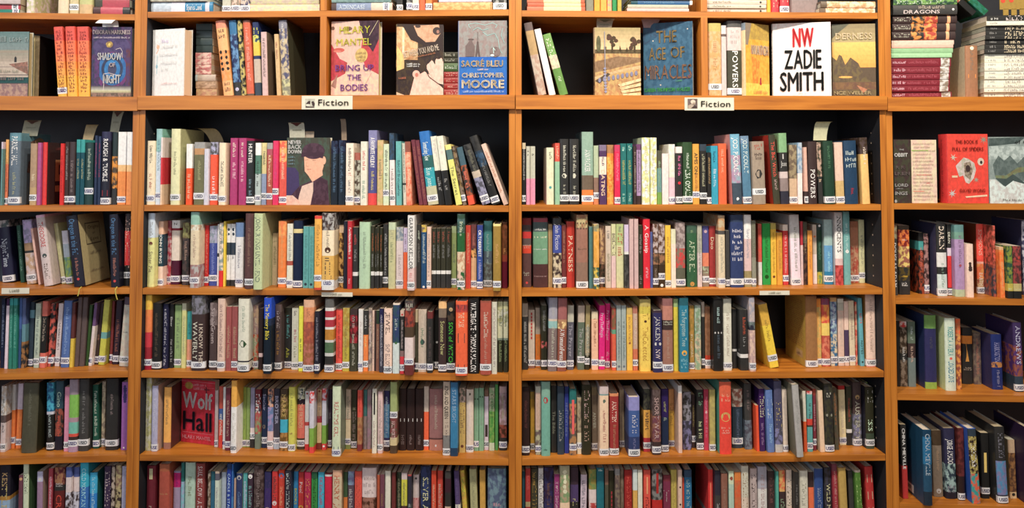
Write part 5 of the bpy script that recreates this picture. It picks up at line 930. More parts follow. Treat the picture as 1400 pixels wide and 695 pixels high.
C3Up	364.5 1163.8 14.4 12.8 212.1 140.0 0.0	dbb		0	ecc 20 60 ~	slim pink paperback, sixteenth upright from left, second shelf below beam, right-centre bookcase
C3Up	378.1 1163.8 23.0 14.1 192.0 140.0 0.0	332		0	999 15 45 ~^888 80 95 ~	slim black paperback, seventeenth upright from left, second shelf below beam, right-centre bookcase
C3Uh	393.7 1163.8 22.4 21.4 211.4 140.0 0.0	e13		0	fff 8 50 A_Gossip^fbc 70 85 ~	red hardcover, eighteenth upright from left, second shelf below beam, right-centre bookcase
C3Up	416.0 1163.8 28.8 8.4 171.2 128.0 0.0	56a		0	999 20 60 ~	slim blue paperback, nineteenth upright from left, second shelf below beam, right-centre bookcase
C3Up	425.2 1163.8 28.4 16.1 195.5 140.0 0.0	643*cbb:5/a75*543:2/432:4		90	987 70 85 ~	brown and pale grey paperback, twentieth upright from left, second shelf below beam, right-centre bookcase
C3Up	442.2 1163.8 27.8 19.4 195.5 140.0 0.0	643*cbb:5/a75*543:2/432:4		82	Hfff 94 98 o	brown and pale grey paperback, twenty-first upright from left, second shelf below beam, right-centre bookcase
C3Up	463.1 1163.8 27.2 17.0 191.4 140.0 0.0	fc2:8/fda:.6		93	c93 15 60 ~	yellow paperback with sticker, twenty-second upright from left, second shelf below beam, right-centre bookcase
C3Up	481.0 1163.8 26.7 14.8 179.3 128.0 0.0	eec:2/fed:6		0		ivory over white paperback, twenty-third upright from left, second shelf below beam, right-centre bookcase
C3Uh	496.7 1163.8 32.9 29.9 199.7 140.0 0.0	877*baa:4/876*d44:3/665:3		92		thick grey over taupe hardcover, twenty-fourth upright from left, second shelf below beam, right-centre bookcase
C3Uh	532.9 1163.8 41.0 32.7 190.0 128.0 0.0	465:1/364:7	465	0	cdb 25 75 AFTER_ELI^9b8 8 12 ~^c94 92 98 o	thick dark green hardcover, twenty-fifth upright from left, second shelf below beam, right-centre bookcase
C3Up	566.5 1163.8 40.2 14.7 190.0 128.0 0.0	bba:4/dcc:5		0	999 15 80 ~	pale grey over white paperback, twenty-sixth upright from left, second shelf below beam, right-centre bookcase
C3Up	583.9 1163.8 46.6 20.5 187.3 128.0 0.0	559:4/e86:2/bca*876:1/987:2		88	cab 3 15 o	blue over orange paperback with sticker, twenty-seventh upright from left, second shelf below beam, right-centre bookcase
C3Up	605.3 1163.8 45.9 19.8 187.3 128.0 0.0	a33		91	edb 12 45 Doo	red paperback with sticker, twenty-eighth upright from left, second shelf below beam, right-centre bookcase
C3Uh	626.1 1163.8 22.1 21.2 221.7 156.0 0.0	cb9*c96:2/555:.5/edb:7		91	aa9 30 80 ~	beige and tan over cream hardcover, twenty-ninth upright from left, second shelf below beam, right-centre bookcase
C3Up	652.0 1163.8 32.9 13.3 174.1 128.0 0.0	444		92		slim black paperback with sticker, thirtieth upright from left, second shelf below beam, right-centre bookcase
C3Uh	666.2 1163.8 27.4 40.6 223.3 156.0 0.0	346:1/347:9		92	Hdde 18 65 ~~~~;~~;~~~~;~;~~~~~~;~~~~	thick navy hardcover with sticker, thirty-first upright from left, second shelf below beam, right-centre bookcase
C3Uh	710.5 1163.8 35.5 24.0 222.6 156.0 0.0	fff:3/ecc:4/a96:2		92	aab 20 60 ~	white over pink hardcover with sticker, thirty-second upright from left, second shelf below beam, right-centre bookcase
C3Up	735.4 1163.8 35.0 12.8 204.2 140.0 0.0	776:5/998:4		92	998 15 60 ~	slim olive over grey paperback, thirty-third upright from left, second shelf below beam, right-centre bookcase
C3Up	765.8 1163.8 64.8 12.5 192.2 140.0 0.0	e54*d65:5/eee:3		0		slim red over white paperback, thirty-fourth upright from left, second shelf below beam, right-centre bookcase
C3Up	781.7 1163.8 71.3 26.6 192.9 140.0 0.0	1a4		0	262 20 80 ~^H151 84 90 o	green paperback, thirty-fifth upright from left, second shelf below beam, right-centre bookcase
C3Up	809.2 1163.8 70.6 17.3 193.7 140.0 0.0	cb5:1/fc2:9		0	b81 15 80 ~^H742 84 90 o	yellow paperback, thirty-sixth upright from left, second shelf below beam, right-centre bookcase
C3Up	827.4 1163.8 67.6 17.4 164.1 128.0 0.0	ea2		0	c83 15 70 ~	orange paperback, thirty-seventh upright from left, second shelf below beam, right-centre bookcase
C3Up	846.2 1163.8 67.0 16.8 188.9 128.0 0.0	fed:1/d33:9		89	fbb 18 80 ~	red paperback with sticker, thirty-eighth upright from left, second shelf below beam, right-centre bookcase
C3Uh	869.8 1163.8 61.2 31.0 220.6 156.0 -1.2	ddd:3/fef:6	bbb	95	998 18 80 ~	thick white hardcover with sticker, thirty-ninth upright from left, second shelf below beam, right-centre bookcase
C3Up	901.7 1163.8 65.4 8.2 199.3 140.0 0.0	c34:3/ecc:5		0		slim red over pink paperback, fortieth upright from left, second shelf below beam, right-centre bookcase
C3Up	910.8 1163.8 65.1 12.5 196.0 140.0 0.0	554:3/643*322:6		0	a97 15 50 ~	black over brown and black paperback, forty-first upright from left, second shelf below beam, right-centre bookcase
C3Up	924.2 1163.8 64.6 15.0 170.3 128.0 0.0	fa3		0	c73 15 70 ~	orange paperback, forty-second upright from left, second shelf below beam, right-centre bookcase
C3Up	948.5 1163.8 83.3 13.4 187.2 128.0 0.0	dcb:5/fee:5		0	Hf83 18 22 o	slim cream over white paperback, forty-third upright from left, second shelf below beam, right-centre bookcase
C3Up	962.8 1163.8 82.8 15.8 189.3 128.0 0.0	344:1/243:7/cb3*795:2		0	Hfff 1 5 o^587 30 60 ~	black over yellow and green paperback, forty-fourth upright from left, second shelf below beam, right-centre bookcase
C3Uh	979.5 1163.8 70.0 27.4 204.9 140.0 0.0	acc:4/6ad:4/28b:2	9bb	91	aef 50 80 ~	pale turquoise over blue hardcover, forty-fifth upright from left, second shelf below beam, right-centre bookcase
C3Uh	1008.9 1163.8 57.0 25.2 228.3 156.0 -0.3	ddd:3/fff:4/ecc:1/a33*d55:3	ccc	0	333 5 55 INNOCENTS	white hardcover titled INNOCENTS, forty-sixth upright from left, second shelf below beam, right-centre bookcase
C3Uh	1038.5 1163.8 63.3 22.7 230.0 156.0 -0.5	7bb:9		0	cee 15 55 ~^Hfff 52 57 o	turquoise hardcover, forty-seventh upright from left, second shelf below beam, right-centre bookcase
C3Up	1076.4 1163.8 96.4 27.1 196.2 140.0 0.0	b75:1/c86:3/b54*c97:6	f82	92		tan over red and tan paperback, forty-eighth upright from left, second shelf below beam, right-centre bookcase
C3Up	1104.4 1163.8 95.7 18.6 201.3 140.0 0.0	dda		88	998 25 70 ~	ivory paperback with sticker, forty-ninth upright from left, second shelf below beam, right-centre bookcase
C4Up	22.9 912.5 47.7 17.8 202.5 140.0 0.0	cba:2/333:8		0	bbb 28 90 ~	beige over black paperback, first upright from left, third shelf below beam, right-centre bookcase
C4Up	42.1 912.5 61.1 20.4 179.6 128.0 0.0	dcb:8/965:.7		90	c33 3 50 ||||	cream paperback with sticker, second upright from left, third shelf below beam, right-centre bookcase
C4Up	64.9 912.5 74.6 15.4 182.8 128.0 0.0	cba:4/f81:5		93	d93 50 80 ~	beige over orange paperback with sticker, third upright from left, third shelf below beam, right-centre bookcase
C4Up	81.3 912.5 45.9 17.5 195.7 140.0 0.0	443:2/332:3/d66*332:1/332:3		90	999 8 40 ~	black paperback with sticker, fourth upright from left, third shelf below beam, right-centre bookcase
C4Uh	100.3 912.5 28.5 26.9 223.3 156.0 0.9	aab:3/dcb:.3/9cc:1/877:6		89	bbb 10 25 ~^ccb 40 85 ~	pale grey over grey hardcover, fifth upright from left, third shelf below beam, right-centre bookcase
C4Uh	128.4 912.5 27.6 27.7 221.3 156.0 1.0	a66:3/b86:.3/fd9*a75:1/954:6		90	fff 42 85 AWomanInFerusa	red over maroon hardcover with sticker, sixth upright from left, third shelf below beam, right-centre bookcase
C4Uh	160.2 912.5 43.3 20.3 196.3 140.0 0.6	ccb:2.3/667:6.6		90	bbc 30 80 The_Prayer	pale grey over navy hardcover, seventh upright from left, third shelf below beam, right-centre bookcase
C4Uh	192.5 912.5 42.3 21.1 195.5 140.0 0.7	cba:2.3/676:6.6	ba9	84	bbb 35 80 The_Prayer	beige over green hardcover with sticker, eighth upright from left, third shelf below beam, right-centre bookcase
C4Up	215.1 912.5 41.7 13.8 196.2 140.0 1.1	a96:3/ba8*887:4/332:2		87	ddc 30 80 ~	olive over beige and grey paperback, ninth upright from left, third shelf below beam, right-centre bookcase
C4Uh	236.1 912.5 41.0 20.3 177.2 128.0 0.0	edb:1/fca:7		87	a64 12 60 ~	cream hardcover with sticker, tenth upright from left, third shelf below beam, right-centre bookcase
C4Up	258.3 912.5 43.1 18.7 195.7 140.0 0.7	e08		90	fce 12 50 PrayTheFlogis^fbd 80 92 ~	magenta paperback with sticker, eleventh upright from left, third shelf below beam, right-centre bookcase
C4Up	279.9 912.5 56.5 14.5 198.2 140.0 0.7	e08		94	fce 8 60 PrayTheFinger^fbd 75 90 ~	magenta paperback with sticker, twelfth upright from left, third shelf below beam, right-centre bookcase
C4Up	297.8 912.5 32.2 12.3 189.9 128.0 0.0	b54*864:3/6a8:.6/e64:5		90		red and brown over red paperback, thirteenth upright from left, third shelf below beam, right-centre bookcase
C4Up	311.6 912.5 31.7 14.5 197.9 140.0 0.0	abb		0	788 25 85 ~^H678 92 96 o	slim pale grey paperback, fourteenth upright from left, third shelf below beam, right-centre bookcase
C4Up	327.0 912.5 31.3 14.5 197.9 140.0 0.0	abb		0	788 25 85 ~^H678 92 96 o	slim pale grey paperback, fifteenth upright from left, third shelf below beam, right-centre bookcase
C4Uh	343.0 912.5 30.7 18.1 190.7 140.0 0.0	db6:1/fc4:8		0	b84 15 55 ~^Ha63 55 58 o	yellow hardcover, sixteenth upright from left, third shelf below beam, right-centre bookcase
C4Up	362.0 912.5 30.2 14.9 194.7 140.0 0.0	b76:1/ca9:5/d75:3		88	edc 12 60 ~	beige over orange paperback with sticker, seventeenth upright from left, third shelf below beam, right-centre bookcase
C4Uh	381.1 912.5 19.6 33.9 217.8 156.0 0.0	cb6:1/dc4:1/fd5:8		0	b93 8 28 ~~~~^H532 29 32 o^c93 38 85 TheCollected	thick yellow hardcover, eighteenth upright from left, third shelf below beam, right-centre bookcase
C4Uh	419.5 912.5 7.6 27.3 186.1 128.0 0.0	434:.3/336:8		88	ddd 10 48 JAN_KLEIN^Hddd 50 58 %%^edd 63 78 NW	navy hardcover with sticker, nineteenth upright from left, third shelf below beam, right-centre bookcase
C4Uh	447.7 912.5 3.9 31.2 222.3 156.0 0.0	966:1/c87:2/433:1.4/a76:6		93	Hccb 30 36 ~~~~~~;~~~~~~^b98 45 80 ~	thick red over tan hardcover, twentieth upright from left, third shelf below beam, right-centre bookcase
C4Up	484.4 912.5 19.4 15.1 218.4 156.0 0.0	ac8:1/ed3:8		0		yellow paperback, twenty-first upright from left, third shelf below beam, right-centre bookcase
C4Uh	500.4 912.5 7.8 27.7 223.3 156.0 0.0	267:1/28a:9		0	bdd 15 65 The_Forgotten_Tree^Hfb3 71 77 O^H8cd 82 95 ~~~~;~~~;~~~~	blue hardcover titled The Forgotten Tree, twenty-second upright from left, third shelf below beam, right-centre bookcase
C4Up	536.4 912.5 31.6 15.5 195.7 140.0 0.0	a83*c94:8		94	edb 45 80 ~	olive and tan paperback with sticker, twenty-third upright from left, third shelf below beam, right-centre bookcase
C4Up	553.3 912.5 31.0 19.6 196.5 140.0 0.0	bcb*8a8:4/dca*9b9:5		0	a98 20 85 ~	pale grey over cream paperback, twenty-fourth upright from left, third shelf below beam, right-centre bookcase
C4Up	578.5 912.5 44.4 9.8 203.8 140.0 0.0	cba:2/333:7		90		slim beige over black paperback, twenty-fifth upright from left, third shelf below beam, right-centre bookcase
C4Up	589.1 912.5 43.9 16.7 189.7 128.0 0.0	964*a75:6/d42:.6/fdc:1		91		brown and tan paperback with sticker, twenty-sixth upright from left, third shelf below beam, right-centre bookcase
C4Uh	606.7 912.5 15.4 28.8 219.2 156.0 0.0	222		0	bdd 12 35 ~^Hccc 44 50 %%%^567 50 82 ~	black hardcover, twenty-seventh upright from left, third shelf below beam, right-centre bookcase
C4Uh	639.1 912.5 21.3 26.0 217.9 156.0 0.0	ccb:2/eed:8		93	ba9 20 80 ~	pale grey over white hardcover, twenty-eighth upright from left, third shelf below beam, right-centre bookcase
C4Up	673.5 912.5 41.3 13.8 181.6 128.0 0.0	333:7/eee:.4/333:3		0		slim black paperback, twenty-ninth upright from left, third shelf below beam, right-centre bookcase
C4Uh	690.3 912.5 19.7 25.8 183.5 128.0 -0.6	333:7/eee:.6/333:2		0	c53 12 40 ~^999 45 60 ~	black hardcover, thirtieth upright from left, third shelf below beam, right-centre bookcase
C4Uh	716.9 912.5 9.3 17.9 223.6 156.0 -0.6	cbb*aab:3/334*788:1/ecb*caa:5		93		pale grey hardcover, thirty-first upright from left, third shelf below beam, right-centre bookcase
C4Up	790.2 912.5 40.2 28.4 197.6 140.0 -10.4	eb3:3/fd2:6		85	a83 25 60 ~	leaning yellow paperback with sticker, thirty-second upright from left, third shelf below beam, right-centre bookcase
C4Uh	905.8 912.5 45.0 36.5 220.0 156.0 0.0	a74:9	ca4	95		thick tan hardcover with sticker, thirty-third upright from left, third shelf below beam, right-centre bookcase
C4Up	943.2 912.5 54.2 15.8 209.9 140.0 0.0	f92:1/fb5*db6:7		93		orange and yellow paperback with sticker, thirty-fourth upright from left, third shelf below beam, right-centre bookcase
C4Uh	960.3 912.5 53.5 25.8 210.5 140.0 -0.1	957*a46:1/fa4*e54:3/fd6:2/c54*e86:5		93		orange over red hardcover with sticker, thirty-fifth upright from left, third shelf below beam, right-centre bookcase
C4Up	990.9 912.5 59.8 20.9 211.9 140.0 0.0	eb7:.5/569*acd:4/edb*37a:4		91	dde 10 40 ~	blue over cream paperback with sticker, thirty-sixth upright from left, third shelf below beam, right-centre bookcase
C4Up	1014.8 912.5 59.1 19.0 208.6 140.0 0.0	eed:.5/ccb:1/ecb:7		91	dcb 20 70 ~	cream paperback with sticker, thirty-seventh upright from left, third shelf below beam, right-centre bookcase
C4Up	1034.7 912.5 58.5 13.7 200.4 140.0 0.0	fdc:4/546:4/ecb:1		90		slim cream over purple paperback, thirty-eighth upright from left, third shelf below beam, right-centre bookcase
C4Up	1051.6 912.5 60.8 18.2 201.6 140.0 -0.7	edb:7		89	b98 20 60 ~	cream paperback with sticker, thirty-ninth upright from left, third shelf below beam, right-centre bookcase
C4Up	1070.7 912.5 60.4 5.2 197.8 140.0 0.0	d54*eb9:9		0		slim red and orange paperback, fortieth upright from left, third shelf below beam, right-centre bookcase
C4Uh	1082.1 912.5 54.2 12.9 210.7 140.0 -1.5	6bc		0	e55 10 50 LISTS^355 60 85 NOTES^H244 92 96 o	slim turquoise hardcover titled LISTS, forty-first upright from left, third shelf below beam, right-centre bookcase
C4Uh	1095.9 912.5 44.5 30.2 227.1 156.0 0.0	ecb:1/fdc:7/e98:1	a73	94	b98 8 80 ~	thick cream hardcover with sticker, forty-second upright from left, third shelf below beam, right-centre bookcase
C5Uh	21.0 661.5 26.8 23.2 204.8 140.0 0.0	322:9		91	744 20 60 ~	black hardcover with sticker, first upright from left, fourth shelf below beam, right-centre bookcase
C5Up	47.8 661.5 62.1 13.5 179.0 128.0 0.0	ca4:1/eb3:7		93		slim yellow paperback with sticker, second upright from left, fourth shelf below beam, right-centre bookcase
C5Uh	62.2 661.5 30.7 17.0 205.3 140.0 0.0	ccb:1/dba:6/766*bb9:4		91	ca8 12 60 ~	cream over brown and khaki hardcover, third upright from left, fourth shelf below beam, right-centre bookcase
C5Uh	80.0 661.5 21.9 26.9 222.1 156.0 0.0	8ba:2/7ba:8		0	Hc23 5 45 J^H143 90 93 ~~	pale turquoise over turquoise hardcover, fourth upright from left, fourth shelf below beam, right-centre bookcase
C5Up	111.3 661.5 44.5 17.0 202.6 140.0 0.0	333:9		0	998 30 80 The_Bible	black paperback, fifth upright from left, fourth shelf below beam, right-centre bookcase
C5Uh	129.2 661.5 30.6 20.9 204.6 140.0 0.0	345:9		0	aaa 35 80 ~~	navy hardcover, sixth upright from left, fourth shelf below beam, right-centre bookcase
C5Up	151.7 661.5 38.1 13.2 202.1 140.0 0.0	237:1/34a:8		0	89c 25 75 ~~	slim blue paperback, seventh upright from left, fourth shelf below beam, right-centre bookcase
C5Uh	165.8 661.5 25.4 21.3 197.7 140.0 0.0	277:2/555*b85:7		88	Hf66 16 68 |	dark teal hardcover, eighth upright from left, fourth shelf below beam, right-centre bookcase
C5Up	189.5 661.5 31.8 13.4 168.6 128.0 0.0	ba8*876:5/edb:3		85		beige and taupe over cream paperback, ninth upright from left, fourth shelf below beam, right-centre bookcase
C5Uh	203.8 661.5 26.1 27.5 209.4 140.0 0.0	332:9		0	caa 8 45 ~~~^b98 45 80 ~~~	black hardcover, tenth upright from left, fourth shelf below beam, right-centre bookcase
C5Up	237.2 661.5 56.0 18.0 193.6 140.0 0.0	986:1/876:7		93	ccb 40 65 ANVIER	taupe paperback with sticker, eleventh upright from left, fourth shelf below beam, right-centre bookcase
C5Uh	256.0 661.5 16.4 28.0 207.8 140.0 0.0	dcc:1/8aa:.2/fdb:8		96	b66 35 80 ~^H676 18 24 %	cream hardcover with sticker, twelfth upright from left, fourth shelf below beam, right-centre bookcase
C5Uh	287.6 661.5 18.4 27.1 184.2 128.0 0.0	e96:.3/a33:8		95	fdc 12 45 ANATTEM^b86 50 90 ~	red hardcover with sticker, thirteenth upright from left, fourth shelf below beam, right-centre bookcase
C5Up	327.1 661.5 76.4 15.2 177.9 128.0 0.0	ba8:9		93	a98 20 80 ~	beige paperback with sticker, fourteenth upright from left, fourth shelf below beam, right-centre bookcase
C5Uh	343.2 661.5 9.6 33.8 176.3 128.0 0.0	99d:2/46a:4/347:3		95	dde 30 60 ~~~^88b 70 90 ~	thick blue over navy hardcover, fifteenth upright from left, fourth shelf below beam, right-centre bookcase
C5Up	395.3 661.5 42.7 21.6 189.9 128.0 0.0	333*554:3/fb4:4/c34:2		90	544 35 65 ~~	black over orange paperback with sticker, sixteenth upright from left, fourth shelf below beam, right-centre bookcase
C5Uh	417.9 661.5 19.4 26.0 194.9 140.0 0.0	544*655:4/965*745:4/433:2		92	caa 12 75 SHORT_WAR	black over brown hardcover, seventeenth upright from left, fourth shelf below beam, right-centre bookcase
C5Uh	449.4 661.5 38.9 22.8 190.6 140.0 0.0	326:4/235:5		96	bb7 20 40 ~^bcb 45 50 ~	purple over navy hardcover with sticker, eighteenth upright from left, fourth shelf below beam, right-centre bookcase
C5Up	481.9 661.5 74.7 17.1 179.0 128.0 0.0	ea6:3/fc4:5		94	b83 25 65 ~~	orange over yellow paperback with sticker, nineteenth upright from left, fourth shelf below beam, right-centre bookcase
C5Uh	499.9 661.5 29.4 12.0 203.5 140.0 0.0	eee:1/ecb:8		0		slim cream hardcover, twentieth upright from left, fourth shelf below beam, right-centre bookcase
C5Uh	520.5 661.5 55.4 27.3 176.3 128.0 0.0	444*99a:5/88b*445:5		0		black over pale blue hardcover, twenty-first upright from left, fourth shelf below beam, right-centre bookcase
C5Up	552.0 661.5 67.4 10.7 163.9 128.0 0.0	433:9		83	a95 20 60 ~	slim black paperback with sticker, twenty-second upright from left, fourth shelf below beam, right-centre bookcase
C5Up	563.6 661.5 51.0 20.3 183.6 128.0 0.0	333:9		94	7a8 5 30 ~~^cda 50 80 ~~	black paperback with sticker, twenty-third upright from left, fourth shelf below beam, right-centre bookcase
C5Up	584.8 661.5 47.3 14.1 185.8 128.0 0.0	b35:3/c35:6		0	Hecc 35 40 %^e8a 12 80 ~	slim red paperback, twenty-fourth upright from left, fourth shelf below beam, right-centre bookcase
C5Up	599.8 661.5 39.5 18.1 186.9 128.0 0.0	cb6*ba6:9		94		yellow paperback with sticker, twenty-fifth upright from left, fourth shelf below beam, right-centre bookcase
C5Uh	623.7 661.5 17.8 36.6 218.1 156.0 0.0	e64:2/f43:8	5a9	0	Hfa8 16 28 ~~~;~~~~^Hdb6 43 54 O^Hfba 62 72 ~~~~;~~;~~~	thick red hardcover, twenty-sixth upright from left, fourth shelf below beam, right-centre bookcase
C5Uh	677.7 661.5 63.0 33.2 181.5 128.0 0.0	fed*b76:3/345:7		88	679 35 85 ~	white and red over navy hardcover, twenty-seventh upright from left, fourth shelf below beam, right-centre bookcase
C5Uh	713.6 661.5 51.6 22.6 200.6 140.0 -0.6	444:5/789*556:4		0	877 10 40 ~	black over blue and navy hardcover, twenty-eighth upright from left, fourth shelf below beam, right-centre bookcase
C5Up	744.4 661.5 35.1 8.2 138.9 128.0 -1.1	f52:9		0		slim red paperback, twenty-ninth upright from left, fourth shelf below beam, right-centre bookcase
C5Up	753.4 661.5 34.6 16.8 189.6 128.0 -0.6	426:9		0	ddb 12 45 ~~~^a8b 55 90 ~	purple paperback, thirtieth upright from left, fourth shelf below beam, right-centre bookcase
C5Uh	774.4 661.5 26.7 21.9 188.6 128.0 -1.6	68c:9		0	cde 12 45 ~~~^adf 55 85 ~	blue hardcover, thirty-first upright from left, fourth shelf below beam, right-centre bookcase
C5Uh	798.1 661.5 25.9 24.0 215.9 156.0 -0.8	557:6/88b*556:2/ccc:1	447	0	cb7 30 70 ~~~	navy hardcover, thirty-second upright from left, fourth shelf below beam, right-centre bookcase
C5Up	823.0 661.5 27.2 15.4 191.2 140.0 -0.8	edc:9		94		cream paperback with sticker, thirty-third upright from left, fourth shelf below beam, right-centre bookcase
C5Uh	848.7 661.5 -12.0 20.4 215.9 156.0 -3.6	bbb:9	776	0	aaa 20 70 ~	pale grey hardcover, thirty-fourth upright from left, fourth shelf below beam, right-centre bookcase
C5Up	887.0 661.5 25.4 9.8 184.2 128.0 -1.0	eed:5/f62:5		0		slim white over orange paperback, thirty-fifth upright from left, fourth shelf below beam, right-centre bookcase
C5Up	898.3 661.5 27.0 17.0 183.7 128.0 0.0	d44*fee:.5/6bb:4/e43:1/543:.3/6bb:4		90	455 20 45 ~	turquoise paperback with sticker, thirty-sixth upright from left, fourth shelf below beam, right-centre bookcase
C5Up	919.7 661.5 34.7 10.1 188.2 128.0 0.0	a43:.8/834:7		86	dab 25 70 ~	slim maroon paperback with sticker, thirty-seventh upright from left, fourth shelf below beam, right-centre bookcase
C5Uh	936.4 661.5 23.8 15.3 185.9 128.0 -1.8	fdb:9	dca	0		cream hardcover, thirty-eighth upright from left, fourth shelf below beam, right-centre bookcase
C5Uh	952.6 661.5 23.1 27.3 206.9 140.0 -0.8	443*333:9		95	Hccb 12 20 ~~;~~^H998 42 50 %%	black hardcover with sticker, thirty-ninth upright from left, fourth shelf below beam, right-centre bookcase
C5Up	988.7 661.5 37.8 13.7 189.6 128.0 -1.9	554*654:9		0	b74 8 60 ~	slim black and taupe paperback, fortieth upright from left, fourth shelf below beam, right-centre bookcase
C5Up	1022.0 661.5 73.9 21.3 184.3 128.0 -1.0	c22:.6/feb:9		92	dcb 30 80 ~	ivory paperback with sticker, forty-first upright from left, fourth shelf below beam, right-centre bookcase
C5Up	1044.3 661.5 73.3 17.1 182.5 128.0 0.0	443:7/eee:.6/333:2		0	b54 20 60 ~	black paperback, forty-second upright from left, fourth shelf below beam, right-centre bookcase
C5Uh	1062.3 661.5 67.2 26.8 196.9 140.0 0.0	544:4/88a*666:4		94	ccb 30 90 AUSTERITY^Hb96 20 26 O	black over pale blue hardcover, forty-third upright from left, fourth shelf below beam, right-centre bookcase
C5Uh	1091.1 661.5 44.8 26.0 188.3 128.0 -0.3	332:6/454:2	223	90	bbb 5 25 ~~~^dfd 48 76 ISIS	black hardcover titled ISIS, forty-fourth upright from left, fourth shelf below beam, right-centre bookcase
C5Up	1119.7 661.5 92.2 6.4 188.5 128.0 -0.9	9c5:9		0		slim green paperback, forty-fifth upright from left, fourth shelf below beam, right-centre bookcase
C6Up	22.0 411.6 26.8 8.2 201.9 140.0 0.0	256:9		0		slim navy paperback, first upright from left, lowest shelf, right-centre bookcase
C6Up	31.2 411.6 22.0 15.2 212.6 140.0 0.0	b33:4/ba7:.6/a22:4		0	b85 60 95 ~^d66 10 30 ~	red paperback, second upright from left, lowest shelf, right-centre bookcase
C6Uh	47.5 411.6 36.5 22.0 206.2 140.0 0.0	443:9		0	b94 5 95 ~~	black hardcover, third upright from left, lowest shelf, right-centre bookcase
C6Up	70.9 411.6 30.8 15.2 209.3 140.0 0.0	ddd:9		0	655 8 60 ~~~	white paperback, fourth upright from left, lowest shelf, right-centre bookcase
C6Uh	87.0 411.6 36.7 31.0 208.8 140.0 0.0	336*324:5		0	754 20 90 ~~	thick navy and black hardcover, fifth upright from left, lowest shelf, right-centre bookcase
C6Uh	118.9 411.6 25.9 16.0 193.3 140.0 0.0	937:9	dba	0	ecd 10 95 ~~	magenta hardcover, sixth upright from left, lowest shelf, right-centre bookcase
C6Uh	135.8 411.6 23.4 30.0 219.3 156.0 0.0	bb9:1/8a7*ba8:3/fdb:4		0	Heec 5 38 %;%;%;%;%^H9a7 70 76 ~	thick pale green and beige over cream hardcover, seventh upright from left, lowest shelf, right-centre bookcase
C6Uh	168.5 411.6 37.5 25.2 208.6 140.0 0.0	434:2/547:2/333:4		0	cc8 45 95 ~~	black hardcover, eighth upright from left, lowest shelf, right-centre bookcase
C6Up	198.2 411.6 41.6 19.2 183.9 128.0 1.1	dcd:4/f83:3	532	0	778 10 60 ~~	white over orange paperback, ninth upright from left, lowest shelf, right-centre bookcase
C6Uh	226.0 411.6 38.5 22.6 200.8 140.0 0.0	a94*795:3/edd:2/c44*edd:1/333:1/e64:3		0	a43 55 60 ~	olive and green over red hardcover, tenth upright from left, lowest shelf, right-centre bookcase
C6Uh	249.6 411.6 37.3 22.6 205.4 140.0 0.0	178:9	69b	0	Hdff 2 5 ~~	turquoise hardcover, eleventh upright from left, lowest shelf, right-centre bookcase
C6Up	274.8 411.6 37.6 11.3 198.3 140.0 0.0	865:2/554:5/dba:2		0		slim brown over black paperback, twelfth upright from left, lowest shelf, right-centre bookcase
C6Up	287.0 411.6 35.8 15.9 196.7 140.0 0.0	332:9		0	b34 30 90 |||||	black paperback, thirteenth upright from left, lowest shelf, right-centre bookcase
C6Up	303.8 411.6 23.4 14.8 207.3 140.0 0.0	999:.5/655*876:5		0		brown and taupe paperback, fourteenth upright from left, lowest shelf, right-centre bookcase
C6Up	321.0 411.6 30.4 10.1 203.0 140.0 0.0	876*765:9		0		slim taupe paperback, fifteenth upright from left, lowest shelf, right-centre bookcase
C6Uh	332.6 411.6 26.5 23.9 202.2 140.0 0.0	a22:9		0	d54 10 60 ~~	red hardcover, sixteenth upright from left, lowest shelf, right-centre bookcase
C6Up	357.5 411.6 18.7 13.4 206.4 140.0 0.0	dee:3/eb5:7		0		slim white over orange paperback, seventeenth upright from left, lowest shelf, right-centre bookcase
C6Up	372.3 411.6 18.7 13.9 205.1 140.0 0.0	eed:5.5/f62:1.4/b48:.8/eed:2		0		slim white paperback, eighteenth upright from left, lowest shelf, right-centre bookcase
C6Uh	390.8 411.6 24.7 21.4 202.2 140.0 0.0	e54:9		0	622 40 95 ~~^fa7 10 35 |	red hardcover, nineteenth upright from left, lowest shelf, right-centre bookcase
C6Uh	416.6 411.6 24.2 31.6 204.2 140.0 0.0	888*444:4/c22:5		0	b22 5 35 ||	thick grey and black over red hardcover, twentieth upright from left, lowest shelf, right-centre bookcase
C6Uh	452.4 411.6 34.6 23.6 181.7 128.0 0.0	834:1/835:9		0	dcc 8 60 |~~	magenta hardcover, twenty-first upright from left, lowest shelf, right-centre bookcase
C6Uh	478.3 411.6 41.0 18.7 195.3 140.0 0.0	cb5:9		0	a94 20 80 ~	yellow hardcover, twenty-second upright from left, lowest shelf, right-centre bookcase
C6Up	497.9 411.6 28.7 12.0 199.2 140.0 0.0	ecb:9		0	H333 24 28 o^H333 50 54 o	slim cream paperback, twenty-third upright from left, lowest shelf, right-centre bookcase
C6Up	513.9 411.6 40.5 4.5 170.0 128.0 0.0	e53:9		0		slim red paperback, twenty-fourth upright from left, lowest shelf, right-centre bookcase
C6Uh	519.3 411.6 41.7 24.1 193.3 140.0 0.0	357:1/27a:8		0	acc 15 60 ~~^Hcc7 65 75 O	blue hardcover, twenty-fifth upright from left, lowest shelf, right-centre bookcase
C6Up	593.5 411.6 40.9 15.2 193.8 140.0 0.0	e33:8/999:1/d33:3		0	f86 20 60 |	red paperback, twenty-sixth upright from left, lowest shelf, right-centre bookcase
C6Uh	609.6 411.6 26.8 18.1 196.3 140.0 0.0	334:3/444:2/544:3		0	bbb 50 80 ~	black hardcover, twenty-seventh upright from left, lowest shelf, right-centre bookcase
C6Uh	628.6 411.6 23.3 19.6 188.6 128.0 0.0	965:9		0	a87 20 90 ~	brown hardcover, twenty-eighth upright from left, lowest shelf, right-centre bookcase
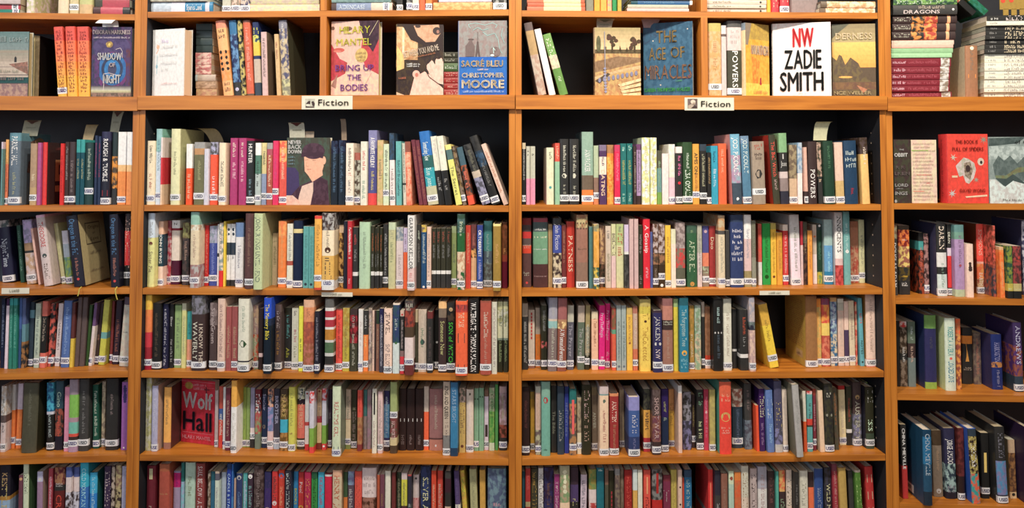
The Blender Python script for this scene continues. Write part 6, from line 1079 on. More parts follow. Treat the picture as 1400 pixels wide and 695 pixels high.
C6Up	651.7 411.6 23.4 16.3 196.0 140.0 0.0	dec:2/bdc:8		0	Ha54 8 14 %	pale green paperback, twenty-ninth upright from left, lowest shelf, right-centre bookcase
C6Up	669.6 411.6 22.7 19.8 192.7 140.0 0.0	e83:1/e63*d74:4/333*ea5:3		0		orange over black and orange paperback, thirtieth upright from left, lowest shelf, right-centre bookcase
C6Uh	690.3 411.6 22.9 22.5 211.2 140.0 0.0	ddc:4/edc:5		0	a86 10 95 ~~~	white over cream hardcover, thirty-first upright from left, lowest shelf, right-centre bookcase
C6Uh	720.9 411.6 33.0 21.7 198.8 140.0 0.0	cbb:9		0	433 8 90 ~~~	pale grey hardcover, thirty-second upright from left, lowest shelf, right-centre bookcase
C6Uh	746.2 411.6 39.6 29.8 202.3 140.0 0.0	bbc:3/eee:6		0	b99 10 80 ~~	thick pale grey over white hardcover, thirty-third upright from left, lowest shelf, right-centre bookcase
C6Uh	778.2 411.6 38.2 21.0 186.9 128.0 0.0	433:9		0	855 10 50 ~~^Hdaa 64 66 ~~	black hardcover, thirty-fourth upright from left, lowest shelf, right-centre bookcase
C6Up	800.1 411.6 29.5 8.1 190.4 140.0 0.0	5ba:6/8ab:4		0		slim turquoise over pale blue paperback, thirty-fifth upright from left, lowest shelf, right-centre bookcase
C6Up	810.8 411.6 33.7 19.0 191.7 140.0 0.0	e64*eb6:3/433:6		0	9b9 45 95 ~~	red and orange over black paperback, thirty-sixth upright from left, lowest shelf, right-centre bookcase
C6Uh	834.6 411.6 37.2 18.0 191.0 140.0 0.0	edc:9		0	554 15 60 ~~~^He64 78 90 O	cream hardcover, thirty-seventh upright from left, lowest shelf, right-centre bookcase
C6Up	853.5 411.6 20.0 13.3 191.5 140.0 0.0	333:6/fa3:4		0	888 20 50 ~	slim black over orange paperback, thirty-eighth upright from left, lowest shelf, right-centre bookcase
C6Uh	873.6 411.6 33.9 27.5 189.6 128.0 0.0	eed:9		0	aa9 15 55 ~~~^c99 60 90 ~	white hardcover, thirty-ninth upright from left, lowest shelf, right-centre bookcase
C6Up	904.9 411.6 39.8 16.8 182.3 128.0 0.0	433:2/f74:6		0		black over orange paperback, fortieth upright from left, lowest shelf, right-centre bookcase
C6Uh	922.6 411.6 36.8 26.9 194.5 140.0 0.0	359:9	bcd	0	9ac 30 80 ~~	blue hardcover, forty-first upright from left, lowest shelf, right-centre bookcase
C6Uh	956.0 411.6 36.0 21.3 196.3 140.0 -1.0	445*333:9		0	dda 10 95 WILD_MAN	black hardcover titled WILD MAN, forty-second upright from left, lowest shelf, right-centre bookcase
C6Up	979.5 411.6 29.5 15.3 210.0 140.0 -1.4	845:1/a34:9		0	d99 10 90 ~	red paperback, forty-third upright from left, lowest shelf, right-centre bookcase
C6Uh	997.7 411.6 22.3 23.3 201.2 140.0 -2.0	ca5:9	c94	0		yellow hardcover, forty-fourth upright from left, lowest shelf, right-centre bookcase
C6Uh	1032.5 411.6 36.9 15.9 185.8 128.0 -1.9	444:9		0		black hardcover, forty-fifth upright from left, lowest shelf, right-centre bookcase
C6Uh	1051.2 411.6 26.0 18.3 192.3 140.0 -2.5	dcb:.3/583:6/fff:1/7c5:2		0	bd8 12 60 ~~~	green hardcover, forty-sixth upright from left, lowest shelf, right-centre bookcase
C6Uh	1088.0 411.6 37.2 25.4 198.0 140.0 -2.4	c33:9		0	Hdca 12 24 #^Hdca 38 50 #^Hdca 62 75 #	red hardcover, forty-seventh upright from left, lowest shelf, right-centre bookcase
D1Uh	253.0 1750.0 23.2 38.4 162.6 128.0 0.5	a75:9	dca	0	Hffd 2 8 o^876 10 50 ~~^Hf94 55 62 #	thick tan hardcover, first upright from left, shelf above the beam, right bookcase
D1Fp	27.0 1750.0 22.9 19.3 183.5 135.0 0.0	823:8/ddd*987:1.4/823:.2		0	ebc 3 25 ~^b56 28 78 ~	maroon paperback lying bottom in left stack, shelf above the beam, right bookcase
D1Fp	23.7 1769.3 17.3 18.4 177.6 135.0 0.0	823:8/ddd*987:1.4/823:.2		0	ebc 3 25 ~^b56 28 78 ~	maroon paperback lying second up in left stack, shelf above the beam, right bookcase
D1Fp	25.5 1787.7 19.4 19.1 178.3 135.0 0.0	823:8/ddd*987:1.4/823:.2		0	ebc 3 25 ~^b56 28 78 ~	maroon paperback lying third up in left stack, shelf above the beam, right bookcase
D1Fp	25.7 1806.9 18.1 19.3 178.2 135.0 0.0	823:8/ddd*987:1.4/823:.2		0	ebc 3 25 ~^b56 28 78 ~	maroon paperback lying fourth up in left stack, shelf above the beam, right bookcase
D1Fp	26.1 1826.2 18.1 21.1 179.3 135.0 0.0	823:8/ddd*987:1.4/823:.2		0	ebc 3 25 ~^b56 28 78 ~	maroon paperback lying fifth up in left stack, shelf above the beam, right bookcase
D1Fp	27.6 1847.3 20.3 28.2 181.6 135.0 0.0	823:8/ddd*987:1.4/823:.2		0	ebc 3 25 ~^b56 28 78 ~	maroon paperback lying sixth up in left stack, shelf above the beam, right bookcase
D1Fp	27.7 1875.5 17.4 14.9 183.4 135.0 0.0	ada:9		0		pale green paperback lying seventh up in left stack, shelf above the beam, right bookcase
D1Fp	28.4 1890.3 18.4 15.4 186.6 135.0 0.0	9c9:9		0		pale green paperback lying eighth up in left stack, shelf above the beam, right bookcase
D1Fp	29.3 1905.8 17.7 11.0 186.5 135.0 0.0	fba:9		0		slim pink paperback lying ninth up in left stack, shelf above the beam, right bookcase
D1Fp	32.1 1916.7 23.3 15.2 189.1 135.0 0.0	fcb:9		0		cream paperback lying tenth up in left stack, shelf above the beam, right bookcase
D1Fh	32.2 1931.9 20.4 25.9 191.9 135.0 0.0	433:3/e94*333:2/fa5*b43:2/433:1.5/fb8:.5/433:1		0	bba 3 28 ~~	black and orange hardcover lying eleventh up in left stack, shelf above the beam, right bookcase
D1Fh	34.7 1957.8 22.5 25.8 192.2 135.0 0.0	433:3/e94*333:2/fa5*b43:2/433:1.5/fb8:.5/433:1		0	bba 3 28 ~~	black and orange hardcover lying twelfth up in left stack, shelf above the beam, right bookcase
D1Fh	36.5 1983.6 23.3 25.6 194.3 135.0 0.0	433:3/e94*333:2/fa5*b43:2/433:1.5/fb8:.5/433:1		0	bba 3 28 ~~	black and orange hardcover lying thirteenth up in left stack, shelf above the beam, right bookcase
D1Fh	34.3 2009.2 15.1 32.2 193.7 135.0 0.0	444:9		0	Ledd 4 85 DRAGONS^Rba9 40 80 ~~~^Hfff 92 95 o	black hardcover lying fourteenth up in left stack, shelf above the beam, right bookcase
D1Fh	37.4 2041.3 18.7 20.9 193.1 135.0 0.0	354*7a5:9		0	cdc 5 80 ~~~	dark green hardcover lying topmost in left stack, shelf above the beam, right bookcase
D1Fp	308.2 1750.0 22.1 15.6 184.9 135.0 0.0	eed:9		0	999 6 18 ~^988 32 90 ~~~	white paperback lying bottom in middle stack, shelf above the beam, right bookcase
D1Fp	303.6 1765.6 13.6 12.7 184.3 135.0 0.0	eed:9		0	999 6 18 ~^988 32 90 ~~~	slim white paperback lying second up in middle stack, shelf above the beam, right bookcase
D1Fp	302.8 1778.4 13.5 13.5 185.3 135.0 0.0	eed:9		0	999 6 18 ~^988 32 90 ~~~	slim white paperback lying third up in middle stack, shelf above the beam, right bookcase
D1Fp	306.3 1791.9 17.3 14.0 184.7 135.0 0.0	eed:9		0	999 6 18 ~^988 32 90 ~~~	slim white paperback lying fourth up in middle stack, shelf above the beam, right bookcase
D1Fp	305.0 1805.9 12.9 13.0 183.3 135.0 0.0	eed:9		0	999 6 18 ~^988 32 90 ~~~	slim white paperback lying fifth up in middle stack, shelf above the beam, right bookcase
D1Fp	306.5 1818.9 14.9 12.8 183.5 135.0 0.0	eed:9		0	999 6 18 ~^988 32 90 ~~~	slim white paperback lying sixth up in middle stack, shelf above the beam, right bookcase
D1Fp	305.6 1831.7 12.9 12.8 183.4 135.0 0.0	eed:9		0	999 6 18 ~^988 32 90 ~~~	slim white paperback lying seventh up in middle stack, shelf above the beam, right bookcase
D1Fp	310.1 1844.5 20.0 14.5 184.0 135.0 0.0	eed:9		0	999 6 18 ~^988 32 90 ~~~	white paperback lying eighth up in middle stack, shelf above the beam, right bookcase
D1Fp	311.2 1859.0 21.4 13.8 184.2 135.0 0.0	eed:9		0	999 6 18 ~^988 32 90 ~~~	slim white paperback lying ninth up in middle stack, shelf above the beam, right bookcase
D1Fp	312.3 1872.8 22.8 13.8 184.3 135.0 0.0	eed:9		0	999 6 18 ~^988 32 90 ~~~	slim white paperback lying tenth up in middle stack, shelf above the beam, right bookcase
D1Fp	307.4 1886.7 13.9 13.8 183.6 135.0 0.0	333:9		0	999 6 18 ~^edb 32 90 ~~~	slim black paperback lying eleventh up in middle stack, shelf above the beam, right bookcase
D1Fp	312.7 1900.5 20.6 15.2 183.2 135.0 0.0	333:9		0	999 6 18 ~^edb 32 90 ~~~	black paperback lying twelfth up in middle stack, shelf above the beam, right bookcase
D1Fp	313.6 1915.7 19.9 14.1 182.2 135.0 0.0	333:9		0	999 6 18 ~^edb 32 90 ~~~	slim black paperback lying thirteenth up in middle stack, shelf above the beam, right bookcase
D1Fp	311.3 1929.7 13.7 13.6 180.7 135.0 0.0	333:9		0	999 6 18 ~^edb 32 90 ~~~	slim black paperback lying topmost in middle stack, shelf above the beam, right bookcase
D1Fp	317.9 1943.4 22.6 15.7 180.4 135.0 0.0	333:9		0	999 6 18 ~^edb 32 90 ~~~	black paperback lying bottom in right stack, shelf above the beam, right bookcase
D1Fp	318.8 1959.1 23.6 14.4 180.5 135.0 0.0	333:9		0	999 6 18 ~^edb 32 90 ~~~	slim black paperback lying second up in right stack, shelf above the beam, right bookcase
D1Fp	315.4 1973.5 14.6 14.1 178.4 135.0 0.0	eed:9		0	999 6 18 ~	slim white paperback lying third up in right stack, shelf above the beam, right bookcase
D1Fp	323.4 1987.5 23.4 18.5 176.6 135.0 0.0	333:9		0	ddd 6 18 ~^edd 32 90 ~~~	black paperback lying topmost in right stack, shelf above the beam, right bookcase
D3Up	31.1 1134.3 43.5 16.6 219.2 156.0 0.0	aa8*865:2/444:8		0	fff 22 92 DOUGLAS_ADAM	khaki and brown over black paperback, first upright from left, second shelf below beam, right bookcase
D3Up	56.5 1134.3 56.9 35.1 216.1 156.0 0.0	543:.6/f83*822:2.4/fd7*a65:3/333*652:2/333:2		0	Hfff 20 22 ~^Hfc2 72 75 ~~^Hfff 82 88 ~~;~~	thick orange over yellow paperback, second upright from left, second shelf below beam, right bookcase
D3Up	126.1 1134.3 71.9 15.3 193.5 140.0 0.0	222:1/4aa:1/a42*222:5		0	e76 25 60 ~	tan and black paperback, third upright from left, second shelf below beam, right bookcase
D3Up	142.3 1134.3 72.7 14.9 189.2 128.0 0.0	b88*433:5		90		dusty rose and black paperback, fourth upright from left, second shelf below beam, right bookcase
D3Uh	166.0 1134.3 39.8 29.7 224.2 156.0 -0.5	333:4/eee:2/333:1/dee:3	446	94	fed 4 35 DARLIN^Hfff 42 45 ~^8a9 55 88 ~	thick black over white hardcover, fifth upright from left, second shelf below beam, right bookcase
D3Up	200.9 1134.3 48.2 12.5 221.8 156.0 0.0	333:3/ede:1/e33:4/333:1		95	e22 38 80 DEAN^eed 5 33 DEAN	slim black over red paperback, sixth upright from left, second shelf below beam, right bookcase
D3Uh	214.4 1134.3 31.1 28.9 221.2 156.0 0.0	699:1/7a9:1/b9c:7/bca:1		0	868 15 60 ~^Hb56 55 58 o	lilac hardcover, seventh upright from left, second shelf below beam, right bookcase
D3Up	244.2 1134.3 21.3 20.2 163.3 128.0 0.0	fdc		0	433 35 50 %%	cream paperback, eighth upright from left, second shelf below beam, right bookcase
D3Uh	309.6 1134.3 82.4 21.2 220.2 156.0 0.0	f54:5/fba:.3/f74*fa5:2/db8*a54:2	842	95	fba 8 45 SIMMONS^fed 70 88 EARTH	red over orange hardcover with sticker, ninth upright from left, second shelf below beam, right bookcase
D3Up	331.6 1134.3 36.4 8.1 219.1 156.0 0.0	843*e65:5/345*a54:4		0		slim maroon over navy paperback, tenth upright from left, second shelf below beam, right bookcase
D3Up	342.8 1134.3 19.4 13.0 155.3 128.0 -0.8	eb8:.5/f72*f94:8		0	fb8 30 80 ~	slim orange paperback, eleventh upright from left, second shelf below beam, right bookcase
D3Up	356.7 1134.3 8.0 16.1 159.3 128.0 0.0	254*893:5/cb4:1/222:1		0	H8b3 20 30 ~~~;~~^Hdda 80 84 ~~~~	dark teal and green paperback, twelfth upright from left, second shelf below beam, right bookcase
D3Up	373.8 1134.3 8.0 24.5 159.5 128.0 0.0	533*a44:5/cb7:1/222:1		0	He43 20 30 ~~~;~~^Hdda 80 84 ~~~~	maroon and red paperback, thirteenth upright from left, second shelf below beam, right bookcase
D3Uh	441.1 1134.3 70.0 18.6 233.9 156.0 0.0	446*ccd:9	446	0		navy and white hardcover, fourteenth upright from left, second shelf below beam, right bookcase
D4Up	54.1 843.6 73.4 9.0 204.9 140.0 0.0	222		0		slim black paperback, first upright from left, third shelf below beam, right bookcase
D4Up	64.5 843.6 74.3 21.7 203.4 140.0 0.0	d54*edd:.8/987*432:4/333:1/987*543:4		0	Hd33 5 9 o^fff 40 62 ~	taupe over taupe paperback, second upright from left, third shelf below beam, right bookcase
D4Up	88.1 843.6 72.7 23.4 203.2 140.0 0.0	676:3/433:2/788:4		0	dba 38 62 ~^bcc 8 30 ~	green over grey paperback, third upright from left, third shelf below beam, right bookcase
D4Uh	131.2 843.6 56.3 35.7 228.0 156.0 0.0	7a5:2/336:8/9b4:1	347	0	556 30 45 ~	thick green over navy hardcover, fourth upright from left, third shelf below beam, right bookcase
D4Uh	184.2 843.6 40.4 31.8 222.8 156.0 0.0	ded:9	dea	0	4aa 12 52 ROBERTA_AVERIA^38a 60 88 LOADED_LOVE^Hf65 54 57 O	thick white hardcover titled LOADED LOVE, fifth upright from left, third shelf below beam, right bookcase
D4Up	225.7 843.6 56.6 15.1 217.4 156.0 0.0	f62*d74:2/a54*fa4:7		0	ea6 10 35 ~	orange over red and orange paperback, sixth upright from left, third shelf below beam, right bookcase
D4Uh	273.8 843.6 113.1 32.5 177.5 128.0 0.6	333:1/f92:1/333:5		0	Hea4 25 60 )^Hcba 70 76 ~~~;~~~~	thick black hardcover, seventh upright from left, third shelf below beam, right bookcase
D4Up	309.0 843.6 110.1 23.1 162.6 128.0 0.0	655*876:5		0	b76 12 80 ~	brown and taupe paperback, eighth upright from left, third shelf below beam, right bookcase
D4Uh	336.0 843.6 60.2 31.9 169.8 128.0 -0.8	237:5/c84*236:1/237:4	336	0	99c 15 50 HARRINGTON^99b 65 95 ~	thick navy hardcover, ninth upright from left, third shelf below beam, right bookcase
D4Uh	392.6 843.6 41.7 25.4 211.0 140.0 -1.0	436:3/954*537:4/345:2		94	cce 5 60 ANDREWS	purple over maroon and purple hardcover, tenth upright from left, third shelf below beam, right bookcase
D4Up	427.9 843.6 150.0 19.3 147.2 112.0 -1.2	3aa*c84:6/b73:2		0		turquoise and tan over tan paperback, eleventh upright from left, third shelf below beam, right bookcase
D5Up	45.4 514.7 33.4 17.1 224.5 156.0 -1.0	333:5/c33:4		0	fff 5 60 CHINA_MIEVILLE	black over red paperback, first upright from left, fourth shelf below beam, right bookcase
D5Uh	88.4 514.7 -7.2 25.6 224.4 156.0 0.0	146:1/27a:4/257:4/234:2	257	0	bcd 5 60 CHINA_MIEVILLE	blue over navy hardcover, second upright from left, fourth shelf below beam, right bookcase
D5Uh	147.8 514.7 52.7 29.1 201.5 140.0 -0.9	543:2/987:7		0	ca8 30 60 ~^Hddd 88 94 O	thick brown over taupe hardcover, third upright from left, fourth shelf below beam, right bookcase
D5Uh	178.2 514.7 41.1 33.0 212.9 140.0 -1.0	335:5/acc*345:4/223:1		0	fff 15 50 JORGE_AMADO^H99a 80 92 ~~~;~~~	navy hardcover, fourth upright from left, fourth shelf below beam, right bookcase
D5Uh	212.1 514.7 31.8 18.2 217.6 156.0 0.0	733*522:6/322:3		96		maroon over black hardcover with sticker, fifth upright from left, fourth shelf below beam, right bookcase
D5Uh	240.8 514.7 11.5 24.3 224.0 156.0 -2.6	345:1/322*cb6:5/3aa*e64:4	36c	0	fff 20 50 ~~~	black over turquoise hardcover, sixth upright from left, fourth shelf below beam, right bookcase
D5Up	289.1 514.7 47.1 23.4 199.2 140.0 0.0	222		88	Hfd7 30 60 |	black paperback with sticker, seventh upright from left, fourth shelf below beam, right bookcase
D5Uh	320.1 514.7 18.2 29.9 228.5 156.0 -1.9	333:4/59c*88b:4/334:1	333	96	889 8 40 ~~~	black hardcover, eighth upright from left, fourth shelf below beam, right bookcase
D5Up	375.6 514.7 51.9 20.1 178.2 128.0 -0.9	db9:2/a74*643:6/ec9:1	a97	0	H333 90 96 o	cream over tan and brown paperback, ninth upright from left, fourth shelf below beam, right bookcase
D5Uh	400.5 514.7 -1.9 15.8 235.8 156.0 -2.2	436:9	324	0	99b 10 50 ~~	purple hardcover, tenth upright from left, fourth shelf below beam, right bookcase"""
SHELFN = {'0': 'uppermost shelf', '1': 'shelf above the beam', '2': 'shelf below the beam', '3': 'second shelf below the beam', '4': 'third shelf below the beam', '5': 'fourth shelf below the beam', '6': 'lowest shelf in view'}
CASEN = {'A': 'left', 'B': 'left-centre', 'C': 'right-centre', 'D': 'right'}
BOOKS = []
for n, line in enumerate(TABLE.split('\n')):
    code, nums, cols, side, used, tx, label = line.split('\t')
    b, row, fl, hd = code
    s, z, d, t, H, D, lean = [float(v) for v in nums.split()]
    s, z, d, t, H, D = [v / 1000 for v in (s, z, d, t, H, D)]
    hard = hd == 'h'
    name = 'hardcover_book' if hard else ('pocket_paperback' if H < .19 else 'paperback_book')
    M = bay_matrix(b)
    if fl == 'F':
        M = M @ Matrix.Translation((s + H, d, z + .0004)) @ Matrix.Rotation(R(-90), 4, 'Y')
        grp = 'books lying in stacks on the ' + SHELFN[row]
    else:
        ph = R(lean)
        if ph > 0:
            wdt = t / math.cos(ph) if False else t * math.cos(ph)
            M = M @ Matrix.Translation((s + t / math.cos(ph), d, z + .0003)) @ Matrix.Rotation(ph, 4, 'Y') @ Matrix.Translation((-t, 0, 0))
        else:
            M = M @ Matrix.Translation((s, d, z + .0003)) @ Matrix.Rotation(ph, 4, 'Y')
        grp = 'books standing on the %s of the %s bookcase' % (SHELFN[row], CASEN[b])
    root = empty(name, M, label, 'book', grp)
    build_book(root, t, H, D, hard, parse_bands(cols), side, int(used), [x for x in tx.split('^') if x], n * 7 + 3)
    BOOKS.append((b, row, s, t, H, root))

# ------------------------------------------------------------------ books standing face-out
class Art:
    """flat printed shapes on a front cover; u runs right and v runs down, both 0..1"""
    def __init__(s, place, W, H): s.p = place; s.W = W; s.H = H; s.m = MB(); s.t = []; s.k = 0
    def pt(s, u, v): return s.p(u * s.W, (1 - v) * s.H, s.k)
    def poly(s, pts, c, c2=None):
        s.k += 1; a = sum(pts[i][0] * pts[(i + 1) % len(pts)][1] - pts[(i + 1) % len(pts)][0] * pts[i][1] for i in range(len(pts)))
        if a > 0: pts = pts[::-1]
        s.m.poly([s.pt(min(max(u, 0), 1), min(max(v, 0), 1)) for u, v in pts], hx(c), hx(c2) if c2 else None)
    def rect(s, u0, v0, u1, v1, c, c2=None): s.poly([(u0, v0), (u1, v0), (u1, v1), (u0, v1)], c, c2)
    def ell(s, cu, cv, ru, rv, c, c2=None, n=28, a0=0.0, rot=0.0):
        q = []
        for i in range(n):
            a = a0 + i * 2 * math.pi / n; x = ru * math.cos(a) * s.W; y = rv * math.sin(a) * s.H
            q.append((cu + (x * math.cos(rot) - y * math.sin(rot)) / s.W, cv + (x * math.sin(rot) + y * math.cos(rot)) / s.H))
        s.poly(q, c, c2)
    def grad(s, v0, v1, ca, cb, n=8, u0=0.0, u1=1.0):
        a, b = hx(ca), hx(cb)
        for i in range(n):
            s.k += 0
            c = tuple(a[j] + (b[j] - a[j]) * (i + .5) / n for j in range(4))
            va = v0 + (v1 - v0) * i / n; vb = v0 + (v1 - v0) * (i + 1) / n
            s.m.quad(s.pt(u0, vb), s.pt(u1, vb), s.pt(u1, va), s.pt(u0, va), c)
        s.k += 1
    def line(s, pts, w, c):
        for (a, b), (d, e) in zip(pts, pts[1:]):
            dx, dy = (d - a) * s.W, (e - b) * s.H; L = math.hypot(dx, dy) or 1; nx, ny = -dy / L * w / s.W, dx / L * w / s.H
            s.poly([(a + nx, b + ny), (d + nx, e + ny), (d - nx, e - ny), (a - nx, b - ny)], c)
    def text(s, u0, u1, vbase, h, body, c, bold=0.0003, ang=0.0, seed=5):
        k = s.k + 40; L = (u1 - u0) * s.W; ca, sa = math.cos(R(ang)), math.sin(R(ang))
        f = lambda x, y: s.p(u0 * s.W + x * ca - y * sa, (1 - vbase) * s.H + x * sa + y * ca, k)
        if set(body) <= set('~') and s.t and s.t[-1][0]: m = s.t[-1][1]
        else: m = MB(); s.t.append((set(body) <= set('~'), m))
        lay_text(m, body, hx(c), f, L, h * s.H, bold=bold, rnd=random.Random(seed))
    def letter(s, root):
        fine = MB()
        for small, m in s.t:
            if small:
                n = len(fine.v); fine.v += m.v; fine.f += [tuple(i + n for i in f) for f in m.f]; fine.c += m.c; fine.c2 += m.c2; fine.mi += m.mi
            elif m.f: m.obj('cover_title', M_INK, root)
        if fine.f: fine.obj('fine_print', M_INK, root)['kind'] = 'stuff'

def face_out(b, row, xl, xr, yt, dl, dr, T, spine, label, draw, hard=True, yb=None, name=None, page='edc', bandspec=None, spine_text=(), back=None):
    zs = SZ[b][row]
    y0 = yb or (131 if row == 1 else 280)
    sl = hit(b, xl, y0, dl)[0]; sr = hit(b, xr, y0, dr)[0]
    H = hit(b, (xl + xr) / 2, yt, (dl + dr) / 2)[1] - zs
    W = math.hypot(sr - sl, dr - dl); yaw = math.atan2(dr - dl, sr - sl)
    M = bay_matrix(b) @ Matrix.Translation((sl, dl, zs + .0004)) @ Matrix.Rotation(yaw, 4, 'Z') @ Matrix.Rotation(R(-90), 4, 'Z') @ Matrix.Translation((-T, 0, 0))
    root = empty(name or ('hardcover_book' if hard else 'paperback_book'), M, label, 'book', 'books shown face-out')
    build_book(root, T, H, W, hard, parse_bands(bandspec or spine), back or spine, 0, list(spine_text), int(xl), page=page)
    art = Art(lambda u, v, k: (T + .0004 + k * .00006, u, v), W, H)
    draw(art)
    art.m.obj('cover_picture', M_GLOSS, root)
    art.letter(root)
    return root

def d_beach(a):
    a.grad(0, .28, '688', '899', 6); a.text(-.0, .98, .16, .07, '~', '9aa')
    a.grad(.28, .46, '998', 'ba9', 4); a.rect(0, .30, 1, .32, 'a98')
    a.rect(0, .46, 1, .70, 'cba'); a.poly([(.5, .5), (.98, .46), (1, .66), (.7, .57)], 'a76', '865')
    a.rect(.64, .40, .70, .47, '333'); a.ell(.67, .395, .02, .012, '333')
    a.rect(0, .54, 1, .545, '766'); a.rect(0, .66, 1, .67, '655'); a.rect(0, .79, 1, .80, '544')
    a.rect(0, .80, 1, 1, '977', 'b98'); a.text(.1, .75, .63, .04, '~', '998'); a.text(.2, .9, .745, .045, '~', '877')
face_out('A', 1, -16, 38, 43.5, .02, .012, .022, '255', 'face-out book with beach picture, a tiny figure under a grey-blue sky', d_beach, page='cb8')

def d_shadow(a):
    a.rect(0, 0, 1, 1, '335', '536')
    a.ell(.5, .30, .46, .20, '436', '547'); a.ell(.5, .62, .43, .27, '737', '435'); a.ell(.52, .60, .36, .23, '26a', '37b'); a.ell(.52, .60, .27, .18, '335', '346'); a.ell(.52, .60, .20, .14, '27b', '38c'); a.ell(.52, .6, .11, .09, '446')
    a.rect(.08, .42, .2, .8, '637', '435'); a.rect(.86, .3, .97, .85, '634', '536')
    a.ell(.44, .25, .09, .045, '974', 'ca4'); a.ell(.44, .25, .03, .02, 'ec5')
    a.grad(.84, .90, '545', 'ccb', 4); a.grad(.90, .95, 'dda', '865', 3); a.rect(0, .94, 1, 1, '654', '976')
    a.text(.03, .46, .105, .06, 'DEBORAH', 'edd'); a.text(.5, .97, .105, .06, 'HARKNESS', 'edd'); a.text(.05, .96, .165, .02, '~', 'dcd')
    a.text(.16, .76, .47, .10, 'SHADOW', 'eee', .0006); a.text(.46, .60, .57, .06, 'OF', 'edd'); a.text(.31, .74, .80, .12, 'NIGHT', 'eee', .0006)
    a.line([(.3, .67), (.45, .655), (.66, .69)], .0007, 'edd'); a.line([(.6, .32), (.72, .30), (.77, .35), (.77, .44)], .0006, 'edd'); a.line([(.33, .72), (.31, .9)], .0008, 'edd')
face_out('A', 1, 124.5, 179, 37, .016, .012, .032, '335', 'dark purple face-out novel titled SHADOW OF NIGHT with blue rings', d_shadow)

def d_white(a):
    a.rect(0, 0, 1, 1, 'fff', 'fff')
    a.line([(.14, .22), (.18, .3), (.12, .36)], .0012, 'fb9'); a.ell(.17, .26, .05, .03, 'fca'); a.line([(.15, .38), (.14, .66)], .0007, '8cd'); a.ell(.14, .55, .03, .03, '9cd')
    for i, (x0, x1, v) in enumerate(((.3, .5, .2), (.28, .78, .28), (.24, .8, .4), (.28, .78, .52), (.3, .5, .62))): a.text(x0, x1, v, .045, '~', 'eee' if i else 'edf', seed=i)
    a.text(.3, .8, .82, .03, '~', 'fdd')
face_out('B', 1, 208, 251, 40, .030, .0, .036, 'fff', 'plain white face-out book with faint lettering and its thick pages showing', d_white, page='eca')

def d_bodies(a):
    a.rect(0, 0, 1, 1, 'c34', 'b33'); a.poly([(0, 0), (1, 0), (1, .25), (.88, .42), (.74, .3), (.5, .05)], '423', '312')
    a.poly([(0, 0), (.58, 0), (.66, .22), (.62, .42), (.55, .52), (.36, .56), (.18, .5), (.05, .36), (0, .3)], 'eba', 'dba')
    a.poly([(.36, .5), (.62, .40), (.72, .62), (1, .72), (1, 1), (0, 1), (0, .80), (.3, .7)], 'eba', 'eca')
    a.ell(.34, .10, .10, .03, '754'); a.ell(.03, .09, .04, .025, '754'); a.ell(.16, .385, .12, .03, 'c54'); a.ell(.13, .40, .09, .014, 'd76'); a.poly([(.07, .3), (.15, .3), (.1, .27)], 'c97')
    a.line([(.98, 0), (.9, .09), (.8, .2)], .0006, 'eda'); a.poly([(0, .86), (.14, .7), (.1, .9)], 'a76')
    a.line([(.6, .75), (.75, .95)], .0006, 'c98'); a.line([(.85, .7), (.7, .88)], .0006, 'c98')
    a.ell(.64, .46, .13, .095, 'db6', 'ca5'); a.text(.54, .74, .44, .02, '~', '975'); a.text(.55, .73, .49, .02, '~', '975'); a.text(.56, .72, .53, .015, '~', '975')
    a.text(.18, .82, .165, .095, 'HILARY', 'ee4'); a.text(.12, .85, .325, .09, 'MANTEL', 'ee4')
    a.text(.1, .9, .665, .08, 'BRING UP', '95b'); a.text(.35, .64, .79, .075, 'THE', '95b'); a.text(.21, .78, .93, .085, 'BODIES', '95b')
face_out('B', 1, 452.5, 517.5, 29, .024, .006, .030, 'c9a', 'face-out novel titled BRING UP THE BODIES with a pale face and red dress', d_bodies, page='dc8')

def d_between(a):
    a.rect(0, 0, 1, 1, '322', '432'); a.rect(0, .04, .45, .5, 'c96', 'db8'); a.rect(.12, .05, .16, .42, 'fec', 'fda'); a.poly([(0, .3), (.16, .45), (.16, .62), (0, .66)], 'fc7', 'eb7')
    a.poly([(.1, 0), (1, 0), (1, .36), (.7, .32), (.3, .22)], '322'); a.poly([(.36, .02), (.9, .0), (.94, .12), (.82, .24), (.62, .25), (.45, .16)], 'c97', 'da8'); a.ell(.86, .09, .09, .055, '433'); a.ell(.88, .1, .03, .025, 'a76'); a.ell(.45, .03, .06, .02, '433')
    a.poly([(.28, 1), (.38, .74), (.6, .66), (.78, .74), (1, .9), (1, 1)], 'fba', 'fcb'); a.ell(.42, .70, .08, .055, 'eba'); a.ell(.43, .71, .035, .03, 'c76'); a.poly([(0, .95), (.2, 1), (0, 1)], 'db9')
    a.poly([(.64, .58), (.75, .5), (.82, .56), (.9, .48), (1, .52), (1, .84), (.86, .82), (.7, .7)], 'ecb', 'eba')
    for x, y in ((.66, .56), (.74, .52), (.84, .49), (.93, .48)): a.ell(x + .02, y + .04, .035, .05, 'fcb')
    a.line([(.6, .62), (.7, .74), (1, .88)], .0012, '222')
    a.text(.16, .93, .47, .085, 'BETWEEN YOU AND ME', 'fed', .0002, ang=13); a.text(.2, .85, .50, .02, '~', 'a64', ang=12); a.text(.22, .5, .57, .02, '~', 'eee', ang=0); a.text(.22, .48, .60, .02, '~', 'eee'); a.text(.05, .22, .77, .025, '~', 'b64')
face_out('B', 1, 542, 606, 33.5, .006, .022, .030, 'a86', 'face-out novel titled BETWEEN YOU AND ME, slanted letters over dark faces', d_between, bandspec='ba7*965:4/333:1/ca7:1/322:4', back='433')

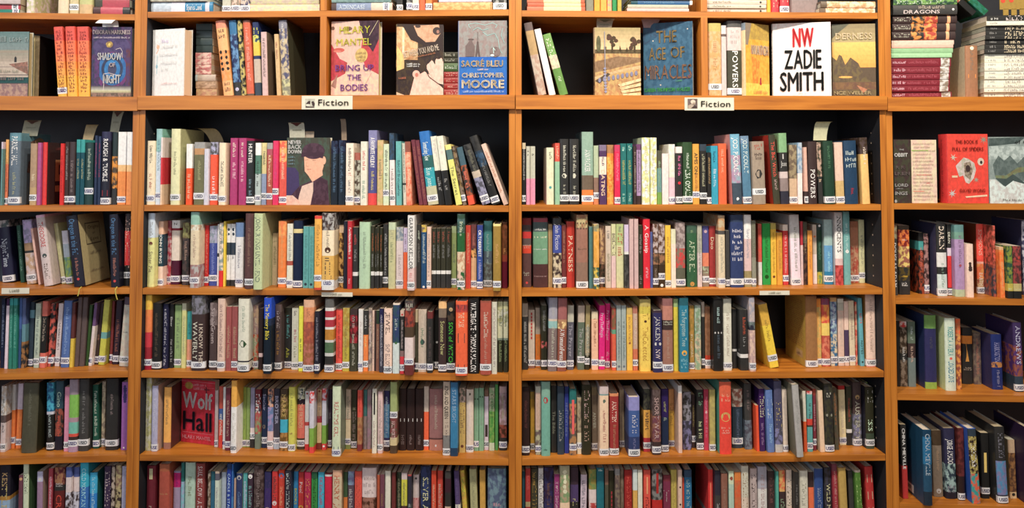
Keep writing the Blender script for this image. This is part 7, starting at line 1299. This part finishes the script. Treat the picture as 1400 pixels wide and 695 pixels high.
def d_sacre(a):
    a.rect(0, 0, 1, .485, '999', '988'); a.grad(.485, 1, '27c', '26c', 5); a.rect(0, .485, 1, .53, '16c'); a.rect(0, 0, .02, 1, '99a')
    for c in ([(.25, .1), (.2, .05), (.35, .03), (.55, .06), (.7, .03), (.8, .06), (.76, .1)], [(.5, .15), (.6, .2), (.75, .17), (.82, .25), (.85, .38), (.9, .44)], [(.3, .13), (.4, .09), (.5, .13), (.62, .11)], [(.92, .1), (.88, .2), (.95, .3)]): a.line(c, .0008, '9cc')
    a.line([(.40, .15), (.40, .3)], .0007, '655'); a.poly([(.385, .28), (.415, .28), (.45, .48), (.42, .48), (.40, .42), (.38, .48), (.35, .48)], '655')
    a.poly([(.15, .34), (.22, .28), (.24, .25), (.28, .25), (.3, .3), (.34, .34), (.33, .48), (.15, .48)], '766'); a.ell(.26, .25, .06, .01, '655'); a.ell(.76, .42, .11, .07, '766', '877'); a.line([(.73, .44), (.72, .36), (.76, .4)], .0012, 'bdd'); a.ell(.7, .465, .04, .015, 'dee')
    a.text(.07, .92, .615, .08, 'SACRÉ BLEU', 'fd9', .0005); a.text(.4, .62, .665, .02, '~', 'eca'); a.text(.08, .94, .76, .06, 'CHRISTOPHER', 'fec', .0005); a.text(.08, .94, .90, .105, 'MOORE', 'fec', .0009); a.text(.1, .94, .96, .022, '~', 'bcd')
face_out('B', 1, 626.5, 693, 28.5, .012, .010, .026, '16b', 'blue and grey face-out novel titled SACRÉ BLEU with a tower and smoke', d_sacre)

def d_road(a):
    a.grad(0, .32, 'a96', 'ec9', 6); a.rect(0, .32, 1, .40, '542', '653'); a.rect(0, .38, 1, 1, 'b85', 'ca6'); a.poly([(0, .5), (.5, .42), (1, .44), (1, .50), (.4, .6), (0, .66)], '864', '975')
    a.poly([(0, .72), (.5, .62), (1, .55), (1, .60), (.5, .66), (0, .76)], 'db8', 'ca7'); a.poly([(.1, .82), (.34, .68), (.28, .66), (0, .78)], '543')
    for x, t, w, h in ((.38, .10, .14, .12), (.87, .14, .10, .12)):
        a.rect(x - .02, t + .1, x + .02, .36, '431')
        for i in range(9): a.ell(x + random.Random(i + int(x * 9)).uniform(-w, w), t + random.Random(i * 3 + 1).uniform(0, .16), .05, .03, '532', '431', 7)
    a.ell(.08, .24, .05, .12, '664', '553'); a.poly([(.53, .34), (.55, .26), (.58, .34)], '431'); a.poly([(.68, .34), (.7, .28), (.73, .34)], '431'); a.rect(.2, .28, .25, .36, '653')
    for i in range(9): a.ell(.1 + i * .1, .77 - i * .013, .03, .035, '88a')
    a.line([(.21, .06), (.23, .96)], .0012, '99a')
    for i in range(9): a.ell(.215 + i * .002, .6 + i * .042, .03, .016, '99b')
    for i in range(4): a.poly([(.5 + i * .03, .83 + i * .045), (1, .74 + i * .07), (1, .78 + i * .07), (.55 + i * .02, .87 + i * .045)], 'fda', 'eb8')
face_out('C', 1, 813.5, 876, 38, .018, .018, .026, '764', 'face-out book with pine trees, golden road and white steps', d_road, bandspec='ca8:3/975*643:5')

def d_age(a):
    a.rect(0, 0, 1, 1, '257', '368'); a.poly([(0, 0), (.6, 0), (.45, .12), (0, .3)], '246', '257')
    for x, y in ((.9, .1), (.2, .24), (.1, .7), (.35, .84), (.85, .75), (.15, .98)): a.ell(x, y, .014, .009, 'dcb', n=8)
    a.text(.27, .68, .27, .165, 'THE', 'b95', .0001); a.text(.12, .46, .50, .17, 'AGE', 'b95', .0001); a.text(.56, .84, .48, .15, 'OF', 'b95', .0001); a.text(.03, .98, .76, .19, 'MIRACLES', 'b86', .0001)
    a.line([(.78, .75), (.9, .76), (.97, .68)], .0006, 'd46'); a.text(.66, .8, .80, .02, '~', '496'); a.text(.03, .95, .93, .05, 'KAREN THOMPSON WALKER', '3a4', .0004)
face_out('C', 1, 880, 947.5, 31, .058, .008, .026, '135', 'navy face-out novel titled THE AGE OF MIRACLES in dotted letters', d_age, page='fed', bandspec='246')

def d_watch(a):
    a.rect(0, 0, 1, 1, 'fb3', 'ea2'); a.rect(0, 0, 1, .22, 'ca4', 'b94'); a.poly([(0, .0), (.25, 0), (.1, .3), (0, .3)], '987'); a.rect(.22, .3, .95, .42, 'db8', 'c97'); a.poly([(.25, .45), (.6, .5), (.5, .85), (.3, .95)], 'e82', 'fa3'); a.rect(0, .82, 1, 1, 'fd5', 'fc4')
    a.ell(.62, .82, .05, .02, 'c43'); a.rect(.59, .74, .65, .82, 'b34'); a.text(.22, .95, .43, .14, 'WATCH', 'edc', .0002); a.text(.3, .9, .96, .04, '~', 'd95')
face_out('C', 1, 1020, 1052, 33, .004, .046, .018, 'fb8', 'yellow and orange face-out novel titled WATCH, half hidden at an angle', d_watch, bandspec='89a:1/fda:9')

def d_nw(a):
    a.rect(0, 0, 1, 1, 'fee', 'fff'); a.text(.35, .70, .325, .255, 'NW', 'e23', .0016); a.text(.20, .83, .62, .255, 'ZADIE', '222', .0010); a.text(.12, .86, .92, .255, 'SMITH', '222', .0012); a.text(.42, .56, .965, .01, '~', 'e66')
face_out('C', 1, 1057.5, 1137, 31.5, .040, .002, .022, 'eee', 'white face-out novel with red NW above tall bold black lettering', d_nw, spine_text=('e23 8 18 NW', '222 30 75 ZADIE_SMITH'))

def d_wild(a):
    a.grad(0, .25, '986', 'ba7', 4); a.grad(.25, .6, 'fc6', 'fa4', 6); a.poly([(0, .45), (.1, .5), (.16, .42), (.22, .44), (.3, .56), (.42, .46), (.6, .54), (.72, .7), (1, .86), (1, 1), (0, 1)], '654', '764')
    a.rect(0, .80, 1, .9, '864', '754'); a.ell(.3, .73, .16, .015, 'ea5', 'fb5'); a.poly([(.55, .84), (.8, .9), (.7, .95)], 'c86', 'b75'); a.poly([(0, 0), (.4, 0), (.1, .14), (0, .2)], '665')
    a.text(.08, .92, .21, .085, 'DERNESS', 'fec', .0003); a.text(.02, .88, .97, .045, 'NCE WELLER', 'eda', .0002)
face_out('C', 1, 1138.5, 1198, 33, .024, .008, .022, '654', 'face-out novel with black hills under a golden sky, lettered DERNESS', d_wild)

def d_cap(a):
    a.rect(0, 0, 1, 1, '454', '443'); a.poly([(0, .44), (.2, .45), (.28, .52), (.3, .72), (.12, .9), (0, .88)], '436')
    a.poly([(.30, .72), (.5, .66), (.78, .58), (.95, .64), (1, 1), (.05, 1), (.05, .9)], '534', '423'); a.poly([(.36, .72), (.62, .66), (.62, .8), (.56, 1), (.25, 1), (.3, .85)], 'ecb')
    a.poly([(.4, .27), (.8, .27), (.86, .42), (.8, .56), (.68, .60), (.55, .60), (.42, .5)], 'fb9'); a.poly([(.5, .56), (.82, .46), (.84, .56), (.6, .66)], 'fb9'); a.ell(.86, .34, .05, .06, 'fb9')
    a.ell(.62, .20, .26, .12, '423', '534'); a.poly([(.34, .22), (.86, .22), (.84, .31), (.6, .27), (.34, .29)], '423'); a.poly([(0, .86), (.15, .86), (.3, .94), (.32, 1), (0, 1)], 'ecb', 'eba')
    a.line([(.42, .335), (.5, .33)], .0005, '865'); a.line([(.6, .34), (.68, .335)], .0005, '865'); a.line([(.47, .36), (.45, .42), (.5, .425)], .0004, 'c97'); a.line([(.47, .475), (.57, .47)], .0005, 'b65')
    a.text(.04, .34, .095, .055, 'NEVER', 'eee', .0005); a.text(.04, .34, .165, .055, 'BACK', 'eee', .0006); a.text(.04, .34, .235, .055, 'DOWN', 'eee', .0006)
    for v in (.3, .35, .4): a.text(.04, .2, v, .02, '~', '79a')
face_out('B', 2, 391.5, 450.5, 188.5, .018, .018, .024, '333', 'face-out book with a boy in a maroon cap, titled NEVER BACK DOWN', d_cap, page='ba8')

def d_wolf(a):
    a.rect(0, 0, 1, 1, 'd24', 'c23'); a.rect(0, .03, 1, .035, 'e89'); a.rect(.02, .11, .98, .113, 'e89'); a.ell(.22, .10, .12, .055, 'a83', 'b94'); a.text(.35, .75, .09, .03, '~', 'e9a'); a.text(.38, .7, .15, .03, '~', 'e9a')
    a.rect(.73, .1, .76, .2, '523'); a.rect(.66, .135, .84, .15, '523')
    a.text(.06, .94, .445, .25, 'Wolf', 'eee', .0012); a.text(.08, .92, .79, .29, 'Hall', '323', .0016); a.line([(.46, .77), (.5, .72), (.56, .7), (.5, .77)], .0012, 'db8')
    a.rect(.04, .835, .96, .84, 'e89'); a.text(.06, .92, .93, .055, 'HILARY MANTEL', 'fbc', .0002)
zs5 = SZ['B'][5]
face_out('B', 5, 247.5, 293, 520, .105, .075, .020, 'c23', 'red face-out novel titled Wolf Hall standing back on its shelf', d_wolf, hard=False, yb=605)

def d_dark(a):
    a.rect(0, 0, 1, 1, '443', '433'); a.text(.2, .7, .17, .02, 'THE', 'bbb'); a.text(.02, .80, .27, .055, 'OBBIT', 'eee', .0005); a.text(.1, .6, .46, .045, 'R R', '877'); a.text(.03, .9, .56, .05, 'LKIEN', '877')
    a.text(.03, .8, .74, .045, 'LORD', 'ddd', .0003); a.text(.1, .5, .78, .015, '~', 'aaa'); a.text(.03, .76, .87, .05, 'INGS', 'ddd', .0003); a.ell(.08, .97, .08, .025, 'aaa', n=10)
face_out('D', 2, 1223, 1246, 191, .008, .010, .03, '332', 'black face-out boxed book with white lettering beside the post', d_dark, hard=False)
def d_cream(a):
    a.rect(0, 0, 1, 1, 'edb', 'ecb'); a.rect(.02, .16, .68, .18, '9c5')
    for i in range(17): a.text(.06, random.Random(i).uniform(.7, .95), .07 + i * .055, .022, '~', 'b98', seed=i)
    a.rect(.2, .55, .8, .56, 'e65'); a.rect(.05, .81, .5, .82, 'e65'); a.rect(.58, .68, .72, .69, 'e65')
face_out('D', 2, 1247, 1281.5, 191.5, .012, .012, .02, 'ba8', 'cream face-out booklet of dense small text with green and red lines', d_cream, hard=False)

def spiky(a, cu, cv, r, c, n=7, sd=1):
    rr = random.Random(sd); q = []
    for i in range(n * 2):
        an = i * math.pi / n; k = r * (rr.uniform(.8, 1.25) if i % 2 == 0 else .3); q.append((cu + k * math.cos(an) / a.W, cv + k * math.sin(an) / a.H))
    a.poly(q, c)
def d_red(a):
    a.rect(0, 0, 1, 1, 'f43', 'e43'); a.text(.2, .75, .14, .055, 'THIS BOOK IS', 'a32', .0001); a.text(.12, .88, .245, .055, 'FULL OF SPIDERS', 'a32', .0001)
    a.poly([(.2, .46), (.3, .40), (.4, .34), (.52, .36), (.66, .42), (.7, .52), (.64, .64), (.52, .72), (.44, .70), (.38, .6), (.28, .62)], 'bba', 'dcc'); a.poly([(.4, .42), (.56, .4), (.62, .54), (.54, .66), (.42, .6)], '765', 'a98'); a.ell(.5, .5, .06, .05, '433')
    a.ell(.82, .40, .08, .055, 'dcb'); a.ell(.83, .41, .03, .025, '333')
    spiky(a, .14, .34, .011, 'ccb', 6, 2); spiky(a, .70, .66, .010, 'aa9', 7, 3); spiky(a, .1, .86, .014, 'ccc', 7, 4); spiky(a, .9, .08, .013, '998', 8, 5)
    a.rect(.1, .60, .24, .63, 'eca'); a.poly([(.42, .90), (.96, .875), (.96, .90), (.44, .92)], 'fdb'); a.text(.28, .9, .84, .05, 'DAVID WONG', 'a32', .0001)
face_out('D', 2, 1296.5, 1352, 183.5, .002, .012, .045, 'e33', 'thick red face-out novel with a torn grey hole and white spiders', d_red, spine_text=('a22 8 90 ~',))
def d_mount(a):
    a.rect(0, 0, 1, 1, '899', '9aa'); a.rect(0, .14, 1, .34, '9aa', 'bcc'); a.poly([(0, .02), (.8, .0), (.6, .1), (0, .14)], '566', '455'); a.poly([(.08, .42), (.2, .28), (.32, .36), (.45, .28), (.6, .40), (.8, .26), (1, .3), (1, .7), (.7, .66), (.5, .74), (.3, .70), (.12, .60)], '566', '677')
    a.poly([(.12, .58), (.35, .58), (.6, .46), (1, .44), (1, .50), (.6, .54), (.38, .64), (.14, .63)], '775', '786'); a.poly([(.12, .64), (.3, .74), (.36, .72), (.5, .62), (.8, .72), (1, .78), (1, 1), (0, 1), (0, .64)], 'dee', 'ccc')
    a.poly([(.12, .62), (.36, .63), (.5, .56), (.62, .62), (.8, .72), (.5, .66), (.33, .75)], '455'); a.text(.55, .98, .10, .05, 'of Clay', '333', .0001); a.text(.2, .95, .96, .03, 'Max Hyde Thar', '443', 0)
face_out('D', 2, 1353.5, 1418, 187.5, .010, .004, .02, '9aa', 'grey face-out book with snowy mountain drawing, cut off by the frame', d_mount, hard=False)

# ------------------------------------------------------------------ signs and shelf strips
def strip(b, x0, x1, y0, y1, d, name, label, draw, grp=None):
    sa = hit(b, x0, (y0 + y1) / 2, d)[0]; sb = hit(b, x1, (y0 + y1) / 2, d)[0]
    za = hit(b, (x0 + x1) / 2, y1, d)[1]; zb = hit(b, (x0 + x1) / 2, y0, d)[1]
    root = empty(name, bay_matrix(b) @ Matrix.Translation((sa, d, za)), label, 'sign', grp)
    W, H = sb - sa, zb - za
    m = MB(); m.box(0, W, 0, .0009, 0, H); m.obj('card', M_CARD, root)
    a = Art(lambda u, v, k: (u, -.0002 - k * .00005, v), W, H); draw(a)
    if a.m.f: a.m.obj('printed_picture', M_INK, root)
    a.letter(root)
def d_sign(a):
    a.rect(.07, .22, .26, .9, 'bba', 'ccb'); a.poly([(.08, .6), (.13, .4), (.17, .36), (.17, .62)], '433'); a.poly([(.19, .45), (.23, .38), (.26, .6), (.25, .8), (.21, .72)], '433'); a.poly([(.08, .74), (.16, .8), (.24, .78), (.25, .88), (.08, .88)], '544', '433')
    a.ell(.125, .7, .04, .08, 'ddc'); a.text(.33, .92, .72, .46, 'Fiction', '432', .0002)
def d_sign2(a):
    a.rect(.06, .1, .26, .86, '655', '766'); a.ell(.17, .34, .05, .17, 'dcb'); a.poly([(.07, .62), (.14, .5), (.2, .64), (.12, .86), (.07, .86)], 'ba9'); a.poly([(.12, .86), (.2, .6), (.25, .7), (.25, .86)], '433'); a.ell(.19, .46, .03, .08, 'a98')
    a.text(.33, .92, .72, .46, 'Fiction', '332', .0002)
strip('B', 412.5, 482, 131, 149.5, -.0145, 'section_sign', 'white Fiction sign with ship engraving, on the beam below the BODIES novel', d_sign, 'section signs on the beams')
strip('C', 936, 1003.5, 133.5, 151, -.0145, 'section_sign', 'white Fiction sign with seated-figure engraving, on the beam of the right-centre bookcase', d_sign2, 'section signs on the beams')
tiny = lambda a: a.text(.3, .7, .68, .4, '~', '776')
strip('A', 2, 40, 394, 402, -.0012, 'shelf_strip', 'white shelf strip at the left edge, second shelf below beam', tiny, 'blank shelf strips')
strip('B', 439.6, 482, 400, 405.8, -.0012, 'shelf_strip', 'white shelf strip below a tall cream USED book, left-centre bookcase', tiny, 'blank shelf strips')
strip('C', 1038.5, 1079.5, 397.8, 403.6, -.0012, 'shelf_strip', 'white shelf strip below the bright green book, right-centre bookcase', tiny, 'blank shelf strips')

# ------------------------------------------------------------------ paper cards curling up from between the books
def card(b, x0, x1, ybase, xt0, xt1, ytop, d, fwd, label, emblem=None, col='bb9', n=10, bend=.55):
    s0, z0 = hit(b, x0, ybase, d); s1 = hit(b, x1, ybase, d)[0]
    t0, z1 = hit(b, xt0, ytop, d - fwd * .5); t1 = hit(b, xt1, ytop, d - fwd * .5)[0]
    root = empty('bookmark_card', bay_matrix(b) @ Matrix.Translation((s0, d, z0)), label, 'paper card', 'paper cards sticking up from the books')
    m = MB(); em = MB()
    def P(u, w, off=0.0):
        k = math.sin(u * math.pi * bend) / (1 if bend > .6 else math.sin(math.pi * bend))
        a = s0 + (t0 - s0) * u ** 1.3; c = s1 + (t1 - s1) * u ** 1.3
        return (a + (c - a) * w - s0, -fwd * u * u + off, (z1 - z0) * k)
    for i in range(n):
        u, v = i / n, (i + 1) / n
        for off, rev in ((0, 0), (.0004, 1)):
            q = [P(u, 0, off), P(u, 1, off), P(v, 1, off), P(v, 0, off)]
            m.quad(*(q[::-1] if rev else q), hx(col))
    m.obj('paper', M_MATTE, root)
    if emblem:
        c = hx(emblem)
        for i in range(5):
            u, v = .52 + i * .07, .52 + (i + 1) * .07
            ww = (.06, .14, .24, .34, .34, .30)
            em.quad(P(u, .5 - ww[i], -.0005), P(u, .5 + ww[i], -.0005), P(v, .5 + ww[i + 1], -.0005), P(v, .5 - ww[i + 1], -.0005), c)
        em.quad(P(.3, .2, -.0005), P(.3, .8, -.0005), P(.36, .8, -.0005), P(.36, .2, -.0005), hx('887'))
        em.obj('printed_emblem', M_INK, root)
card('A', 29, 51, 186, 38, 61, 165, .05, .03, 'grey card with dark shield emblem curling above the wide blue-grey book, left bookcase', '533', '998')
bookmark = card
card('A', 113, 127, 192, 122, 139, 171, .06, .03, 'tan curled card above the dark teal books on the left shelf', None, 'a97')
card('A', 150, 162, 184, 158, 174, 153, .05, .03, 'tall grey card with shield emblem behind ROUGH & TUMBLE', '533', '998')
card('A', 140, 162, 38, 136, 158, 26, .02, .05, 'white paper card curling over the top of SHADOW OF NIGHT', None, 'fff', bend=.93)
card('B', 288, 306, 196, 266, 290, 176, .09, .02, 'dark tan card arching behind the tall ivory book', None, '875')
card('B', 396, 417, 190, 394, 415, 168, .045, .01, 'white card with dark shield emblem above the boy in a cap', '522', 'bba')
card('B', 417, 429, 190, 418, 430, 180, .05, .01, 'small ivory card beside the shield card above the capped boy', None, 'ba9')
card('B', 467, 474, 194, 465, 472, 163, .05, .01, 'narrow olive card standing behind two navy books', None, '876')
card('C', 1112, 1130, 192, 1116, 1137, 167, .04, .02, 'plain white card curling above dark books under the right-centre beam', None, 'cca')
card('C', 816, 836, 40, 815, 840, 27, .03, .035, 'grey card with shield emblem bent over the pine-tree cover', '665', 'a98')
card('C', 880, 898, 38, 874, 905, 26, .05, .03, 'pinkish card bent over the corner of THE AGE OF MIRACLES', None, 'a88')
for xr, y0, y1, dx in ((108.5, 393, 405, -2.2), (157.5, 393, 410, 3)):
    # ribbon markers hanging from the two matching navy books
    tgt = min((k for k in BOOKS if k[0] == 'A' and k[1] == '3'), key=lambda k: abs((k[2] + k[3] / 2) - hit('A', xr - (3 if dx < 0 else 0), 395, 0)[0]))
    s0, z0 = hit('A', xr, y0, -.012); s1, z1 = hit('A', xr + dx, y1, -.012)
    m = MB(); inv = tgt[5].matrix_world.inverted() @ bay_matrix('A')
    for i in range(5):
        u, v = i / 5, (i + 1) / 5
        f = lambda u, w: tuple(inv @ Vector((s0 + (s1 - s0) * u * u + w, -.012 + (.0 if u > 0 else .012), z0 + (z1 - z0) * u)))
        m.quad(f(v, -.0016), f(v, .0016), f(u, .0016), f(u, -.0016), hx('cb4'))
    m.obj('ribbon_marker', M_INK, tgt[5])

# books leaning on top of the two right-hand stacks
for (xa, ya, ang, t, H, cols, lab) in ((1329, 21.5, -46, .020, .15, '222:4/a43*dc9:3/222:3', 'black paperback leaning left on the black-spined stack, red and cream picture'),
                                        (1345, 21.0, -46, .022, .17, '164*276:3/973*353:3/222:2', 'green and brown paperback leaning steeply above the black-spined stack')):
    s, z = hit('D', xa, ya, .05)
    root = empty('paperback_book', bay_matrix('D') @ Matrix.Translation((s, .05, z)) @ Matrix.Rotation(R(ang), 4, 'Y'), lab, 'book', 'books lying in stacks on the shelf above the beam')
    build_book(root, t, H, .13, False, parse_bands('/'.join(cols.split('/')[::-1])), None, 0, [], 99)
s, z = hit('D', 1378, 21.6, .06)
root = empty('gift_tag', bay_matrix('D') @ Matrix.Translation((s, .05, z)), 'gold scalloped card with red dots standing on the black-and-white stack', 'card', None)
m = MB(); tm = MB()
def disc(mm, cx, cz, r, y, c, n=14, back=False):
    p = [(cx + r * math.cos(i * 2 * math.pi / n), y, cz + r * math.sin(i * 2 * math.pi / n)) for i in range(n)]
    mm.poly(p, c)
m.box(-.030, .075, 0, .002, .018, .085, hx('a83'))
for i in range(4): m.box(-.020 + i * .025, -.004 + i * .025, 0, .002, .0, .02, hx('a83'))
m.obj('card', M_MATTE, root)
for x, zz in ((-.02, .046), (.005, .047), (.03, .055), (.055, .06)): disc(tm, x, zz, .007, -.0006, hx('e42'))
tm.obj('red_dots', M_INK, root)

# printing on board faces that the gaps between books leave in view
def side_art(b, row, px, py, face, draw):
    s0 = hit(b, px, py, .02)[0]
    tgt = min((k for k in BOOKS if k[0] == b and k[1] == row), key=lambda k: abs(k[2] + k[3] / 2 - s0))
    root, t, H = tgt[5], tgt[3], tgt[4]
    D = [c for c in root.children if c.name.startswith('cover')][0].dimensions.y
    if face == 'R': a = Art(lambda u, v, k: (t + .0004 + k * .00005, u, v), D, H)
    else: a = Art(lambda u, v, k: (-.0004 - k * .00005, D - u, v), D, H)
    draw(a)
    a.m.obj('cover_picture', M_INK, root)
    a.letter(root)
def s_origin(a):
    for q in ((.22, .13, .78, .145), (.22, .43, .78, .445), (.22, .13, .24, .445), (.76, .13, .78, .445)): a.rect(*q, '654')
    a.text(.3, .7, .22, .05, 'Origins', '543', 0); a.text(.42, .6, .30, .035, 'of', '543', 0); a.text(.35, .68, .39, .05, 'Love', '543', 0)
    a.text(.3, .7, .58, .03, '~', '876'); a.text(.25, .75, .83, .025, '~', '876')
side_art('A', '3', 106, 390, 'R', s_origin)
def s_lines(a):
    for i in range(24): a.text(.08, .9, .10 + i * .028, .014, '~', '954', 0, seed=i)
    a.rect(.55, .80, .85, .90, 'ca7'); a.text(.6, .8, .87, .03, '~', '765')
side_art('C', '4', 1110, 500, 'L', s_lines)
def s_box(a):
    a.rect(.32, .28, .85, .63, 'b85'); a.rect(.45, .36, .78, .52, '433'); a.rect(.5, .40, .7, .48, 'cba'); a.rect(.32, .70, .8, .80, 'b85'); a.text(.3, .85, .12, .04, '~', '844')
side_art('A', '2', 59, 280, 'R', s_box)
def s_figure(a):
    a.poly([(.3, .12), (.6, .05), (.8, .15), (.75, .35), (.9, .6), (.85, .9), (.5, .9), (.55, .6), (.2, .55), (.25, .4), (.5, .32)], '865', '644'); a.ell(.6, .12, .16, .06, 'a86'); a.rect(.55, .65, .85, .9, '998')
side_art('A', '2', 19, 280, 'R', s_figure)
def s_label(a): a.rect(.02, .86, .62, .97, 'ddd'); a.rect(.1, .89, .5, .94, '999', '444')
side_art('D', '5', 1269, 680, 'L', s_label)
side_art('D', '4', 1273, 530, 'L', s_label)
